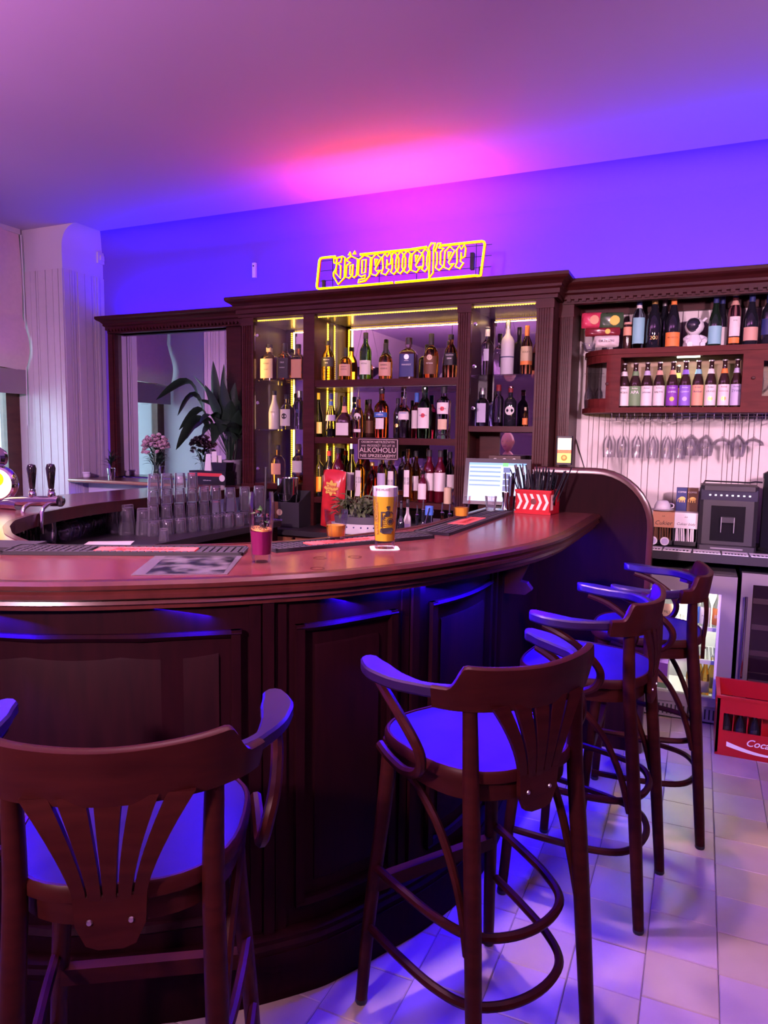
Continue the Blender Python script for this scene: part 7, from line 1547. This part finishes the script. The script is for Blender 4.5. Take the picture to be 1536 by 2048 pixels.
# large peace lily
px0 = lx(462, 4.52)
t = thing('potted_lily', 'large dark-leaved potted plant in a lilac pot before the mirror', 'plant', (px0, 4.52, ZL))
MB().lathe([(0, 0), (0.078, 0), (0.08, 0.004), (0.086, 0.185), (0.08, 0.185), (0.074, 0.01), (0, 0.01)], 24).build('pot', mat('pot_lilac', (0.30, 0.27, 0.33), 0.5), t, True); MB().lathe([(0.0805, 0.04), (0.083, 0.042), (0.083, 0.046), (0.0805, 0.048)], 24).build('pot_band', MATS['pot_lilac'], t, True); MB().lathe([(0, 0.165), (0.08, 0.165), (0, 0.17)], 16).build('soil', MATS['soil'], t)
def lily_leaf(tip, mid, w_, nm='leaf'):
    base = Vector((0, 0, 0.17)); P = spline([base, Vector(mid)*0.6+base*0.4, Vector(mid), Vector(tip)], 6); n = len(P); vs_ = []; fs = []
    for i, p in enumerate(P):
        f = i/(n-1); d = (P[min(i+1, n-1)]-P[max(i-1, 0)]).normalized(); s = d.cross(Vector((0.0, 0.45, 1))).normalized(); u_ = s.cross(d)
        ww = 0.004 if f < 0.45 else max(0.001, w_*math.sin(PI*((f-0.45)/0.55)**0.8))
        vs_ += [p-s*ww+u_*ww*0.3, p, p+s*ww+u_*ww*0.3]
    for i in range(n-1): a = 3*i; fs += [(a, a+3, a+4, a+1), (a+1, a+4, a+5, a+2)]
    return MB().add(vs_, fs).build(nm, M_LEAF, t, True, angle=3)
def lp(px, py, Y): v = on_y(px, py, Y); return (v.x-px0, v.y-4.52, v.z-ZL)
for (tp_, md, w_, Yt) in (((426, 722), (432, 800), 0.045, 4.42), ((312, 800), (375, 765), 0.05, 4.36), ((355, 832), (388, 792), 0.055, 4.30), ((385, 750), (415, 790), 0.04, 4.5), ((470, 765), (462, 830), 0.05, 4.45), ((352, 900), (395, 840), 0.06, 4.32), ((372, 880), (405, 845), 0.05, 4.28), ((478, 820), (470, 860), 0.05, 4.3), ((410, 770), (430, 820), 0.05, 4.34), ((445, 760), (450, 820), 0.05, 4.38), ((400, 845), (425, 830), 0.055, 4.26), ((480, 880), (472, 870), 0.04, 4.28), ((440, 870), (445, 840), 0.06, 4.26), ((358, 860), (400, 820), 0.04, 4.45), ((425, 890), (435, 850), 0.05, 4.25), ((395, 800), (425, 815), 0.05, 4.42), ((462, 800), (458, 845), 0.06, 4.3), ((448, 728), (446, 800), 0.035, 4.5), ((405, 870), (425, 850), 0.05, 4.3), ((478, 800), (468, 840), 0.05, 4.5), ((420, 800), (436, 830), 0.05, 4.5), ((385, 860), (415, 840), 0.045, 4.4), ((455, 850), (455, 860), 0.055, 4.28), ((470, 845), (465, 860), 0.05, 4.26)):
    lily_leaf(lp(*tp_, Yt), lp(*md, (Yt+4.52)/2), w_)
for k in range(9): a_ = 2*PI*k/9; MB().tube(spline([(0.03*math.cos(a_), 0.03*math.sin(a_), 0.16), (0.05*math.cos(a_), 0.04*math.sin(a_), 0.30), (0.09*math.cos(a_)-0.03, 0.05*math.sin(a_), 0.42)], 3), 0.0035, 6).build('stem', M_LEAF, t, True)
# napkin holder
q = on_y(415, 968, 4.30)
t = thing('napkin_box', 'black napkin holder with red stripe and round white badge on the ledge', 'napkin holder', (q.x, 4.32, ZL), 0.05); t.location.y = 4.366
a = on_y(378, 950, 4.3).x; b_ = on_y(448, 950, 4.3).x; L = b_-a; t.location.x = (a+b_)/2
MB().box(-L/2, L/2, -0.06, 0.06, 0, 0.105).build('box', M_BLACK, t); MB().box(-L/2, -L/2+0.055, -0.061, -0.06, 0.066, 0.090).box(-L/2+0.075, L/2-0.03, -0.061, -0.06, 0.066, 0.090).build('red_stripe', LBL['red'], t)
MB().lathe([(0, 0), (0.025, 0), (0, 0.001)], 16, M=Matrix.Translation((L/2-0.03, -0.0612, 0.055)) @ Matrix.Rotation(PI/2, 4, 'X')).build('badge', LBL['white'], t); flat_text('HOTEL JAN HAUS', 0.07, M_WINK, t, (0.0, -0.0612, 0.035), STAND)
MB().add(*[[(-0.015+L/2-0.06-0.045, -0.05, 0.105), (L/2-0.005, -0.05, 0.105), (L/2-0.005, 0.04, 0.105), (L/2-0.12, 0.04, 0.105), (L/2-0.13, -0.055, 0.17), (L/2+0.005, -0.055, 0.17), (L/2+0.005, 0.045, 0.17), (L/2-0.13, 0.045, 0.17)], [(0, 1, 5, 4), (1, 2, 6, 5), (2, 3, 7, 6), (3, 0, 4, 7), (0, 3, 2, 1)]]).build('flared_cup', M_BLACK, t)
for k, (dx, hh) in enumerate(((-0.06, 0.06), (-0.02, 0.08), (0.01, 0.05))): MB().add([(dx, -0.01+0.02*k, 0.10), (dx+0.06, -0.01+0.02*k, 0.10), (dx+0.05, 0.0+0.02*k, 0.17+hh), (dx+0.01, 0.0+0.02*k, 0.17+hh), (dx, 0.0+0.02*k, 0.10), (dx+0.06, 0.0+0.02*k, 0.10)], [(0, 1, 2, 3), (5, 4, 3, 2)]).build('napkin', M_PAPER, t)

# ================================================================== guest at the left of the bar, seen in the cabinet mirror
st5 = copy_tree(s0); st5.location = (-2.12, 0.66, 0); st5.rotation_euler = (0, 0, 0.1)
st5['label'] = 'bentwood bar stool under the seated guest left of the picture'
pe = thing('person', 'bald guest in a dark shirt seated at the bar, reflected in the cabinet mirror', 'person', (-2.12, 0.62, 0.80), 0.1)
def skin(name, verts, edges, radii, material, parent, sub=2):
    me = bpy.data.meshes.new(name); me.from_pydata(verts, edges, []); me.materials.append(material)
    o = link(name, me, parent); sm = o.modifiers.new('skin', 'SKIN'); sm.use_smooth_shade = True
    sv = me.skin_vertices[0].data
    for i, r_ in enumerate(radii): sv[i].radius = (r_, r_) if not isinstance(r_, tuple) else r_
    sv[0].use_root = True
    ss = o.modifiers.new('sub', 'SUBSURF'); ss.levels = sub; ss.render_levels = sub
    return o
M_SKIN = mat('skin', (0.62, 0.36, 0.27), 0.5); M_SHIRT = mat('shirt', (0.03, 0.03, 0.04), 0.8); M_TROU = mat('trousers', (0.03, 0.035, 0.06), 0.8)
bv = [(0, 0, 0.10), (0, 0.02, 0.30), (0, 0.03, 0.46), (0, 0.03, 0.55), (0, 0.045, 0.61),
      (0.17, 0.03, 0.48), (0.24, 0.14, 0.28), (0.12, 0.36, 0.36), (0.09, 0.43, 0.37), (-0.17, 0.03, 0.48), (-0.24, 0.14, 0.28), (-0.12, 0.36, 0.36), (-0.09, 0.43, 0.37),
      (0.09, 0.02, 0.05), (0.12, 0.40, 0.04), (0.13, 0.36, -0.32), (0.13, 0.46, -0.38), (-0.09, 0.02, 0.05), (-0.12, 0.40, 0.04), (-0.13, 0.36, -0.32), (-0.13, 0.46, -0.38)]
be = [(0, 1), (1, 2), (2, 3), (3, 4), (2, 5), (5, 6), (6, 7), (7, 8), (2, 9), (9, 10), (10, 11), (11, 12), (0, 13), (13, 14), (14, 15), (15, 16), (0, 17), (17, 18), (18, 19), (19, 20)]
br_ = [0.14, 0.13, 0.14, 0.058, 0.055, 0.065, 0.045, 0.032, 0.028, 0.065, 0.045, 0.032, 0.028, 0.085, 0.06, 0.042, 0.035, 0.085, 0.06, 0.042, 0.035]
body = skin('body', bv, be, br_, M_SKIN, pe)
skin('shirt', [bv[0], bv[1], bv[2], bv[5], bv[6], bv[9], bv[10], (0.19, 0.23, 0.315), (-0.19, 0.23, 0.315)], [(0, 1), (1, 2), (2, 3), (3, 4), (4, 7), (2, 5), (5, 6), (6, 8)], [0.155, 0.148, 0.152, 0.08, 0.058, 0.08, 0.058, 0.052, 0.052], M_SHIRT, pe)
skin('trousers', [(0, 0, 0.08), bv[13], bv[14], bv[15], bv[17], bv[18], bv[19]], [(0, 1), (1, 2), (2, 3), (0, 4), (4, 5), (5, 6)], [0.15, 0.10, 0.072, 0.055, 0.10, 0.072, 0.055], M_TROU, pe)
# head with brow, nose, ears; no hair
hv = MB(); n1, n2 = 16, 24; vs_ = []; fs = []
for j in range(n1+1):
    ph = PI*j/n1
    for i in range(n2):
        a_ = 2*PI*i/n2; x = math.sin(ph)*math.cos(a_); y = math.sin(ph)*math.sin(a_); z = math.cos(ph)
        jaw = 1-0.26*max(0, -z)**1.3
        X = 0.076*x*jaw; Y = 0.096*y*(1-0.12*max(0, -z)); Z = 0.118*z
        if y > 0.3:
            f_ = (y-0.3)/0.7
            Y += 0.026*f_*math.exp(-((x)/0.16)**2-((z+0.12)/0.20)**2)          # nose
            Y += 0.008*f_*math.exp(-((z-0.20)/0.09)**2)                          # brow
            Y -= 0.012*f_*(math.exp(-((x-0.38)/0.16)**2-((z-0.06)/0.12)**2)+math.exp(-((x+0.38)/0.16)**2-((z-0.06)/0.12)**2))
            Y += 0.008*f_*math.exp(-((x)/0.3)**2-((z+0.46)/0.10)**2)            # lips
            Y += 0.010*f_*math.exp(-((x)/0.3)**2-((z+0.80)/0.15)**2)            # chin
        vs_.append((X, Y+0.055, Z+0.715))
for j in range(n1):
    for i in range(n2): fs.append((j*n2+i, j*n2+(i+1) % n2, (j+1)*n2+(i+1) % n2, (j+1)*n2+i))
hd = MB().add(vs_, fs).build('head', M_SKIN, pe, True, angle=3)
for s in (-1, 1):
    MB().lathe([(0, -0.006), (0.010, -0.003), (0.011, 0.002), (0.004, 0.008), (0, 0.008)], 10, M=Matrix.Translation((0.076*s, 0.045, 0.715)) @ Matrix.Rotation(s*PI/2, 4, 'Y') @ Matrix.Scale(2.4, 4, (1, 0, 0))).build('ear', M_SKIN, hd, True)
    MB().lathe([(0, -0.008), (0.008, 0), (0, 0.008)], 10, (0.029*s, 0.136, 0.722)).build('eye', M_WINK, hd, True); MB().lathe([(0, 0), (0.004, 0), (0, 0.001)], 8, M=Matrix.Translation((0.029*s, 0.1445, 0.722)) @ Matrix.Rotation(-PI/2, 4, 'X')).build('pupil', M_INK, hd)
MB().box(-0.02, 0.02, 0.146, 0.150, 0.660, 0.664).build('mouth', mat('lips', (0.35, 0.12, 0.10), 0.5), hd)
# hands with five fingers resting on the bar edge
for s in (-1, 1):
    w0 = Vector((0.09*s, 0.43, 0.37)); hvx = [w0, w0+Vector((-0.005*s, 0.05, 0.0)), w0+Vector((-0.008*s, 0.085, -0.002))]; ed = [(0, 1), (1, 2)]; rr_ = [(0.028, 0.02), (0.036, 0.016), (0.034, 0.014)]
    for k, (dx, L_) in enumerate(((0.028, 0.055), (0.010, 0.066), (-0.008, 0.070), (-0.026, 0.062))):
        b0 = len(hvx); p0 = hvx[2]+Vector((dx*s, 0.004, 0.002))
        hvx += [p0, p0+Vector((dx*s*0.15, L_*0.5, 0.004)), p0+Vector((dx*s*0.2, L_*0.95, -0.010))]; ed += [(2, b0), (b0, b0+1), (b0+1, b0+2)]; rr_ += [0.0095, 0.0088, 0.0075]
    b0 = len(hvx); p0 = hvx[1]; hvx += [p0+Vector((-0.036*s, 0.012, -0.002)), p0+Vector((-0.055*s, 0.04, -0.006)), p0+Vector((-0.058*s, 0.062, -0.010))]; ed += [(1, b0), (b0, b0+1), (b0+1, b0+2)]; rr_ += [0.012, 0.0105, 0.0085]
    skin('hand', [tuple(v) for v in hvx], ed, rr_, M_SKIN, body)
for s in (-1, 1):
    skin('shoe', [(0.13*s, 0.35, -0.40), (0.13*s, 0.42, -0.415), (0.135*s, 0.53, -0.42)], [(0, 1), (1, 2)], [(0.05, 0.05), (0.046, 0.04), (0.04, 0.03)], M_BLACK, pe)
